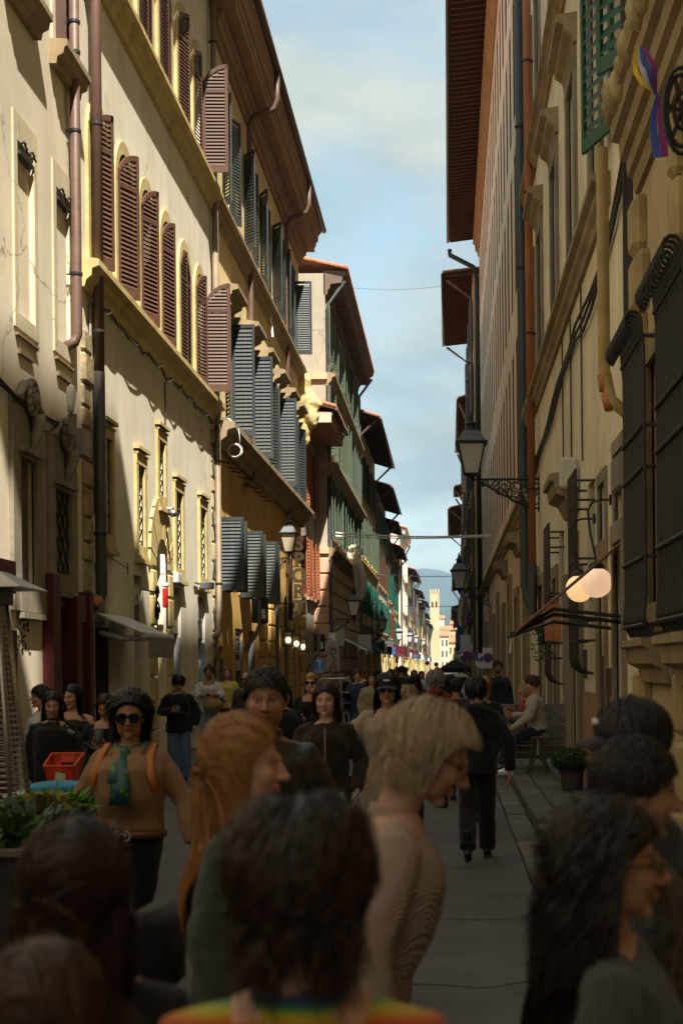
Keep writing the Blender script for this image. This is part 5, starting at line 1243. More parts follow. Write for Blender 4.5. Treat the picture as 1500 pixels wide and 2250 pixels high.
    if legs:
        q=MB(); lo_=legs.get('loose',.012); wide=legs.get('wide',.0); 
        a0=ft[-1][0]; a1=ft[1][0]; c0=(a0+a1)/2
        q.tube([c0+Vector((0,0,-.03))*s,c0+Vector((0,0,.05))*s,c0+Vector((0,0,.13))*s],[.15*s*f_,.158*s*f_,.145*s*f_],16,ry=[.11*s*f_,.115*s*f_,.102*s*f_],up=(1,0,0))
        le=legs.get('len',1.0)
        for k in (-1,1):
            a0,kn,an,_=ft[k]; e=kn+(an-kn)*le
            q.tube([a0+Vector((0,0,.03))*s,a0,(a0+kn)/2,kn,(kn+e)/2,e],[(.078*f_+lo_)*s,(.082*f_+lo_)*s,(.070*f_+lo_)*s,(.053+lo_+wide*.5)*s,(.050+lo_+wide*.8)*s,(.042+lo_+wide)*s],14)
        o=obj(legs.get('name','trousers'),q,legs['mat'],root,smooth=True); soften(o,vox*1.1*s,4,.016,.09)
    if shoes and feet:
        for k in (-1,1):
            an=ft[k][2]; pit=ft[k][3]; q=MB(); l=.245*s
            Rm=Matrix.Rotation(pit,3,'X')
            pts=[(0,.075,-.045),(0,.06,-.03),(0,.0,-.028),(0,-.07,-.045),(0,-.135,-.058),(0,-.175,-.064)]
            q.tube([an+Rm@(Vector(p)*s) for p in pts],[.022*s,.036*s,.040*s,.043*s,.042*s,.020*s],10,ry=[.026*s,.044*s,.046*s,.032*s,.022*s,.012*s],up=(1,0,0))
            q.tube([an+Rm@(Vector((0,.012,-.03))*s),an+Vector((0,.006,.05+shoes.get('h',0)))*s],[.042*s,.046*s],10)
            sh_=obj('shoe',q,shoes['mat'],root,smooth=True); soften(sh_,.008*s if lod>0 else .016,3,0)
            q=MB(); q.tube([an+Rm@(Vector((0,y,-.078))*s) for y in (.085,.05,-.02,-.09,-.15,-.185)],[.02*s,.036*s,.034*s,.043*s,.040*s,.018*s],10,ry=.010*s,up=(1,0,0)); obj('shoe_sole',q,shoes.get('sole',shoes['mat']),sh_)
    return dict(root=root,T=T,U=U,s=s,aw={k:(sh,el,wr) for k,sh,el,wr in aw},ft=ft)
def seat_legs(s):
    out={}
    for k in (-1,1): out[k]=(Vector((k*.085,0,.90))*s,Vector((k*.10,-.40,.86))*s,Vector((k*.10,-.36,.44))*s,0)
    return out
def hpart(p,name,mb,m,smooth=True):
    mb.xf(p['T']); return obj(name,mb,m,p['root'],smooth=smooth)
M_lens=mat('dark_lens',(.006,.006,.007),.25,spec=.15); M_frame=mat('spectacle_frame',(.015,.012,.012),.3)
def sunglasses(p,r=.026,up=0.0,m=None):
    mb=MB()
    for k in (-1,1):
        pts=[(k*.033+r*1.1*math.cos(t),-.094-.006*math.cos(t*0)+.10*abs(k*.033+r*math.cos(t))**2*4,.001+up+r*.92*math.sin(t)) for t in np.linspace(0,2*math.pi,20,endpoint=False)]
        c=(k*.033,-.098,.001+up); mb.add([c]+pts,[(0,i+1,(i+1)%20+1) for i in range(20)]); mb.tube(pts+[pts[0]],.0028,5)
        mb.tube([(k*(.033+r),-.085,.006+up),(k*.078,-.04,.006+up),(k*.079,.015,.004+up)],.003,5)
    mb.tube([(-.010,-.100,.006+up),(.010,-.100,.006+up)],.003,5)
    return hpart(p,'sunglasses',mb,m or M_lens)
def spectacles(p):
    mb=MB()
    for k in (-1,1):
        pts=[(k*.032+.023*math.cos(t),-.100+.25*(k*.032+.023*math.cos(t))**2*6,-.002+.018*math.sin(t)) for t in np.linspace(0,2*math.pi,19)]
        mb.tube(pts,.002,5); mb.tube([(k*.055,-.088,.004),(k*.077,-.045,.006),(k*.079,.015,.003)],.0022,5)
    mb.tube([(-.009,-.106,.003),(.009,-.106,.003)],.002,5)
    o=hpart(p,'spectacles',mb,M_frame); mb=MB()
    for k in (-1,1):
        pts=[(k*.032+.022*math.cos(t),-.0995+.25*(k*.032+.022*math.cos(t))**2*6,-.002+.017*math.sin(t)) for t in np.linspace(0,2*math.pi,18,endpoint=False)]; mb.add(pts,[tuple(range(18))])
    l=obj('lens',mb.xf(p['T']),mat('clear_lens',(.8,.85,.95),.05,trans=.95,spec=.5),o); return o
def cap(p,m,logo=True,turn=0):
    mb=MB(); nu,nv=28,10; c=(0,.012,.045); r=(.088,.108,.094); Rz=Matrix.Rotation(R(turn),3,'Z')
    for j in range(nv+1):
        ph=math.pi*.5*j/nv
        for i in range(nu):
            th=2*math.pi*i/nu; v=Vector((r[0]*math.sin(ph)*math.cos(th),r[1]*math.sin(ph)*math.sin(th),r[2]*math.cos(ph)-.012*(1 if math.sin(th)<0 else -.4)*math.sin(ph)))
            mb.v.append(tuple(Rz@v+Vector(c)))
    for j in range(nv):
        for i in range(nu): mb.f.append((j*nu+i,(j+1)*nu+i,(j+1)*nu+(i+1)%nu,j*nu+(i+1)%nu))
    mb.ell((0,.012,.142),(.008,.008,.005),8,5)
    o=hpart(p,'cap',mb,m)
    mb=MB(); rows=6; cols=13
    for sgn in (0,1):
        for j in range(rows):
            for i in range(cols):
                a=math.pi*(i/(cols-1)-.5)*.86; rr=.093+.075*j/(rows-1)*math.cos(a)**.6
                v=Vector((.083*math.sin(a)*1.02,-.075-.03*math.cos(a)-.068*j/(rows-1)*math.cos(a)**.7,-.012-.018*(math.sin(a)**2)-.020*j/(rows-1)-.004*sgn)); mb.v.append(tuple(Rz@v+Vector(c)))
    for sgn in (0,1):
        for j in range(rows-1):
            for i in range(cols-1): a=sgn*rows*cols+j*cols+i; mb.f.append((a,a+1,a+cols+1,a+cols))
    mb.xf(p['T']); br=obj('brim',mb,m,o,smooth=True)
    if logo:
        mb=MB()
        for i in range(7):
            a=-.22+i*.075; v=Vector((.088*math.sin(a)*1.03,-.109*math.cos(a)*1.0,.028)); mb.ell(tuple(Rz@v+Vector(c)),(.006,.004,.006+.003*(i%2)),6,5)
        mb.xf(p['T']); obj('cap_logo',mb,M_white,o)
    return o
def bag(p,pos,r,m,strap=None,name='handbag'):
    mb=MB(); mb.ell(p['U'](pos),tuple(q*p['s'] for q in r),16,12); o=obj(name,mb,m,p['root'],smooth=True)
    if strap:
        q=MB(); q.tube([p['U'](v) for v in strap],.012*p['s'],6,ry=.005*p['s']); obj('strap',q,m,o,smooth=True)
    return o
def phone(p,k,d=(0,-.02,.05),rot=(0,0,0)):
    w=p['aw'][k][2]; el=p['aw'][k][1]; c=w+(w-el).normalized()*.11*p['s']+Vector(d)
    mb=MB(); mb.bbox(-.037,.037,-.075,.075,-.004,.004,.003); mb.xf(Matrix.Translation(c)@Matrix.Rotation(R(rot[0]),4,'X')@Matrix.Rotation(R(rot[1]),4,'Y'))
    return obj('phone',mb,M_blackm,p['root'])
# ------------------------------------------------------------------ street furniture
M_frost=mat('frosted_glass',(.50,.49,.45),.3,.15,20.,.4,40.); M_lamp=mat('lamp_glass_dusty',(.55,.47,.33),.35,.1,5.)
def lantern(t,p,c,k,glass,detail=True):
    """c: centre of the lantern body bottom, k: scale (body 0.55 tall)"""
    x,y,z=c; b0,b1=.13*k,.24*k; h=.55*k; z1=z+h
    cor=lambda r,zz:[(x-r,y-r,zz),(x+r,y-r,zz),(x+r,y+r,zz),(x-r,y+r,zz)]
    lo,hi=cor(b0,z),cor(b1,z1)
    fr=MB()
    for i in range(4): fr.tube([lo[i],hi[i]],.016*k,6); fr.tube([lo[i],lo[(i+1)%4]],.016*k,6); fr.tube([hi[i],hi[(i+1)%4]],.022*k,6)
    fr.box(x-.29*k,x+.29*k,y-.29*k,y+.29*k,z1+.0,z1+.035*k); p('frame',fr,M_iron)
    for i in range(4):
        g=MB(); j=(i+1)%4; g.add([lo[i],lo[j],hi[j],hi[i]],[(0,1,2,3)]); p('glass_pane',g,glass)
    rf=MB(); a=cor(.255*k,z1+.036*k); b=cor(.15*k,z1+.22*k); c2=cor(.09*k,z1+.26*k)
    rf.add(a+b+c2,[(i,(i+1)%4,4+(i+1)%4,4+i) for i in range(4)]+[(4+i,4+(i+1)%4,8+(i+1)%4,8+i) for i in range(4)]+[(8,9,10,11)]); ro=p('roof',rf,mat('lamp_roof',(.10,.105,.11),.4,.2,6.,metal=.3))
    fi=MB(); fi.tube([(x,y,z1+.25*k),(x,y,z1+.34*k),(x,y,z1+.37*k),(x,y,z1+.42*k),(x,y,z1+.5*k),(x,y,z1+.6*k)],[.09*k,.08*k,.12*k,.05*k,.035*k,.006*k],10); p('finial',fi,M_iron,parent=ro)
    bt=MB(); bt.tube([(x,y,z),(x,y,z-.06*k),(x,y,z-.14*k)],[.12*k,.06*k,.03*k],8); p('base_cup',bt,M_iron)
def scroll(mb,p0,d,u,r,turns,w,sgn=1):
    n=int(14*turns)
    pts=[]
    for i in range(n+1):
        t=i/n; th=t*turns*2*math.pi; rr=r*(1-.85*t); pts.append(Vector(p0)+Vector(d)*(rr*math.cos(th))+Vector(u)*(sgn*rr*math.sin(th)))
    mb.tube(pts,w,5)
def wall_lamp(label,fac,s,lx,zc,k,zb,big=False,glass=None,hang=True):
    """lantern standing on a scrolled bracket that leaves the wall at height zb; lx = lantern X"""
    t=thing('street_lamp',label,'street lamp',(fac.X,s,zb),'street lamps on wall brackets'); p=PL(t)
    lantern(t,p,(lx,s,zc),k,glass or M_frost)
    mb=MB(); sg=fac.sg; wx=fac.X; mb.tube([(wx,s,zb),(lx,s,zb)],.022*k,6); mb.tube([(lx,s,zb-.18*k),(lx,s,zc-.1*k)],.024*k,6)
    L_=abs(lx-wx); d=Vector((sg,0,0)); u=Vector((0,0,1))
    mb.tube([(wx,s,zb-.55*k),(wx+sg*L_*.2,s,zb-.5*k),(wx+sg*L_*.55,s,zb-.28*k),(wx+sg*L_*.9,s,zb-.03)],.02*k,6); mb.tube([(wx,s,zb+.05),(wx,s,zb-.6*k)],.03*k,6)
    n=6 if big else 3
    for i in range(n):
        f_=(i+.6)/n; c=(wx+sg*L_*f_*.85,s,zb-.22*k*(1-f_)-.05); r=(.24*(1-f_)+.05)*k; scroll(mb,c,d,u,r,1.6,.014*k,1 if i%2 else -1); scroll(mb,(c[0]+sg*r*.6,s,c[2]-r*.5),d,u,r*.6,1.4,.012*k,-1 if i%2 else 1)
    p('bracket',mb,M_iron); return t
wall_lamp('large black lantern on an ornate bracket beside the orange downpipe',FR,29.2,atY(1035,1000,29.2).x,atY(1035,1042,29.2).z,1.12,atY(1035,1054,29.2).z,True)
wall_lamp('black lantern on a scrolled bracket left of the black downpipe, pale glass',Fac(1.9,-1),65.8,atY(1008,1270,65.8).x,atY(1008,1305-12,65.8).z,1.45,atY(1008,1289+4,65.8).z)
for (x,y,Y,l) in ((1037,1330,84,'third lantern along the right wall with a white bracket'),(1030,1372,100,'fourth lantern along the right wall, grey glass'),(1022,1390,118,'fifth lantern along the right wall below the flags'),(1017,1405,140,'sixth lantern along the right wall, very small'),(1012,1412,165,'furthest lantern along the right wall')):
    q=atY(x,y,Y); wall_lamp(l,Fac(1.5 if Y<120 else 1.6,-1),Y,q.x,q.z-.4,1.5,q.z-.75,glass=mat('milk_glass',(.72,.71,.66),.4))
q=atY(635,1212,43.5); wall_lamp('dusty lantern on a black bracket in front of the vertical sport sign',FL,43.5,q.x,q.z,.98,atY(635,1226,43.5).z,glass=M_lamp)
q=atY(778,1352,60.6); wall_lamp('pale lantern at the corner of the rusticated building',FL4,60.6,q.x,q.z,1.1,atY(778,1360,60.6).z,glass=mat('milk_glass',(.72,.71,.66),.4))
for (x,y,Y,l) in ((840,1385,92,'lantern with a black roof on the left wall above the crowd'),(877,1405,122,'small pale lantern on the yellow left wall'),(900,1410,150,'tiny lantern on the left wall past the white building'),(914,1412,180,'tiny lantern second past the white building on the left'),(930,1416,220,'furthest tiny lantern on the left wall')):
    q=atY(x,y,Y); wall_lamp(l,Fac(-5.1 if Y<140 else -4.6,1),Y,q.x,q.z,1.2,q.z-.25,glass=M_lamp if Y<100 else MATS['milk_glass'])
# three small lit square lanterns on L3
M_bulb=mat('warm_bulb',(.9,.8,.5),.4,emit=(1.0,.82,.42),estr=1.6)
for i,(x,y,l) in enumerate(((633,1403,'square lit lantern nearest of the three by the shop door'),(651,1411,'middle of the three square lit lanterns by the shop door'),(665,1418,'furthest of the three square lit lanterns by the shop door'))):
    Y=(46.5,49.5,52.3)[i]; q=atY(x,y,Y); t=thing('wall_lantern',l,'lantern',(q.x,Y,q.z),'square lit lanterns'); p=PL(t); w=.14; h=.24
    mb=MB()
    for sx in (-1,1):
        for sy in (-1,1): mb.box(q.x+sx*w-.015,q.x+sx*w+.015,Y+sy*w-.015,Y+sy*w+.015,q.z-h,q.z+h)
    for zz in (-h,h): mb.box(q.x-w-.02,q.x+w+.02,Y-w-.02,Y+w+.02,q.z+zz-.02,q.z+zz+.02)
    mb.tube([(q.x,Y,q.z+h),(q.x,Y,q.z+h+.14),(FL.x(0),Y,q.z+h+.16)],.014,5); p('frame',mb,M_iron)
    for sy in (-1,1):
        g=MB(); g.box(q.x-w+.016,q.x+w-.016,Y+sy*(w+.003)-.001,Y+sy*(w+.003)+.001,q.z-h+.02,q.z+h-.02); p('glass_pane',g,mat('clear_pane',(.9,.9,.85),.1,trans=.95))
    mb=MB(); mb.ell((q.x,Y,q.z-.05),(.085,.085,.095),12,8); p('bulb',mb,M_bulb,True)
# globe lamps on R2
M_globe=mat('opal_globe',(.85,.74,.62),.25,emit=(1.0,.62,.38),estr=.16,spec=.5); M_globe2=mat('opal_globe_warm',(.85,.70,.5),.25,emit=(1.0,.58,.26),estr=.20,spec=.5)
for (x,y,px_,py_,m,l) in ((1310,1280,1345,1098,M_globe,'nearer round opal globe lamp on a curved arm'),(1272,1293,1308,1140,M_globe2,'further round opal globe lamp, warmer and half hidden')):
    s_=FR.S(px_,y=py_); q=atY(x,y,s_); zp=FR.Z(px_,py_); r=.175; xx=min(q.x,1.72)
    t=thing('globe_lamp',l,'lamp',(1.9,s_,zp),'globe lamps on the right wall'); p=PL(t)
    mb=MB(); mb.ell((q.x,s_,q.z),(r,r,r),28,20); p('globe',mb,m,True)
    mb=MB(); mb.tube([(q.x,s_,q.z+r-.02),(q.x,s_,q.z+r+.03),(q.x,s_,q.z+r+.07)],[.10,.085,.03],14); p('fitter_cap',mb,M_iron,True)
    ax=atY(x-14,y,s_).x; mb=MB(); mb.tube([(1.9,s_,zp),(ax+.12,s_,zp+.0),(ax+.03,s_,zp-.03),(ax-.02,s_,zp-.12),(ax,s_,zp-.35),(q.x,s_,q.z+r+.05)],.013,7); mb.box(1.86,1.9,s_-.02,s_+.02,zp-.06,zp+.06); p('curved_arm',mb,M_iron)
# retractable awning on R2, seen edge on
s_=15.5; A=atY(1372,1193,s_); B=atY(1126,1394,s_); t=thing('awning','rust coloured folding awning with black arms, seen almost edge-on beside the globe lamps','awning',(1.9,s_,A.z)); p=PL(t)
yl=.55; xa=1.89
mb=MB(); mb.prism([(xa,0,A.z),(B.x,0,B.z),(B.x,0,B.z+.008),(xa,0,A.z+.008)],(0,s_+.02,0),(0,s_+yl,0)); p('awning_fabric',mb,mat('awning_rust',(.30,.12,.07),.8,.15,3.))
mb=MB(); mb.tube([(xa,s_,A.z),(B.x,s_,B.z)],.018,7); p('side_rail',mb,mat('rail_rust',(.20,.085,.05),.4,.2,4.))
mb=MB(); mb.tube([(B.x,s_-.05,B.z),(B.x,s_+yl,B.z)],.035,8); p('front_bar',mb,M_blackm)
for zz,ss in ((1338,.05),(1350,.3),(1366,.9)):
    m1=atY(1215,zz,s_+ss); m2=atY(1362,zz+18,s_+ss); mb=MB(); mb.tube([(m1.x,s_+ss,m1.z),(m2.x+.05,s_+ss,m2.z)],.022,7); mb.tube([(m1.x,s_+ss,m1.z),(B.x,s_+ss+.5,B.z)],.02,7); p('folding_arm',mb,M_blackm)
mb=MB()
for k in range(5): mb.add([(B.x-.01,s_+k*.1,B.z-.02),(B.x-.01,s_+k*.1+.1,B.z-.02),(B.x-.02+.01*math.sin(k+1),s_+k*.1+.1,B.z-.2),(B.x-.02+.01*math.sin(k),s_+k*.1,B.z-.2)],[(0,1,2,3)])
p('valance',mb,mat('valance_pale',(.48,.45,.40),.8))
for xo in (1203,1223):
    q=atY(xo,1365,17.5); mb=MB(); mb.box(q.x-.045,q.x+.045,17.47,17.53,q.z-.24,q.z+.2); p('terracotta_board',mb,M_copper)
# hanging plant on the awning
q=atY(1190,1400,17.6); t=thing('hanging_plant','small trailing green plant hanging beside the awning arm','plant',tuple(q)); p=PL(t); mb=MB()
for k in range(90):
    a=random.random()*6.28; r=random.random()*.16; c=Vector((q.x+r*math.cos(a),17.6+r*math.sin(a),q.z+.2-random.random()*.5)); d=Vector((random.uniform(-1,1),random.uniform(-1,1),random.uniform(-.6,.6))).normalized()*.05; e=d.orthogonal().normalized()*.012; mb.add([c-d,c+e,c+d,c-e],[(0,1,2,3)])
M_leafy=mat('leaf_olive',(.06,.10,.02),.6,.4,8.); p('leaves',mb,M_leafy); mb=MB(); mb.tube([(q.x,17.6,q.z+.25),(q.x,17.6,q.z-.1)],[.07,.05],8); p('pot',mb,M_blackm)
# SPORT sign (vertical letters in a thin frame)
Y=46.0; t=thing('shop_sign','vertical sign of white letters spelling SPORT in a thin frame','sign',tuple(atY(651,1348,Y))); 
M_let=mat('letter_white',(.62,.60,.55),.5,.1,5.)
for k,ch in enumerate('SPORT'):
    q=atY(657,1196+k*35,Y); text(ch,.62,(q.x,Y,q.z),t,M_let,'cam',.05,'letter',.02)
p=PL(t); mb=MB(); a=atY(641,1178,Y); b=atY(641,1346,Y); mb.tube([a,b],.02,5)
for k in range(6): q=atY(641,1178+k*33.6,Y); mb.tube([q,(q.x+.38,Y,q.z)],.014,5)
mb.tube([(FL.x(0),Y,a.z-.2),a+Vector((0,0,-.2))],.02,5); mb.tube([(FL.x(0),Y,b.z+.3),b+Vector((0,0,.3))],.02,5); p('frame',mb,M_iron)
# backs of sign boxes on bent poles
def boxsign(x0,x1,y0,y1,Y,poly,label):
    a=atY(x0,y1,Y); b=atY(x1,y0,Y); base=atY(poly[-1][0],poly[-1][1],Y); t=thing('traffic_display',label,'display',(base.x,Y,0)); p=PL(t)
    mb=MB(); mb.bbox(a.x,b.x,Y,Y+.16,a.z,b.z,.02); p('casing',mb,M_blackm)
    for (u,v) in ((.72,.45),(.75,.25)):
        mb=MB(); w=.05; mb.box(a.x+(b.x-a.x)*u-w,a.x+(b.x-a.x)*u+w,Y-.004,Y+.0,a.z+(b.z-a.z)*v-w*1.2,a.z+(b.z-a.z)*v+w*1.2); p('sticker',mb,M_white)
    mb=MB(); mb.tube([tuple(atY(px_,py_,Y-.06)) for px_,py_ in poly]+[(base.x,Y-.06,0)],.055,10); p('pole',mb,mat('pole_grey',(.14,.155,.165),.45,.2,3.),True)
boxsign(553,588,1313,1369,38.5,[(569,1316),(570,1375),(562,1395),(524,1448),(521,1470)],'black traffic display seen from behind on a bent grey pole by the yellow wall')
boxsign(688,713,1393,1432,50,[(701,1395),(701,1432),(675,1470),(672,1490)],'smaller black traffic display from behind on a bent pole by the rusticated corner')
# ZTL board, T sign, hospital sign
Y=40; a=atY(719,1475,Y); b=atY(745,1408,Y); t=thing('road_sign','tall grey traffic board with a red slashed circle, 19 and a warning triangle','sign',((a.x+b.x)/2,Y,0)); p=PL(t)
mb=MB(); mb.bbox(a.x,b.x,Y,Y+.12,a.z,b.z,.01); p('board',mb,mat('board_grey',(.36,.34,.33),.5,.1,4.)); w=b.x-a.x; h=b.z-a.z
mb=MB(); mb.tube([((a.x+b.x)/2-.05,Y+.06,0),((a.x+b.x)/2-.05,Y+.06,a.z)],.035,8); p('pole',mb,M_steel)
def ringm(c,r,w_,Y_,n=28):
    m=MB(); 
    for i in range(n):
        t0=2*math.pi*i/n;t1=2*math.pi*(i+1)/n
        m.add([(c[0]+r*math.cos(t0),Y_,c[1]+r*math.sin(t0)),(c[0]+r*math.cos(t1),Y_,c[1]+r*math.sin(t1)),(c[0]+(r-w_)*math.cos(t1),Y_,c[1]+(r-w_)*math.sin(t1)),(c[0]+(r-w_)*math.cos(t0),Y_,c[1]+(r-w_)*math.sin(t0))],[(0,1,2,3)])
    return m
M_sred=mat('sign_red',(.50,.03,.03),.5); M_sblk=mat('sign_black',(.02,.02,.02),.5); M_sblue=mat('sign_blue',(.03,.25,.72),.4); M_sdblue=mat('sign_dark_blue',(.03,.08,.30),.4)
cx=(a.x+b.x)/2; c=(cx,a.z+h*.64); p('symbol_ring',ringm(c,w*.26,.03,Y-.004),M_sblk); mb=MB(); mb.add([(c[0]-w*.36,Y-.006,c[1]-w*.30),(c[0]-w*.28,Y-.006,c[1]-w*.30),(c[0]+w*.36,Y-.006,c[1]+w*.30),(c[0]+w*.28,Y-.006,c[1]+w*.30)],[(0,1,2,3)]); p('red_slash',mb,M_sred)
text('19',.12,(cx,Y-.004,a.z+h*.42),t,M_sblk,'cam',.002,bold=.003); mb=MB()
for (x0,x1,z0,z1) in ((-.25,.25,.345,.352),(-.25,.25,.488,.495),(-.25,-.235,.345,.495),(.235,.25,.345,.495)): mb.box(cx+x0*w,cx+x1*w,Y-.003,Y,a.z+h*z0,a.z+h*z1)
p('number_frame',mb,M_sblk); mb=MB(); tri=[(cx-w*.3,a.z+h*.14),(cx+w*.3,a.z+h*.14),(cx,a.z+h*.31)]
for i in range(3):
    u,v=tri[i],tri[(i+1)%3]; mb.tube([(u[0],Y-.006,u[1]),(v[0],Y-.006,v[1])],.016,4)
mb.box(cx-.01,cx+.01,Y-.006,Y,a.z+h*.18,a.z+h*.25); p('warning_triangle',mb,M_sred)
for z_,tx in ((.80,'zona'),(.76,'pedonale'),(.09,'attenzione'),(.05,'telecamere')): text(tx,.055,(cx,Y-.004,a.z+h*z_),t,M_sblk,'cam',.002)
mb=MB(); mb.box(a.x,b.x,Y-.003,Y,a.z+h*.535,a.z+h*.54); mb.box(a.x,b.x,Y-.003,Y,a.z+h*.335,a.z+h*.34); p('divider',mb,M_sblk)
Y=43; a=atY(692,1480,Y); b=atY(712,1447,Y); t=thing('road_sign','blue dead-end sign with a white T','sign',((a.x+b.x)/2,Y,0)); p=PL(t); mb=MB(); mb.box(a.x,b.x,Y,Y+.02,a.z,b.z); p('plate',mb,M_sblue); cx=(a.x+b.x)/2; w=b.x-a.x; h=b.z-a.z
mb=MB(); mb.box(cx-w*.09,cx+w*.09,Y-.005,Y-.001,a.z+h*.36,b.z-h*.08); mb.box(cx-w*.3,cx-w*.09-.001,Y-.005,Y-.001,b.z-h*.22,b.z-h*.08); mb.box(cx+w*.09+.001,cx+w*.3,Y-.005,Y-.001,b.z-h*.22,b.z-h*.08); p('letter_t',mb,M_white)
for z_,tx in ((.27,'STRADA'),(.16,'AL TERMINE'),(.06,'CHIUSA')): text(tx,.055,(cx,Y-.003,a.z+h*z_),t,M_white,'cam',.002,bold=.002)
mb=MB(); mb.tube([(cx,Y+.05,0),(cx,Y+.05,b.z)],.03,8); p('pole',mb,M_greym)
Y=41; a=atY(722,1409,Y); b=atY(737,1390,Y); t=thing('road_sign','white sign with a blue arrow above the grey traffic board','sign',((a.x+b.x)/2,Y,0)); p=PL(t); mb=MB(); mb.box(a.x,b.x,Y,Y+.02,a.z,b.z); p('plate',mb,M_white); mb=MB(); cx=(a.x+b.x)/2; mb.tube([(cx-.06+.07*math.cos(t_),Y-.003,a.z+.0+.07*math.sin(t_)) for t_ in np.linspace(0,2.6,10)],.014,5); mb.box(cx-.07,cx-.02,Y-.003,Y-.001,b.z-.07,b.z-.04); p('blue_arrow',mb,M_sblue); mb=MB(); mb.tube([(cx,Y+.04,0),(cx,Y+.04,a.z)],.03,8); p('pole',mb,M_greym)
# iron scroll sign and vertical letter sign far left
Y=84; t=thing('shop_sign','vertical sign of grey letters on the teal-shuttered house','sign',tuple(atY(823,1400,Y)))
for k,ch in enumerate('INVICTA'): q=atY(823.5,1316+k*13.5,Y); text(ch,.42,(q.x,Y,q.z),t,mat('letter_grey',(.42,.43,.42),.5),'cam',.03,'letter',.01)
p=PL(t); mb=MB(); q=atY(817,1310,Y); q2=atY(817,1404,Y); mb.tube([q,q2],.03,5); mb.tube([(-5.1,Y,q.z-.3),(q.x,Y,q.z-.3)],.02,5); p('frame',mb,M_iron)
Y=88; q=atY(821,1409,Y); t=thing('shop_sign','hanging sign with pale letters under iron scrolls','sign',tuple(q)); p=PL(t); mb=MB(); mb.box(q.x-.47,q.x+.47,Y,Y+.03,q.z-.1,q.z+.1); p('board',mb,M_greym); text('PROFUM',.22,(q.x,Y-.006,q.z),t,M_white,'cam',.01,bold=.004); mb=MB(); mb.tube([(-5.1,Y,q.z+.35),(q.x+.5,Y,q.z+.35)],.02,5)
for k in range(3): scroll(mb,(q.x-.3+k*.3,Y,q.z+.25),Vector((1,0,0)),Vector((0,0,1)),.14,1.6,.014)
p('iron_scrolls',mb,M_iron)
# parking and no-parking signs on the right
def disc_sign(x,y,Y,r,label,kind,pole=True):
    q=atY(x,y,Y); t=thing('road_sign',label,'sign',(q.x,Y,0)); p=PL(t); mb=MB()
    if kind=='P':
        mb.box(q.x-r,q.x+r,Y,Y+.02,q.z-r,q.z+r); p('plate',mb,M_sdblue); text('P',r*1.7,(q.x,Y-.004,q.z),t,M_white,'cam',.003,bold=.015)
    else:
        mb.prism([(q.x+r*math.cos(t_),0,q.z+r*math.sin(t_)) for t_ in np.linspace(0,6.283,25)[:-1]],(0,Y,0),(0,Y+.02,0)); p('plate',mb,M_sdblue); p('red_ring',ringm((q.x,q.z),r,r*.2,Y-.004),M_sred); mb=MB(); mb.tube([(q.x-r*.7,Y-.006,q.z+r*.7),(q.x+r*.7,Y-.006,q.z-r*.7)],r*.08,4); p('red_bar',mb,M_sred)
        if kind=='B': mb=MB(); mb.box(q.x-r*1.05,q.x+r*1.05,Y+.021,Y+.03,q.z-r*2.1,q.z+r*2.0); p('backing_plate',mb,M_white)
    if pole: mb=MB(); mb.tube([(q.x,Y+.06,.0),(q.x,Y+.06,q.z+r)],.03,8); p('pole',mb,M_greym)
disc_sign(1054,1443,62,.20,'blue parking sign with a white P beside the black downpipe','P')
disc_sign(1071,1445,60,.21,'no parking sign on a white plate right of the parking sign','B')
disc_sign(1044,1441,66,.20,'no parking disc just left of the parking sign','N'); disc_sign(1033,1441,74,.19,'no parking disc between the two other discs on the right','N'); disc_sign(1020,1448,70,.19,'lowest no parking disc left on the right pavement','N'); disc_sign(1024,1438,80,.19,'highest small no parking disc on the right pavement','N')
for (x,y,Y,l) in ((938,1457,150,'tiny round sign over the crowd, left of the pair'),(958,1460,150,'tiny round sign over the crowd, right of the pair')): disc_sign(x,y,Y,.24,l,'N')
q=atY(1053,1460,58); t=thing('banner','tilted white notice sheet under the parking sign','banner',tuple(q)); mb=MB(); mb.prism([(q.x-.17,58,q.z+.17),(q.x+.17,58,q.z+.06),(q.x+.17,58,q.z-.2),(q.x-.17,58,q.z-.05)],(0,0,0),(0,.02,0)); PL(t)('sheet',mb,M_white)
# flags
def flag(label,Y,pts,cols,stars=False):
    t=thing('flag',label,'flag',tuple(atY(*pts[0],Y))); p=PL(t)
    a,b,c,d=[atY(*q,Y) for q in pts]      # top-left, top-right, bottom-right, bottom-left
    for k,cl in enumerate(cols):
        mb=MB(); n=10
        for i in range(n+1):
            for j in (0,1):
                u=(k+j)/len(cols); v=i/n; q=(a*(1-u)+b*u)*(1-v)+(d*(1-u)+c*u)*v; q=q+Vector((0,.12*math.sin(v*5+u*4),0)); mb.v.append(tuple(q))
        mb.f=[(2*i,2*i+1,2*i+3,2*i+2) for i in range(n)]; p('flag_stripe' if len(cols)>1 else 'cloth',mb,cl,True)
    mb=MB(); mb.tube([a+Vector((-.02,.3,.1)),a+Vector((1.4,.6,-.9))],.02,5); p('flagpole',mb,M_steel)
M_fb=mat('flag_blue',(.025,.10,.26),.8); M_fr=mat('flag_red',(.50,.03,.03),.8); M_fy=mat('flag_yellow',(.75,.50,.03),.8); M_fg=mat('flag_green',(.02,.22,.08),.8)
flag('dark blue flag hanging from the right wall above the crowd',95,[(1003,1362),(1021,1396),(1008,1432),(1003,1430)],[M_fb])
flag('red and green flag partly behind the blue flag',96,[(1000,1385),(1007,1395),(1003,1431),(999,1430)],[M_fr,M_white,M_fg])
flag('red flag with a yellow stripe draped beside the black downpipe',80,[(1040,1400),(1058,1424),(1060,1433),(1046,1422)],[M_fr,M_fy,M_fr])
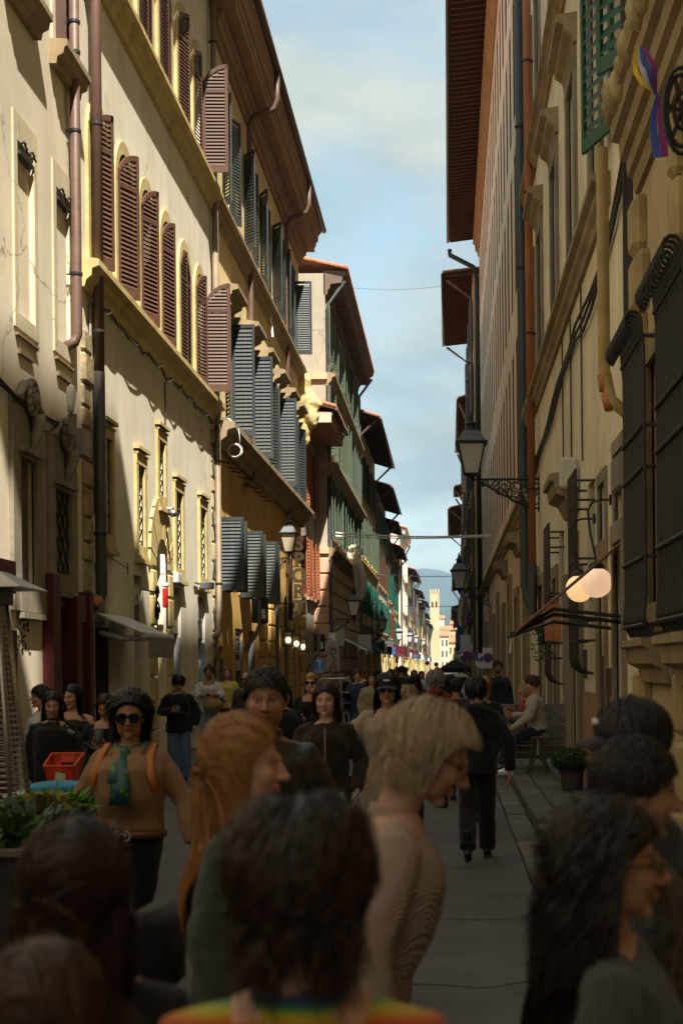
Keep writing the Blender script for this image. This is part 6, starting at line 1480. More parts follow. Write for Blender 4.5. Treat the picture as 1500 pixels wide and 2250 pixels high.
# rainbow streamer flags top right on R1
def ribbon(label,Y,pts,cols,m_w):
    t=thing('flag',label,'flag',tuple(atY(*pts[0],Y))); p=PL(t); n=len(pts)
    for k,cl in enumerate(cols):
        mb=MB()
        for i,(x,y) in enumerate(pts):
            for j in (0,1):
                off=(k+j-len(cols)/2)*m_w[i]; q=atY(x+off,y-off*.15,Y); mb.v.append((q.x,Y+.05*math.sin(i*1.5+k*.7),q.z))
        mb.f=[(2*i,2*i+1,2*i+3,2*i+2) for i in range(n-1)]; p('flag_stripe',mb,cl,True)
M_fp=mat('flag_purple',(.22,.03,.18),.8); M_fbl=mat('flag_royal',(.04,.09,.35),.8); M_fpale=mat('flag_pale',(.45,.47,.48),.8)
ribbon('rainbow peace flag twisted in front of the broken stone cornice',8.6,[(1405,95),(1408,125),(1416,160),(1424,190),(1437,202)],[M_fy,M_fpale,M_fbl,M_fp],[5,9,12,10,4])
ribbon('lower blue and purple tail of a flag below the stone cornice',8.4,[(1446,205),(1443,245),(1445,300),(1448,352)],[M_fbl,M_fp],[6,13,17,17])
# iron ring lamp at the right edge
t=thing('iron_ornament','black wrought iron ring ornament at the top right edge','ornament',tuple(atY(1490,240,7.9))); p=PL(t); mb=MB(); q=atY(1497,240,7.9)
for r in (.24,.2,.1): mb.tube([(q.x+.08*math.cos(t_)*r/.2,7.9+.02,q.z+r*math.sin(t_)) for t_ in np.linspace(0,6.283,26)],.014,5)
for a in range(6): mb.tube([(q.x,7.92,q.z),(q.x+.08*math.cos(a),7.92,q.z+.2*math.sin(a))],.012,4)
mb.tube([(q.x,7.92,q.z),(1.9,7.92,q.z)],.02,5); p('ring',mb,M_iron)
# cables over the street
def cable(label,pts,r,m,sag=.15):
    t=thing('overhead_cable',label,'cable',tuple(pts[0]),'cables across the street'); p=PL(t); a,b=Vector(pts[0]),Vector(pts[1]); mb=MB(); mb.tube([a.lerp(b,i/20)+Vector((0,0,-sag*math.sin(math.pi*i/20))) for i in range(21)],r,5); p('cable',mb,m)
Y=62; a=atY(700,1170,Y); b=atY(1068,1176,Y); cable('upper white cable crossing the street above the lamps',((-5.05,Y,a.z),(1.9,Y,b.z)),.035,M_white,.12); cable('lower white cable crossing the street just under the first',((-5.05,Y+.3,a.z-.12),(1.9,Y+.3,b.z-.02)),.03,M_white,.1)
Y=100; a=atY(830,1262,Y); cable('thin wire crossing the street in front of the hill',((-5,Y,a.z),(1.5,Y,a.z-.15)),.03,M_steel,.1)
Y=150; a=atY(900,1332,Y); cable('thin dark wire far down the street',((-4.7,Y,a.z),(1.5,Y,a.z)),.03,M_iron,.1)
Y=70; cable('thin wire high across the sky from the left roof',(tuple(atY(760,632,Y)),tuple(atY(1070,610,Y))),.008,M_iron,.3)
# ---- patio heater (pyramid) at left
Y=9.0; bx=atY(-25,1462,Y).x; t=thing('patio_heater','steel pyramid patio heater with wire guard at the left edge','patio heater',(bx,Y,0)); p=PL(t)
zt,zb=atY(0,1312,Y).z,atY(0,1772,Y).z; rt,rb=.085,.215
for i in range(4):
    a=i*math.pi/2+math.pi/4; ca,sa=math.cos(a)*1.414,math.sin(a)*1.414
    mb=MB(); mb.tube([(bx+rt*ca,Y+rt*sa,zt),(bx+rb*ca,Y+rb*sa,zb-.25)],.016,6); p('corner_post',mb,M_steel,True)
for i in range(4):
    mb=MB(); n=36; a0=i*math.pi/2+math.pi/4; a1=a0+math.pi/2
    for k in range(n):
        f_=k/(n-1); r=rt+(rb-rt)*f_*.93; z=zt+(zb-zt)*f_-.02; mb.tube([(bx+r*1.414*math.cos(a0),Y+r*1.414*math.sin(a0),z),(bx+r*1.414*math.cos(a1),Y+r*1.414*math.sin(a1),z)],.004,4)
    for f2 in (.25,.5,.75):
        mb.tube([(bx+rt*1.414*(math.cos(a0)*(1-f2)+math.cos(a1)*f2),Y+rt*1.414*(math.sin(a0)*(1-f2)+math.sin(a1)*f2),zt),(bx+rb*1.414*.95*(math.cos(a0)*(1-f2)+math.cos(a1)*f2),Y+rb*1.414*.95*(math.sin(a0)*(1-f2)+math.sin(a1)*f2),zb)],.004,4)
    p('wire_guard',mb,M_steel)
mb=MB(); mb.tube([(bx,Y,zb),(bx,Y,zt)],.05,12); p('glass_tube',mb,mat('heater_tube',(.5,.35,.25),.1,trans=.6))
mb=MB(); rr=.30; mb.add([(bx-rr,Y-rr,zt+.05),(bx+rr,Y-rr,zt+.05),(bx+rr,Y+rr,zt+.05),(bx-rr,Y+rr,zt+.05),(bx-.1,Y-.1,zt+.16),(bx+.1,Y-.1,zt+.16),(bx+.1,Y+.1,zt+.16),(bx-.1,Y+.1,zt+.16)],[(3,2,1,0),(4,5,6,7),(0,1,5,4),(1,2,6,5),(2,3,7,6),(3,0,4,7)]); p('reflector_hood',mb,M_steel)
mb=MB(); mb.box(bx-rt-.04,bx+rt+.04,Y-rt-.04,Y+rt+.04,zt-.05,zt+.05); p('burner',mb,M_blackm)
mb=MB(); mb.box(bx-rb,bx+rb,Y-rb,Y+rb,.05,zb-.0); p('gas_housing',mb,M_blackm)
# ---- planters with plants
LEAFM=[mat('leaf_bright',(.09,.26,.02),.55,.4,8.),mat('leaf_mid',(.05,.13,.02),.55,.4,8.),mat('leaf_yellow',(.24,.22,.03),.55,.4,8.),mat('leaf_grey',(.08,.12,.10),.55,.4,8.)]
def plant(label,c,r,h,m,n,long=False):
    t=thing('planter_plant',label,'plant',c,'plants in the street planters'); p=PL(t); mb=MB()
    for k in range(n):
        th=random.random()*6.28; rr=r*math.sqrt(random.random()); zz=h*(.25+.75*random.random())*(1-.4*(rr/r)**2)
        o=Vector((c[0]+rr*math.cos(th),c[1]+rr*math.sin(th),c[2]+zz)); d=Vector((math.cos(th)*random.uniform(.3,1),math.sin(th)*random.uniform(.3,1),random.uniform(.0,1.0))).normalized()*(random.uniform(.03,.06)*(2.2 if long else 1)); e=d.cross(Vector((random.random()-.5,random.random()-.5,random.random()))).normalized()*(.012 if long else .022)
        mb.add([o-d*.2,o+d*.4+e,o+d,o+d*.4-e],[(0,1,2,3)])
    p('leaves',mb,m); mb=MB()
    for k in range(6): th=k; mb.tube([(c[0],c[1],c[2]-.05),(c[0]+r*.5*math.cos(th),c[1]+r*.5*math.sin(th),c[2]+h*.7)],.006,4)
    p('stems',mb,LEAFM[1])
for i,(px_,py_,Y,l) in enumerate(((8,1858,5.9,'nearest dark woven planter at the left edge'),(88,1800,7.1,'dark woven planter behind the first one'))):
    q=atY(px_,py_,Y); L_=.185 if i else .17; t=thing('planter',l,'planter',(q.x,Y,0)); p=PL(t); mb=MB(); mb.box(q.x-L_,q.x+L_,Y-.30,Y+.30,0.02,q.z); p('box',mb,mat('woven_rattan',(.028,.022,.02),.7,.4,30.,.6,60.)); mb=MB()
    for (x0,x1,y0,y1) in ((q.x-L_-.02,q.x+L_+.02,Y-.32,Y-.27),(q.x-L_-.02,q.x+L_+.02,Y+.27,Y+.32),(q.x-L_-.02,q.x-L_+.03,Y-.269,Y+.269),(q.x+L_-.03,q.x+L_+.02,Y-.269,Y+.269)): mb.box(x0,x1,y0,y1,q.z-.005,q.z+.02)
    p('rim',mb,mat('planter_rim',(.12,.10,.08),.6)); mb=MB(); mb.box(q.x-L_+.031,q.x+L_-.031,Y-.268,Y+.268,q.z-.06,q.z-.02); p('soil',mb,mat('soil',(.03,.022,.015),.95))
    for k in range(5 if i else 4):
        xx=q.x+(.07 if k%2 else -.07); yk=Y-.24+.48*k/(4 if i else 3); plant(['bright green leafy plant','dark green bushy plant','yellowish leafy plant','grey-green spiky plant','mixed low green plant'][k]+(' in the nearest planter' if not i else ' in the second planter'),(xx,yk,q.z-.03),.12,.13 if k!=1 else .17,LEAFM[(k+i)%4],260,k==3)
# table with blue cloth
Y=10.2; q=atY(120,1738,Y); t=thing('cafe_table','small white cafe table with thin top behind the planters','table',(q.x,Y,0)); p=PL(t); mb=MB(); mb.bbox(q.x-.28,q.x+.30,Y-.3,Y+.3,q.z-.025,q.z,.008); p('table_top',mb,M_white)
for sx in (-1,1):
    for sy in (-1,1): mb=MB(); mb.tube([(q.x+sx*.24,Y+sy*.24,0),(q.x+sx*.22,Y+sy*.22,q.z-.026)],.015,6); p('leg',mb,M_steel)
mb=MB(); mb.ell((q.x+.04,Y,q.z+.03),(.24,.2,.045),18,8); o=obj('blue_cloth',mb,fabric('blue',(.03,.28,.50),.7,.3,8.),smooth=True); tag(o,'crumpled bright blue plastic cover lying on the cafe table','cloth')
mb=MB(); mb.tube([(q.x-.12,Y-.4,q.z-.38),(q.x-.12,Y-.4,q.z-.12),(q.x-.12,Y-.4,q.z-.03)],[.10,.085,.04],12); o=obj('water_bottle',mb,mat('bottle_blue',(.02,.09,.35),.2),smooth=True); tag(o,'dark blue plastic bottle cap and neck in front of the cafe table','bottle')
# bicycle with red front basket
Y=10.9; q=atY(140,1690,Y); bxx=q.x; t=thing('bicycle','shared bicycle with an orange-red plastic front basket and black handlebar','bicycle',(bxx,Y,0)); p=PL(t)
zb=atY(0,1724,Y).z; zt_=atY(0,1668,Y).z; w=.095
M_bk=mat('basket_red',(.62,.06,.015),.45,.1,5.)
mb=MB(); t0,t1=.085,.115
lo=[(bxx-t0,Y-.1,zb),(bxx+t0,Y-.1,zb),(bxx+t0,Y+.1,zb),(bxx-t0,Y+.1,zb)]; hi=[(bxx-t1,Y-.13,zt_-.05),(bxx+t1,Y-.13,zt_-.05),(bxx+t1+.01,Y+.13,zt_+.03),(bxx-t1-.01,Y+.13,zt_+.03)]
def lerp3(a,b,t): return tuple(a[i]+(b[i]-a[i])*t for i in range(3))
for i in range(4):
    j=(i+1)%4
    for (f0,f1) in ((0,.30),(.42,.58),(.70,1.0)):
        mb.add([lerp3(lo[i],hi[i],f0),lerp3(lo[j],hi[j],f0),lerp3(lo[j],hi[j],f1),lerp3(lo[i],hi[i],f1)],[(0,1,2,3)])
    for f_ in ((0,.28),(.72,1)):
        A_=[lerp3(lo[i],lo[j],f_[0]),lerp3(lo[i],lo[j],f_[1])]; B_=[lerp3(hi[i],hi[j],f_[0]),lerp3(hi[i],hi[j],f_[1])]; mb.add([A_[0],A_[1],B_[1],B_[0]],[(0,1,2,3)])
    mb.tube([hi[i],hi[j]],.008,5)
mb.add(lo,[(0,1,2,3)]); p('basket',mb,M_bk)
mb=MB(); mb.prism([(bxx-.03,Y-.135,zb+.03),(bxx+.05,Y-.135,zb+.03),(bxx+.05,Y-.14,zb+.09),(bxx-.02,Y-.14,zb+.1)],(0,0,0),(0,-.004,0)); p('sticker',mb,mat('sticker_pale',(.5,.55,.4),.6))
hz=atY(0,1622,Y).z
mb=MB(); mb.tube([(bxx+.02,Y+.25,hz+.01),(bxx+.06,Y+.32,hz-.06),(bxx+.12,Y+.36,hz-.10),(bxx+.30,Y+.30,hz-.14)],.013,7); mb.tube([(bxx+.09,Y+.34,hz-.1),(bxx+.06,Y+.25,zb-.05)],.018,7); p('handlebar',mb,M_blackm)
for c in ((bxx+.02,Y+.24,hz+.015),(bxx+.27,Y+.31,hz-.13)): mb=MB(); mb.tube([c,(c[0]+(-.05 if c[0]<bxx+.1 else .09),c[1],c[2]+(.03 if c[0]<bxx+.1 else -.01))],.019,8); p('grip',mb,M_greym)
def wheel(c,r):
    mb=MB(); mb.tube([(c[0]+.3*r*math.cos(t_),c[1]+.95*r*math.cos(t_),c[2]+r*math.sin(t_)) for t_ in np.linspace(0,6.283,33)],.022,7); o=p('wheel',mb,M_blackm,True); s_=MB()
    for a in np.linspace(0,6.283,14): s_.tube([c,(c[0]+.3*r*math.cos(a),c[1]+.95*r*math.cos(a),c[2]+r*math.sin(a))],.002,3)
    p('spokes',s_,M_steel,parent=o)
wheel((bxx+.03,Y+.12,.33),.31); wheel((bxx+.36,Y+1.12,.33),.31)
mb=MB(); mb.tube([(bxx+.06,Y+.25,zb-.05),(bxx+.2,Y+.66,.32),(bxx+.36,Y+1.12,.33)],.022,7); mb.tube([(bxx+.06,Y+.25,zb-.05),(bxx+.03,Y+.12,.33)],.016,7); mb.tube([(bxx+.2,Y+.66,.32),(bxx+.26,Y+.8,.82)],.02,7); p('bike_frame',mb,M_steel,True)
mb=MB(); mb.ell((bxx+.26,Y+.8,.87),(.09,.14,.035),12,8); p('saddle',mb,M_blackm,True)
# ---- stool, board bench, bush
Y=22.0; q=atY(1180,1617,Y); t=thing('stool','wooden topped metal work stool under the seated man in a beige sweatshirt','stool',(q.x,Y,.115)); p=PL(t); zs=q.z
mb=MB(); mb.tube([(q.x,Y,zs-.03),(q.x,Y,zs-.008),(q.x,Y,zs)],[.185,.19,.175],24); p('seat',mb,mat('stool_wood',(.25,.13,.06),.5,.3,6.))
mb=MB(); mb.tube([(q.x,Y,.4),(q.x,Y,zs-.03)],.03,10); p('column',mb,M_steel)
for i in range(4):
    a=i*math.pi/2+.6; mb=MB(); mb.tube([(q.x+.06*math.cos(a),Y+.06*math.sin(a),zs-.04),(q.x+.12*math.cos(a),Y+.12*math.sin(a),.45),(q.x+.2*math.cos(a),Y+.2*math.sin(a),.115)],.014,7); mb.tube([(q.x,Y,.42),(q.x+.18*math.cos(a),Y+.18*math.sin(a),.2)],.012,6); p('leg',mb,mat('stool_metal',(.12,.11,.09),.5,.2,5.,metal=.6))
mb=MB(); mb.tube([(q.x+.175*math.cos(a),Y+.175*math.sin(a),.22) for a in np.linspace(0,6.283,20)],.009,6); p('foot_ring',mb,MATS['stool_metal'])
Y=23.4; a=atY(1098,1695,Y); b=atY(1162,1545,Y); t=thing('pallet_bench','grey wooden pallet bench with black painted writing on its back','bench',((a.x+b.x)/2,Y,.115)); p=PL(t); zb_,zt_=.45,b.z; M_pal=mat('weathered_wood',(.20,.18,.155),.85,.4,5.,.3,30.,stretch=(1,1,8)); M_pal2=mat('weathered_wood_brown',(.13,.085,.055),.85,.4,5.,.3,30.,stretch=(1,1,8))
xe=1.88
for k in range(4):
    z0=.48+k*(zt_-.48)/4; mb=MB(); mb.bbox(a.x,xe,Y,Y+.03,z0,z0+(zt_-.48)/4-.012,.005); p('plank',mb,M_pal)
for k in range(4): mb=MB(); mb.bbox(a.x+.03,xe,Y-.42+k*.1,Y-.33+k*.1,.50,.53,.005); p('plank',mb,M_pal2)
for k in range(2): mb=MB(); mb.bbox(a.x+.03,xe,Y-.43,Y-.40,.28+k*.11,.38+k*.11,.005); p('plank',mb,M_pal2)
for xx in (a.x+.06,xe-.1): mb=MB(); mb.box(xx,xx+.09,Y-.4,Y-.05,.115,.279); p('leg',mb,M_pal2)
me=text_mesh('La S',.26,.002); 
q=atY(1124,1562,Y); text('La S',.22,(q.x-.02,Y-.004,q.z),t,M_sblk,'cam',.002,tilt=0,bold=.002); q=atY(1127,1583,Y); text('Noc',.22,(q.x+.05,Y-.004,q.z),t,M_sblk,'cam',.002,bold=.002)
Y=19.0; q=atY(1255,1672,Y); t=thing('box_bush','round dark green box bush in a low pot by the right wall','bush',(q.x,Y,.115)); p=PL(t); mb=MB()
for k in range(2600):
    th=random.random()*6.28; u=random.uniform(-1,1); rr=.8+.2*random.random(); o=Vector((q.x+.27*rr*math.sqrt(1-u*u)*math.cos(th),Y+.27*rr*math.sqrt(1-u*u)*math.sin(th),q.z+.01+.17*rr*u)); d=Vector((random.gauss(0,1),random.gauss(0,1),random.gauss(0,1)+.5)).normalized()*.022; e=d.orthogonal().normalized()*.010; mb.add([o-d,o+e,o+d,o-e],[(0,1,2,3)])
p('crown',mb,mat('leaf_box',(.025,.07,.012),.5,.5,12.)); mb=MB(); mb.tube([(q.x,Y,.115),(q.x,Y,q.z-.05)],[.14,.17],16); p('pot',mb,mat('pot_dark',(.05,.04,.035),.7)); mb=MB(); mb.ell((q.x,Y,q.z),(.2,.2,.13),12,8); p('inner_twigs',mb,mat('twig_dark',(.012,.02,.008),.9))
# ---- white car, black canopy, wire cart
Y=60; q=atY(1000,1482,Y); cx=q.x-.1; t=thing('parked_car','white car with dark rear window among the crowd','car',(cx,Y,0)); p=PL(t); M_cw=mat('car_white',(.70,.70,.69),.25,.05,3.,coat=.5)
zt_=q.z; mb=MB(); prof=[(-.86,.35),(-.88,.62),(-.86,.92),(-.74,1.0),(-.62,zt_-.06),(-.5,zt_),(.5,zt_),(.62,zt_-.06),(.74,1.0),(.86,.92),(.88,.62),(.86,.35)]
mb.prism([(cx+x,0,z) for x,z in prof],(0,Y,0),(0,Y+4,0)); p('body',mb,M_cw)
mb=MB(); mb.prism([(cx-.68,0,1.02),(cx-.57,0,zt_-.1),(cx+.57,0,zt_-.1),(cx+.68,0,1.02)],(0,Y-.012,0),(0,Y-.002,0)); p('rear_window',mb,M_glass)
for sx in (-1,1):
    mb=MB(); mb.bbox(cx+sx*.84,cx+sx*.66,Y-.03,Y-.002,.72,.95,.01); p('tail_light',mb,M_sred)
    for yy in (.7,3.2): mb=MB(); mb.tube([(cx+sx*.89,Y+yy,.3),(cx+sx*.69,Y+yy,.3)],.3,18); p('wheel',mb,M_blackm)
mb=MB(); mb.bbox(cx-.8,cx+.8,Y-.06,Y-.002,.38,.58,.02); p('bumper',mb,M_cw)
Y=95; q=atY(999,1450,Y); c=atY(965,1479,Y); d=atY(1034,1479,Y); t=thing('canopy','black pyramid market canopy above the crowd','canopy',(q.x,Y,0)); p=PL(t); r=(d.x-c.x)/2; cx=(c.x+d.x)/2; ze=atY(1000,1468,Y).z; zl=atY(1000,1478,Y).z
mb=MB(); base=[(cx-r,Y-r,ze),(cx+r,Y-r,ze),(cx+r,Y+r,ze),(cx-r,Y+r,ze)]; mid=[(cx-.35*r,Y-.35*r,q.z-.12),(cx+.35*r,Y-.35*r,q.z-.12),(cx+.35*r,Y+.35*r,q.z-.12),(cx-.35*r,Y+.35*r,q.z-.12)]; low=[(x,y,zl) for x,y,_ in base]
mb.add(base+mid+low+[(cx,Y,q.z+.06)],[(i,(i+1)%4,4+(i+1)%4,4+i) for i in range(4)]+[(4+i,4+(i+1)%4,12) for i in range(4)]+[(8+i,8+(i+1)%4,(i+1)%4,i) for i in range(4)]); p('canopy_fabric',mb,mat('canopy_black',(.016,.015,.018),.8))
for sx in (-1,1):
    for sy in (-1,1): mb=MB(); mb.tube([(cx+sx*r*.95,Y+sy*r*.95,0),(cx+sx*r*.95,Y+sy*r*.95,ze)],.03,6); p('leg',mb,M_steel)
Y=30; a=atY(700,1600,Y); b=atY(766,1491,Y); t=thing('display_rack','wheeled wire rack with goods in front of the rusticated corner','rack',((a.x+b.x)/2,Y,0)); p=PL(t)
for (u0,u1,dy) in ((0,.75,0),(.2,1,.5)):
    x0=a.x+(b.x-a.x)*u0; x1=a.x+(b.x-a.x)*u1; mb=MB(); mb.tube([(x0,Y+dy,.1),(x0,Y+dy,b.z-.08),(x0+.06,Y+dy,b.z),(x1-.06,Y+dy,b.z),(x1,Y+dy,b.z-.08),(x1,Y+dy,.1)],.018,7); p('rack_frame',mb,M_steel,True)
for k in range(5): z=.35+k*.22; mb=MB(); mb.bbox(a.x+.05,b.x,Y-.02,Y+.5,z,z+.025,.004); p('shelf',mb,M_greym)
for k in range(9): mb=MB(); x=a.x+.1+.05*k; mb.ell((x,Y+.1,.42+.22*(k%5)),(.09,.09,.04),10,6); p('rack_goods',mb,random.choice([M_white,M_greym,M_sdblue,M_brown]),True)  # rounded goods lying on the rack shelves
# ------------------------------------------------------------------ people: clothes and placement
SK=dict(fair=(.52,.30,.21),tan=(.36,.19,.11),med=(.44,.24,.155),dark=(.24,.12,.07))
HB=(.020,.012,.009); HD=(.030,.016,.010); HR=(.30,.12,.035); HBL=(.34,.20,.09); HG=(.30,.22,.14); HGR=(.26,.24,.22); HBR=(.06,.028,.014); HK=(.010,.008,.008)
def F_(n,c,**k): return fabric(n,c,**k)
BLK=F_('black',(.010,.010,.012)); BLK2=F_('black_soft',(.014,.013,.013)); NAVY=F_('navy',(.012,.016,.03)); CHAR=F_('charcoal',(.035,.035,.037)); LEATH=mat('leather_black',(.014,.012,.012),.38,.2,5.,.25,40.,spec=.5)
TANK=F_('tan_knit',(.30,.17,.085),bump=.5,bs=140.); BEIGE=F_('beige',(.38,.29,.19)); SAND=F_('sand_sweat',(.42,.36,.29)); GRN=F_('grey_green',(.045,.055,.045)); OLIVE=F_('olive',(.045,.048,.032)); RUST=F_('rust',(.24,.045,.018)); PINKK=F_('pink_beige_knit',(.52,.40,.32),var=.12,bump=1.0,bs=70.,stretch=(1,1,.06))
BRN=F_('dark_brown',(.030,.019,.015)); WHT=F_('white',(.62,.62,.62)); YEL=F_('yellow',(.62,.50,.13)); CREAM=F_('cream_hood',(.55,.55,.53)); DEN=F_('denim',(.10,.15,.24)); LDEN=F_('light_denim',(.28,.35,.43)); GDEN=F_('grey_denim',(.30,.30,.31)); DNAVY=F_('dark_denim',(.018,.024,.045)); GREY=F_('grey_wool',(.075,.072,.07),bump=.5,bs=120.); BURG=F_('burgundy',(.07,.012,.018)); TRED=F_('red_jacket',(.30,.02,.02)); TRENCH=F_('trench',(.36,.28,.17)); BLUJ=F_('blue_jacket',(.03,.05,.11)); SKYB=F_('sky_blue',(.18,.33,.50))
SHB=dict(mat=mat('shoe_black',(.012,.012,.012),.4)); SHW=dict(mat=mat('shoe_white',(.72,.72,.70),.5),sole=mat('sole_white',(.66,.66,.64),.6)); SHBR=dict(mat=mat('shoe_suede',(.16,.11,.08),.9),h=.04); BOOT=dict(mat=mat('boot_black',(.010,.010,.010),.35),h=.12)
nt_=PINKK.node_tree; b_=nt_.nodes['Principled BSDF']; wv=nt_.nodes.new('ShaderNodeTexWave'); wv.wave_type='BANDS'; wv.bands_direction='DIAGONAL'; wv.inputs['Scale'].default_value=55; wv.inputs['Distortion'].default_value=1.2; wv.inputs['Detail'].default_value=2
t_=nt_.nodes.new('ShaderNodeTexCoord'); rr_=nt_.nodes.new('ShaderNodeValToRGB'); rr_.color_ramp.elements[0].color=(.44,.32,.26,1); rr_.color_ramp.elements[1].color=(.56,.43,.36,1); nt_.links.new(t_.outputs['Object'],wv.inputs['Vector']); nt_.links.new(wv.outputs['Fac'],rr_.inputs[0]); nt_.links.new(rr_.outputs[0],b_.inputs['Base Color'])
bb_=nt_.nodes.new('ShaderNodeBump'); bb_.inputs['Distance'].default_value=.01; bb_.inputs['Strength'].default_value=.8; nt_.links.new(wv.outputs['Fac'],bb_.inputs['Height']); nt_.links.new(bb_.outputs[0],b_.inputs['Normal'])
def T(m,**k): return dict(mat=m,**k)
def held(p,name,label,cat,mb,m,smooth=True):
    rt=p['root']; Mw=Matrix.Translation(rt.location)@Matrix.Rotation(rt.rotation_euler[2],4,'Z'); mb.xf(Mw); o=obj(name,mb,m,smooth=smooth); tag(o,label,cat); return o
def hphone(p,k,label,off=(0,0,.03)):
    sh,el,w=p['aw'][k]; d=(w-el).normalized(); c=w+d*.12*p['s']+Vector(off); up_=Vector((0,-.35,.94)); mb=MB(); mb.bbox(-.037,.037,-.075,.075,-.005,.005,.003); mb.xf(Matrix.Translation(c)@Matrix.Rotation(R(55),4,'X')); return held(p,'phone',label,'phone',mb,M_blackm)
# -- foreground heads
rb=mat('fabric_rainbow',(1,1,1),.9,.0,6.,.5,120.,sheen=.2)
nt_=rb.node_tree; b_=nt_.nodes['Principled BSDF']; tc_=nt_.nodes.new('ShaderNodeTexCoord'); sx_=nt_.nodes.new('ShaderNodeSeparateXYZ'); nz_=nt_.nodes.new('ShaderNodeTexNoise'); nz_.inputs['Scale'].default_value=6
ad_=nt_.nodes.new('ShaderNodeMath'); ad_.operation='MULTIPLY_ADD'; ad_.inputs[1].default_value=.02; mr_=nt_.nodes.new('ShaderNodeMapRange'); mr_.inputs['From Min'].default_value=1.270; mr_.inputs['From Max'].default_value=1.380; ra_=nt_.nodes.new('ShaderNodeValToRGB')
nt_.links.new(tc_.outputs['Object'],sx_.inputs[0]); nt_.links.new(tc_.outputs['Object'],nz_.inputs[0]); nt_.links.new(nz_.outputs['Fac'],ad_.inputs[0]); nt_.links.new(sx_.outputs['Z'],ad_.inputs[2]); nt_.links.new(ad_.outputs[0],mr_.inputs[0]); nt_.links.new(mr_.outputs[0],ra_.inputs[0]); nt_.links.new(ra_.outputs[0],b_.inputs['Base Color'])
el_=ra_.color_ramp.elements; cols_=[(0,(.30,.02,.05)),(.40,(.45,.03,.02)),(.54,(.55,.10,.01)),(.63,(.58,.36,.02)),(.70,(.40,.42,.03)),(.76,(.04,.25,.08)),(.83,(.02,.08,.20)),(1,(.08,.02,.10))]
el_[0].position=0; el_[0].color=(*cols_[0][1],1); el_[1].position=1; el_[1].color=(*cols_[-1][1],1)
for q_,c_ in cols_[1:-1]: e_=el_.new(q_); e_.color=(*c_,1)
person('woman from behind with short dark brown hair and a rainbow striped sweater, nearest the camera',-.21,2.0,1.62,180,SK['fair'],(.028,.014,.008),dict(style='bob',len=.19,thick=.030,grav=.26,frizz=.14,curl=.012,cfreq=38,back=.25,big=1.0,tip=.5,clump=60,lmin=.5),T(rb,loose=.02,neck=1.45,fold=.008),dict(mat=DNAVY),3,shoes=SHB)
person('person with light brown hair seen from behind at the bottom left corner',-.56,1.95,1.43,172,SK['fair'],(.06,.03,.016),dict(style='long',len=.40,thick=.02,grav=.30,frizz=.03,back=.5,part=.01,hi=(.14,.07,.035),hip=.3),T(BLK,loose=.02),dict(mat=BLK2),3,shoes=SHB)
person('woman from behind with long straight dark brown hair at the lower left',-.645,2.45,1.54,182,SK['fair'],(.024,.012,.008),dict(style='long',len=.52,thick=.03,grav=.32,frizz=.025,back=.5,tip=.6,hi=(.12,.05,.02),hip=.2),T(BLK,loose=.02),dict(mat=BLK2),3,shoes=SHB)
p=person('young woman with long reddish blond hair in profile, wearing a grey-green jacket',-.555,3.8,1.665,86,SK['fair'],HR,dict(style='long',len=.62,thick=.022,grav=.30,frizz=.025,back=.8,part=0,hi=(.46,.24,.09),hip=.4,tip=.35,fy=-.012,front=.2),T(GRN,loose=.028,fold=.03),dict(mat=DNAVY),3,head=(4,4,0),shoes=SHB,geo=dict(nose=1.05))
mb=MB(); mb.bbox(-.16,.16,.19,.30,.92,1.16,.03); held(p,'shoulder_bag','black shoulder bag behind the redhead in grey-green','bag',mb,BLK)
p=person('older woman with short grey-blond hair and glasses leaning right, pinkish beige knit',-.235,3.7,1.71,96,(.46,.27,.20),HG,dict(style='bob',len=.17,thick=.034,grav=.22,frizz=.03,back=.5,big=1.05,hi=(.52,.42,.28),hip=.42,lmin=.75,tip=.2,line=.006),T(PINKK,loose=.03,neck=1.41,fold=.02,collar=.035),dict(mat=BLK2),3,lean=13,head=(-2,16,0),hoff=(0,-.035,.012),shoes=SHB,geo=dict(nose=1.1,jaw=1.02))
spectacles(p); mb=MB(); mb.ell((.083,.018,-.045),(.006,.006,.006),8,6); mb.ell((-.083,.018,-.045),(.006,.006,.006),8,6); hpart(p,'earring',mb,M_white)
p=person('man with black hair in profile to the right, dark jacket, right foreground',.435,3.4,1.62,98,SK['tan'],HK,dict(style='short',len=.034,thick=.014,grav=.12,frizz=.10,back=.2,line=.004),T(LEATH,loose=.035,fold=.03,collar=.05),dict(mat=BLK2),3,head=(0,8,0),shoes=SHB,geo=dict(fem=0,jaw=1.08,nose=1.25,beard=.25),fat=1.12)
p=person('person in a black baseball cap facing left behind the dark haired man',.515,4.0,1.70,-80,SK['tan'],HK,dict(style='short',len=.05,thick=.012,grav=.3,frizz=.05,top_only=-.08),T(CHAR,loose=.035,fold=.03,collar=.05),dict(mat=BLK2),3,head=(0,2,0),shoes=SHB,geo=dict(fem=0,jaw=1.06,nose=1.1),fat=1.1)
cap(p,F_('cap_black',(.012,.012,.016),bump=.4,bs=150.))
p=person('woman with long dark curly hair and glasses in profile at the lower right, grey cardigan',.305,2.75,1.535,88,SK['tan'],HK,dict(style='long',len=.50,thick=.055,grav=.28,frizz=.05,curl=.022,cfreq=34,back=.62,big=1.03,clump=34,tip=.8,hi=(.05,.018,.010),hip=.3,fy=.02),T(GREY,loose=.03,neck=1.42,fold=.02,hood=True),dict(mat=BLK2),3,head=(2,4,0),shoes=SHB,geo=dict(nose=1.15,jaw=1.05))
spectacles(p); mb=MB(); mb.tube([(-.03,.115,.07),(.03,.117,.07)],.012,8); hpart(p,'hair_clip',mb,mat('clip_grey',(.25,.25,.25),.4)); mb=MB(); mb.ell((.082,.014,-.042),(.005,.005,.005),8,6); hpart(p,'earring',mb,M_white)
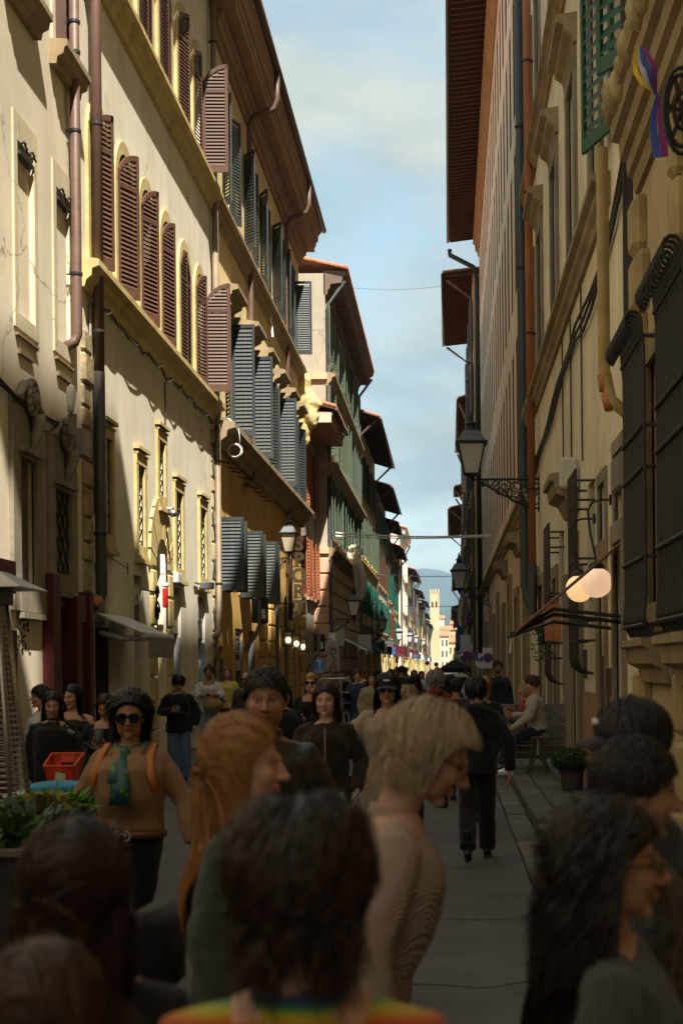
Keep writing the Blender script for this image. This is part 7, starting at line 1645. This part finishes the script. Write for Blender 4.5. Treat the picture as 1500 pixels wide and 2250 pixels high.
# -- tan sweater woman
p=person('woman in a tan V-neck sweater with sunglasses, green scarf and brown belt, walking forward',-1.77,7.9,1.65,-3,(.30,.155,.085),HK,dict(style='back',len=.34,thick=.05,grav=.22,frizz=.07,curl=.018,cfreq=40,big=1.07,clump=16,line=.012),T(TANK,loose=.022,hem=.93,neck=1.42,fold=.014,bust=.035),dict(mat=F_('black_jeans',(.008,.008,.009)),loose=.0),2,arms={-1:dict(e=(-.30,.03,1.10),w=(-.33,-.02,.84)),1:dict(e=(.30,.03,1.10),w=(.36,-.04,.86))},stride=.45,head=(10,2,0),shoes=SHBR,fat=1.2,geo=dict(jaw=1.08,cheek=1.15,lip=(.22,.06,.05)))
sunglasses(p,.030); s_=p['s']; U=p['U']
SCF=mat('silk_scarf',(.02,.10,.07),.45,.6,18.); SCF.node_tree.nodes['Principled BSDF'].inputs['Specular IOR Level'].default_value=.5
nt_=SCF.node_tree; b_=nt_.nodes['Principled BSDF']; v_=nt_.nodes.new('ShaderNodeTexVoronoi'); v_.inputs['Scale'].default_value=26; r_=nt_.nodes.new('ShaderNodeValToRGB'); e_=r_.color_ramp.elements; e_[0].color=(.28,.20,.03,1); e_[0].position=.12; e_[1].color=(.015,.08,.07,1); e_[1].position=.45; x_=e_.new(.26); x_.color=(.04,.14,.04,1)
t_=nt_.nodes.new('ShaderNodeTexCoord'); nt_.links.new(t_.outputs['Object'],v_.inputs['Vector']); nt_.links.new(v_.outputs['Distance'],r_.inputs[0]); nt_.links.new(r_.outputs[0],b_.inputs['Base Color'])
mb=MB(); mb.tube([U((.085*math.cos(a),.012+.082*math.sin(a),1.435-.045*(1-math.sin(a))/2)) for a in np.linspace(-1.6,4.68,22)],.020*s_,8,ry=.026*s_); mb.ell(U((.0,-.105,1.38)),(.03*s_,.028*s_,.034*s_),12,8)
mb.tube([U(q) for q in ((.0,-.12,1.37),(.005,-.20,1.30),(.008,-.252,1.20),(.005,-.252,1.10))],[.022*s_,.04*s_,.052*s_,.060*s_],12,ry=[.02*s_,.018*s_,.014*s_,.010*s_],up=(1,0,0)); mb.tube([U(q) for q in ((-.012,-.12,1.36),(-.03,-.20,1.31),(-.035,-.252,1.22))],[.02*s_,.03*s_,.034*s_],10,ry=.012*s_,up=(1,0,0)); obj('scarf',mb,SCF,p['root'],smooth=True)
mb=MB(); mb.tube([U((0,0,.895)),U((0,0,.935))],[.205*s_,.203*s_],28,ry=[.152*s_,.15*s_],up=(1,0,0)); be=obj('belt',mb,mat('belt_leather',(.16,.06,.02),.4,.2,8.),p['root'],smooth=True)
for k in (-1,1):
    mb=MB(); mb.tube([U((k*.018,-.188,.900)),U((k*.018,-.188,.930))],.006*s_,6)
    for i in range(9): a=i/8*3.0-1.5; mb.ell(U((k*(.022+.022*math.cos(a)),-.190,.915+.026*math.sin(a))),(.0085*s_,.005*s_,.0085*s_),7,5)
    obj('buckle_half',mb,M_steel,be,smooth=True)
for k in (-1,1):
    mb=MB(); mb.tube([U((k*.125,.12,1.36)),U((k*.13,.02,1.425)),U((k*.14,-.10,1.37)),U((k*.16,-.172,1.27)),U((k*.185,-.165,1.17))],.022*s_,8,ry=.006*s_,up=(1,0,0)); obj('bag_strap',mb,mat('strap_orange',(.42,.13,.02),.5),p['root'],smooth=True)
VN=F_('tan_rib',(.22,.12,.06),bump=.8,bs=60.)
for k in (-1,1):
    mb=MB(); mb.tube([U((k*.095,-.02,1.41)),U((k*.085,-.115,1.36)),U((k*.05,-.185,1.29)),U((0,-.228,1.225))],.013*s_,8,ry=.008*s_); obj('neckline_rib',mb,VN,p['root'],smooth=True)
# -- smiling man in leather jacket
p=person('smiling man with short black hair in a black leather jacket with a small flag patch',-.80,6.2,1.79,12,(.33,.165,.095),HK,dict(style='short',len=.042,thick=.016,grav=.06,frizz=.08,back=1.2,line=.014),T(LEATH,loose=.035,fold=.03,collar=.06,neck=1.43),dict(mat=DNAVY),2,arms={1:dict(e=(.27,.05,1.10),w=(.30,-.05,.86))},head=(-6,2,0),shoes=SHB,geo=dict(fem=0,jaw=1.12,nose=1.15,beard=.15),fat=1.08)
for k,m in enumerate((M_fg,M_white,M_fr)):
    mb=MB(); c=p['U']((.318+.004*k,-.028+.0*k,1.10)); mb.box(c.x-.012+.018*(k-1),c.x+.006+.018*(k-1),c.y-.045,c.y-.02,c.z-.045,c.z+.03); obj('flag_patch',mb,m,p['root'])
p=person('young woman with long dark hair in a brown zipped jacket and pale jeans, walking forward',-.915,10.6,1.67,-4,(.50,.31,.24),HD,dict(style='long',len=.50,thick=.028,grav=.30,frizz=.03,back=.1,tip=.9,front=.7,hi=(.09,.04,.02),hip=.25),T(BRN,loose=.034,hem=.82,fold=.035,collar=.03),dict(mat=GDEN,loose=.02,wide=.02),2,arms={-1:dict(e=(-.26,.06,1.12),w=(-.24,-.05,.90)),1:dict(e=(.26,.06,1.12),w=(.24,-.05,.90))},stride=.4,shoes=SHW)
mb=MB(); mb.tube([p['U']((.02,-.195,1.38)),p['U']((.02,-.205,1.2)),p['U']((.012,-.2,1.0)),p['U']((0,-.195,.83))],.005,5); obj('zip',mb,M_steel,p['root'])
p=person('woman in a navy cap and sunglasses with long dark hair and beige coat',-.50,11.6,1.74,2,(.42,.24,.17),HK,dict(style='long',len=.46,thick=.03,grav=.30,frizz=.03,back=.05,front=.7),T(F_('oat_coat',(.34,.27,.20)),loose=.05,hem=.6,fold=.03,neck=1.37),dict(mat=DNAVY),2,arms={-1:dict(e=(-.34,.02,1.14),w=(-.40,-.1,.92))},stride=.4,head=(-4,0,0),shoes=SHB)
cap(p,F_('cap_navy',(.018,.022,.035),bump=.4,bs=150.)); sunglasses(p,.027)
p=person('person in rust orange parka with curly grey hair, seen from behind',-.20,21.6,1.70,180,SK['fair'],HGR,dict(style='bob',len=.15,thick=.06,grav=.12,frizz=.3,curl=.015,cfreq=70,big=1.1,lmin=.5,hi=(.4,.38,.36),hip=.4),T(RUST,loose=.05,hem=.76,fold=.03,hood=True),dict(mat=BURG,loose=.004),1,stride=.35,shoes=SHW)
mb=MB(); mb.tube([p['U']((-.12,.14,1.44)),p['U']((.1,.20,1.2)),p['U']((.24,.14,.95))],.014,6); obj('bag_strap',mb,BLK,p['root'])
p=person('person in loose black clothes and boots with headphones, walking away in the road',.25,13.1,1.69,178,SK['fair'],HK,dict(style='bob',len=.12,thick=.03,grav=.15,frizz=.12,lmin=.5),T(BLK,loose=.04,hem=.82,fold=.035,hood=True),dict(mat=BLK2,loose=.018,wide=.018,len=.98),2,arms={-1:dict(e=(-.30,.04,1.10),w=(-.30,.0,.84)),1:dict(e=(.30,.04,1.10),w=(.32,-.02,.84))},stride=-.75,shoes=BOOT)
mb=MB(); mb.tube([(.086*math.cos(a),.01,.005+.128*math.sin(a)) for a in np.linspace(0,math.pi,16)],.008,6)
for k in (-1,1): mb.tube([(k*.082,.01,0),(k*.104,.01,0)],.036,14)
hpart(p,'headphones',mb,M_blackm)
mb=MB(); c=p['aw'][1][2]; mb.bbox(c.x-.05,c.x+.07,c.y-.03,c.y+.03,c.z-.34,c.z-.10,.015); held(p,'shopping_bag','small black bag in the hand of the person in loose black clothes','bag',mb,BLK2,False)
# -- seated couple at right
sf=1.06
def sitl(kz,az,ky=-.40,ay=-.44): return {k:(Vector((k*.085,0,.90))*sf,Vector((k*.10,ky,kz))*sf,Vector((k*.10,ay,az))*sf,0) for k in (-1,1)}
def seated(label,X,Y,seatz,face,ank,**k):
    global seat_legs
    z0=seatz+.09-.90*sf
    seat_legs=lambda s: sitl((seatz-.06-z0)/sf,(ank+.085-z0)/sf)
    return person(label,X,Y,1.70*sf,face,z0=z0,seat=.01,**k)
q=atY(1180,1617,22); 
p=seated('young man in a beige sweatshirt and white sneakers sitting on a stool eating',q.x,22.0,q.z,-90,.115,skin=SK['fair'],hairc=HBR,hair=dict(style='short',len=.045,thick=.016,grav=.12,frizz=.1),top=T(SAND,loose=.035,hem=.90,fold=.03),legs=dict(mat=DNAVY,loose=.012),lod=2,arms={-1:dict(e=(-.24,-.12,1.12),w=(-.10,-.34,1.14)),1:dict(e=(.25,-.1,1.12),w=(.16,-.36,.98))},lean=6,head=(8,2,0),shoes=SHW,geo=dict(fem=0,jaw=1.05),hands={-1:dict(c=.9),1:dict(c=.9)})
mb=MB(); c=p['aw'][-1][2]+Vector((.02,-.09,.02)); mb.tube([c-Vector((0,0,.04)),c+Vector((0,0,.03))],[.03,.038],14); held(p,'ice_cream_cup','small pink paper cup in the hand of the seated young man','cup',mb,mat('cup_pink',(.45,.12,.14),.5))
p=seated('woman in red sitting beyond the young man on the pallet bench',atY(1168,1617,22.9).x,22.95,.62,-80,.115,skin=SK['fair'],hairc=HBL,hair=dict(style='long',len=.3,thick=.02,grav=.3,back=.3),top=T(TRED,loose=.04,fold=.03),legs=dict(mat=BLK2),lod=1,arms={-1:dict(e=(-.24,-.12,1.12),w=(-.08,-.30,1.26)),1:dict(e=(.25,-.1,1.12),w=(.1,-.32,1.2))},lean=8,shoes=SHB,hands={-1:dict(c=.9),1:dict(c=.9)})
p=person('bearded man in a navy puffer jacket standing by the right wall',.93,27.0,1.76,12,SK['tan'],HK,dict(style='short',len=.04,thick=.014,grav=.1,frizz=.1),T(NAVY,loose=.05,hem=.78,fold=.03,collar=.05),dict(mat=BLK2),1,shoes=SHB,geo=dict(fem=0,beard=.9))
# -- left pavement
p=person('young man in a black hooded puffer and jeans looking at his phone by the portal',-4.27,22.5,1.70,14,(.46,.27,.18),HK,dict(style='short',len=.07,thick=.03,grav=.15,frizz=.2),T(BLK,loose=.06,hem=.80,fold=.045,hood=True),dict(mat=DEN,loose=.03,wide=.025),1,arms={-1:dict(e=(-.27,-.02,1.12),w=(-.12,-.27,1.14)),1:dict(e=(.28,.03,1.12),w=(.24,-.06,.90))},head=(0,30,0),shoes=SHB,geo=dict(fem=0),hands={-1:dict(c=.9,n=(1,0,.6))})
hphone(p,-1,'phone in the hand of the young man by the portal',(.02,-.01,.03))
p=person('woman with hair in a bun, white shirt, pale jeans and a straw bag',-4.55,27.0,1.73,8,SK['tan'],HB,dict(style='back',len=.14,thick=.012,grav=.2,frizz=.03),T(WHT,loose=.03,hem=.84,sleeve=.7,neck=1.36,fold=.03),dict(mat=LDEN,loose=.025,wide=.03),1,arms={-1:dict(e=(-.25,-.05,1.14),w=(-.05,-.23,1.16)),1:dict(e=(.25,-.05,1.14),w=(.05,-.24,1.17))},head=(-10,8,0),shoes=SHW,hands={-1:dict(c=1.1,d=(1,-.2,.1)),1:dict(c=1.1,d=(-1,-.2,.1))})
mb=MB(); mb.ell((0,.07,.135),(.036,.036,.036),12,8); hpart(p,'hair_bun',mb,mat('hair_dark_bun',HB,.5,.3,30.,.4,80.))
mb=MB(); mb.ell(p['U']((.07,-.25,.98)),(.19,.09,.12),16,12); held(p,'straw_bag','round straw shoulder bag of the woman in the white shirt','bag',mb,mat('straw',(.42,.24,.10),.85,.4,30.,.6,60.))
p=person('woman with long blond hair in a yellow sweater next to the white shirt',-4.48,28.8,1.71,6,SK['fair'],(.30,.14,.05),dict(style='long',len=.42,thick=.02,grav=.3,back=.1,front=.6),T(YEL,loose=.03,fold=.025),dict(mat=BLK2),1,arms={-1:dict(e=(-.24,-.02,1.12),w=(-.1,-.22,1.05))},shoes=SHB)
mb=MB(); mb.tube([p['U']((-.1,-.30,1.0)),p['U']((-.1,-.31,1.18))],.035,12); held(p,'water_bottle','teal bottle held by the woman in yellow','bottle',mb,mat('bottle_teal',(.02,.20,.22),.3))
p=person('bald bearded man with sunglasses in a dark green overshirt',-3.70,26.0,1.72,-12,(.50,.27,.19),(.10,.06,.04),None,T(OLIVE,loose=.05,hem=.78,fold=.03,neck=1.39),dict(mat=DNAVY),1,shoes=SHB,geo=dict(fem=0,bald=1,beard=.7,jaw=1.1),fat=1.08)
sunglasses(p,.024)
p=person('woman with dark hair in black behind the smiling man',-1.86,16.0,1.60,20,SK['med'],HB,dict(style='long',len=.36,thick=.03,grav=.3,front=.6),T(BLK,loose=.03),dict(mat=BLK2),1,shoes=SHB)
p=person('woman with blond pulled-back hair and sunglasses covering her mouth with her hand',-1.80,18.6,1.71,-2,SK['med'],(.40,.19,.07),dict(style='back',len=.13,thick=.012,grav=.18,frizz=.02),T(BLK,loose=.02,neck=1.345,fold=.02),dict(mat=BLK2),1,arms={1:dict(e=(.24,-.10,1.18),w=(.09,-.16,1.44)),-1:dict(e=(-.25,.0,1.14),w=(-.14,-.22,1.12))},shoes=SHB,hands={1:dict(d=(-.75,-.2,.6),n=(0,1,.1),c=.35),-1:dict(c=1.0)})
sunglasses(p,.025); mb=MB(); mb.bbox(-.28,-.06,-.25,-.17,.80,1.04,.03); held(p,'magenta_bag','magenta pleated bag carried by the woman covering her mouth','bag',mb,F_('magenta',(.22,.03,.09),rough=.6),False)
person('young woman with a black hooded puffer and long dark hair behind the patio heater',-3.62,13.0,1.60,6,SK['med'],HK,dict(style='long',len=.36,thick=.022,grav=.3,back=.1,front=.5),T(BLK,loose=.05,hem=.70,fold=.035,collar=.06,hood=True),dict(mat=BLK2),2,head=(8,12,0),shoes=SHB)
person('young woman with long black hair and one bare shoulder behind the hooded one',-3.72,14.1,1.66,-8,(.48,.27,.18),HK,dict(style='long',len=.52,thick=.022,grav=.32,back=.1,part=-.01,front=.6),T(BRN,loose=.035,neck=1.33,bare=1,fold=.035),dict(mat=BLK2),2,head=(-18,6,0),shoes=SHB)
p=person('young woman in black with sunglasses on her head looking at a phone',-3.28,13.6,1.56,4,(.44,.25,.17),HK,dict(style='long',len=.48,thick=.02,grav=.32,back=.15,front=.6),T(BLK,loose=.02,neck=1.36,fold=.02),dict(mat=BLK2),2,arms={-1:dict(e=(-.24,-.04,1.12),w=(-.08,-.26,1.20)),1:dict(e=(.25,-.04,1.12),w=(.06,-.26,1.16))},head=(-8,24,0),shoes=SHB,hands={-1:dict(c=.8,n=(1,0,.6)),1:dict(c=.8,n=(-1,0,.6))})
hphone(p,-1,'phone held by the young woman with sunglasses on her head',(.0,0,.05)); sunglasses(p,.024,up=.085,m=mat('lens_brown',(.06,.02,.015),.2))
person('person in a white hoodie half hidden behind the patio heater',-4.35,15.2,1.64,-60,SK['med'],HK,dict(style='short',len=.05,thick=.02,grav=.2),T(CREAM,loose=.05,hood=True,fold=.03),dict(mat=LDEN),1,shoes=SHW)
# -- middle distance and crowd
mid=[('man in a blue jacket standing by the wire rack',-1.95,30.5,1.74,-4,SK['fair'],HBR,'short',BLUJ,DEN),('woman in a beige trench coat with brown hair',-1.55,28.5,1.66,8,SK['fair'],HBR,'long',TRENCH,DNAVY),('smiling grey haired woman just behind the trench coat',-1.34,30,1.66,4,SK['fair'],HGR,'bob',BURG,BLK2),('person in dark clothes under the scroll sign',-1.35,41,1.80,160,SK['tan'],HK,'short',CHAR,BLK2),
('blond woman seen from behind right of the navy cap',-.42,14.6,1.60,176,SK['fair'],(.36,.22,.10),'bob',F_('plum',(.05,.02,.045)),BLK2),('dark haired woman walking away beside the rust parka',.02,24.0,1.66,185,SK['med'],HK,'long',BRN,BLK2),('man with dark hair in a grey jacket left of the black clothed walker',.10,19.0,1.64,172,SK['tan'],HK,'short',CHAR,DNAVY),('ginger haired woman right behind the headphones',.38,16.2,1.68,176,SK['fair'],(.34,.15,.05),'bob',BLK,BLK2),('woman in black walking left of the rust parka',-.62,26.5,1.66,180,SK['med'],HB,'long',BLK2,BLK2),('man in a sky blue shirt far down the street',-1.45,36,1.72,182,SK['fair'],HBR,'short',SKYB,DNAVY),('man in navy left of the sky blue shirt',-2.1,38.5,1.70,176,SK['tan'],HK,'short',NAVY,DEN),('woman in dark red far down the left side',-1.0,41,1.68,4,SK['fair'],HBR,'long',F_('wine',(.16,.02,.025)),BLK2)]
for (l,X,Y,h,fc,sk_,hc_,st,tm,lm) in mid:
    hs=dict(short=dict(style='short',len=.05,thick=.018,grav=.12,frizz=.12),long=dict(style='long',len=.40,thick=.025,grav=.3),bob=dict(style='bob',len=.16,thick=.035,grav=.2,frizz=.08))[st]
    person(l,X,Y,h,fc,sk_,hc_,hs,T(tm,loose=.04,hem=.72 if 'coat' in l else .82,fold=.03),dict(mat=lm),1 if Y<32 else 0,stride=random.choice((-.4,.4,.3)),shoes=SHB,geo=dict(fem=0 if st=='short' else 1))
# far crowd, each person apart; a small set of shared figures
ctops=[('black',BLK),('navy',NAVY),('grey',CHAR),('red',TRED),('beige',BEIGE),('white',WHT),('blue',BLUJ),('green',OLIVE),('yellow',YEL),('orange',F_('orange',(.45,.12,.02))),('brown',BRN),('pale blue',SKYB)]
random.seed(21); crowd=[]
for i in range(46):
    Y=45+ (i/46.)**1.5*150; X=random.uniform(-3.9,.5)
    if 55<Y<66 and -1.2<X<1.3: X=random.uniform(-3.9,-1.5)
    crowd.append((X,Y))
protos={}
where=['near the left shop fronts','left of the middle of the road','in the middle of the road','close to the right kerb']
cnt={}
for i,(X,Y) in enumerate(crowd):
    nm_,tm=ctops[(i*5)%len(ctops)]; fc=random.choice((0,180,172,8)); h=random.uniform(1.58,1.82)
    hw=['dark hair','brown hair','fair hair'][i%3]; hc_=[HK,HBR,(.30,.18,.08)][i%3]
    dist='about %s'%('sixty' if Y<62 else 'eighty' if Y<85 else 'a hundred' if Y<110 else 'a hundred and fifty')
    lab='distant person in %s with %s, %s %s'%(nm_,hw,'coming closer' if fc<90 else 'walking away',where[min(3,max(0,int((X+4)/1.15)))])
    cnt[lab]=cnt.get(lab,0)+1
    if cnt[lab]>1: lab+=', further back'
    if i<8 or (nm_,hw) not in protos:
        person(lab,X,Y,h,fc,SK[['fair','med','tan'][i%3]],hc_,dict(style='long' if i%2 else 'short',len=.3 if i%2 else .05,thick=.022,grav=.25),T(tm,loose=.04,fold=.02),dict(mat=[DNAVY,BLK2,DEN][i%3]),0,stride=random.choice((-.4,.4)),shoes=SHB,geo=dict(fem=i%2),group='distant crowd')
        protos[(nm_,hw)]=1
# ------------------------------------------------------------------ haze
mb=MB(); mb.box(-2600,2600,-70,5600,-25,520)
hz=obj('haze',mb); tag(hz,kind='stuff')
hm=bpy.data.materials.new('haze_air'); hm.use_nodes=True; hn=hm.node_tree; hn.nodes.clear(); ho=hn.nodes.new('ShaderNodeOutputMaterial'); hv=hn.nodes.new('ShaderNodeVolumePrincipled')
hv.inputs['Color'].default_value=(.50,.72,1.0,1); hv.inputs['Density'].default_value=1.6e-4; hv.inputs['Anisotropy'].default_value=.2
hn.links.new(hv.outputs[0],ho.inputs['Volume']); hz.data.materials.append(hm)
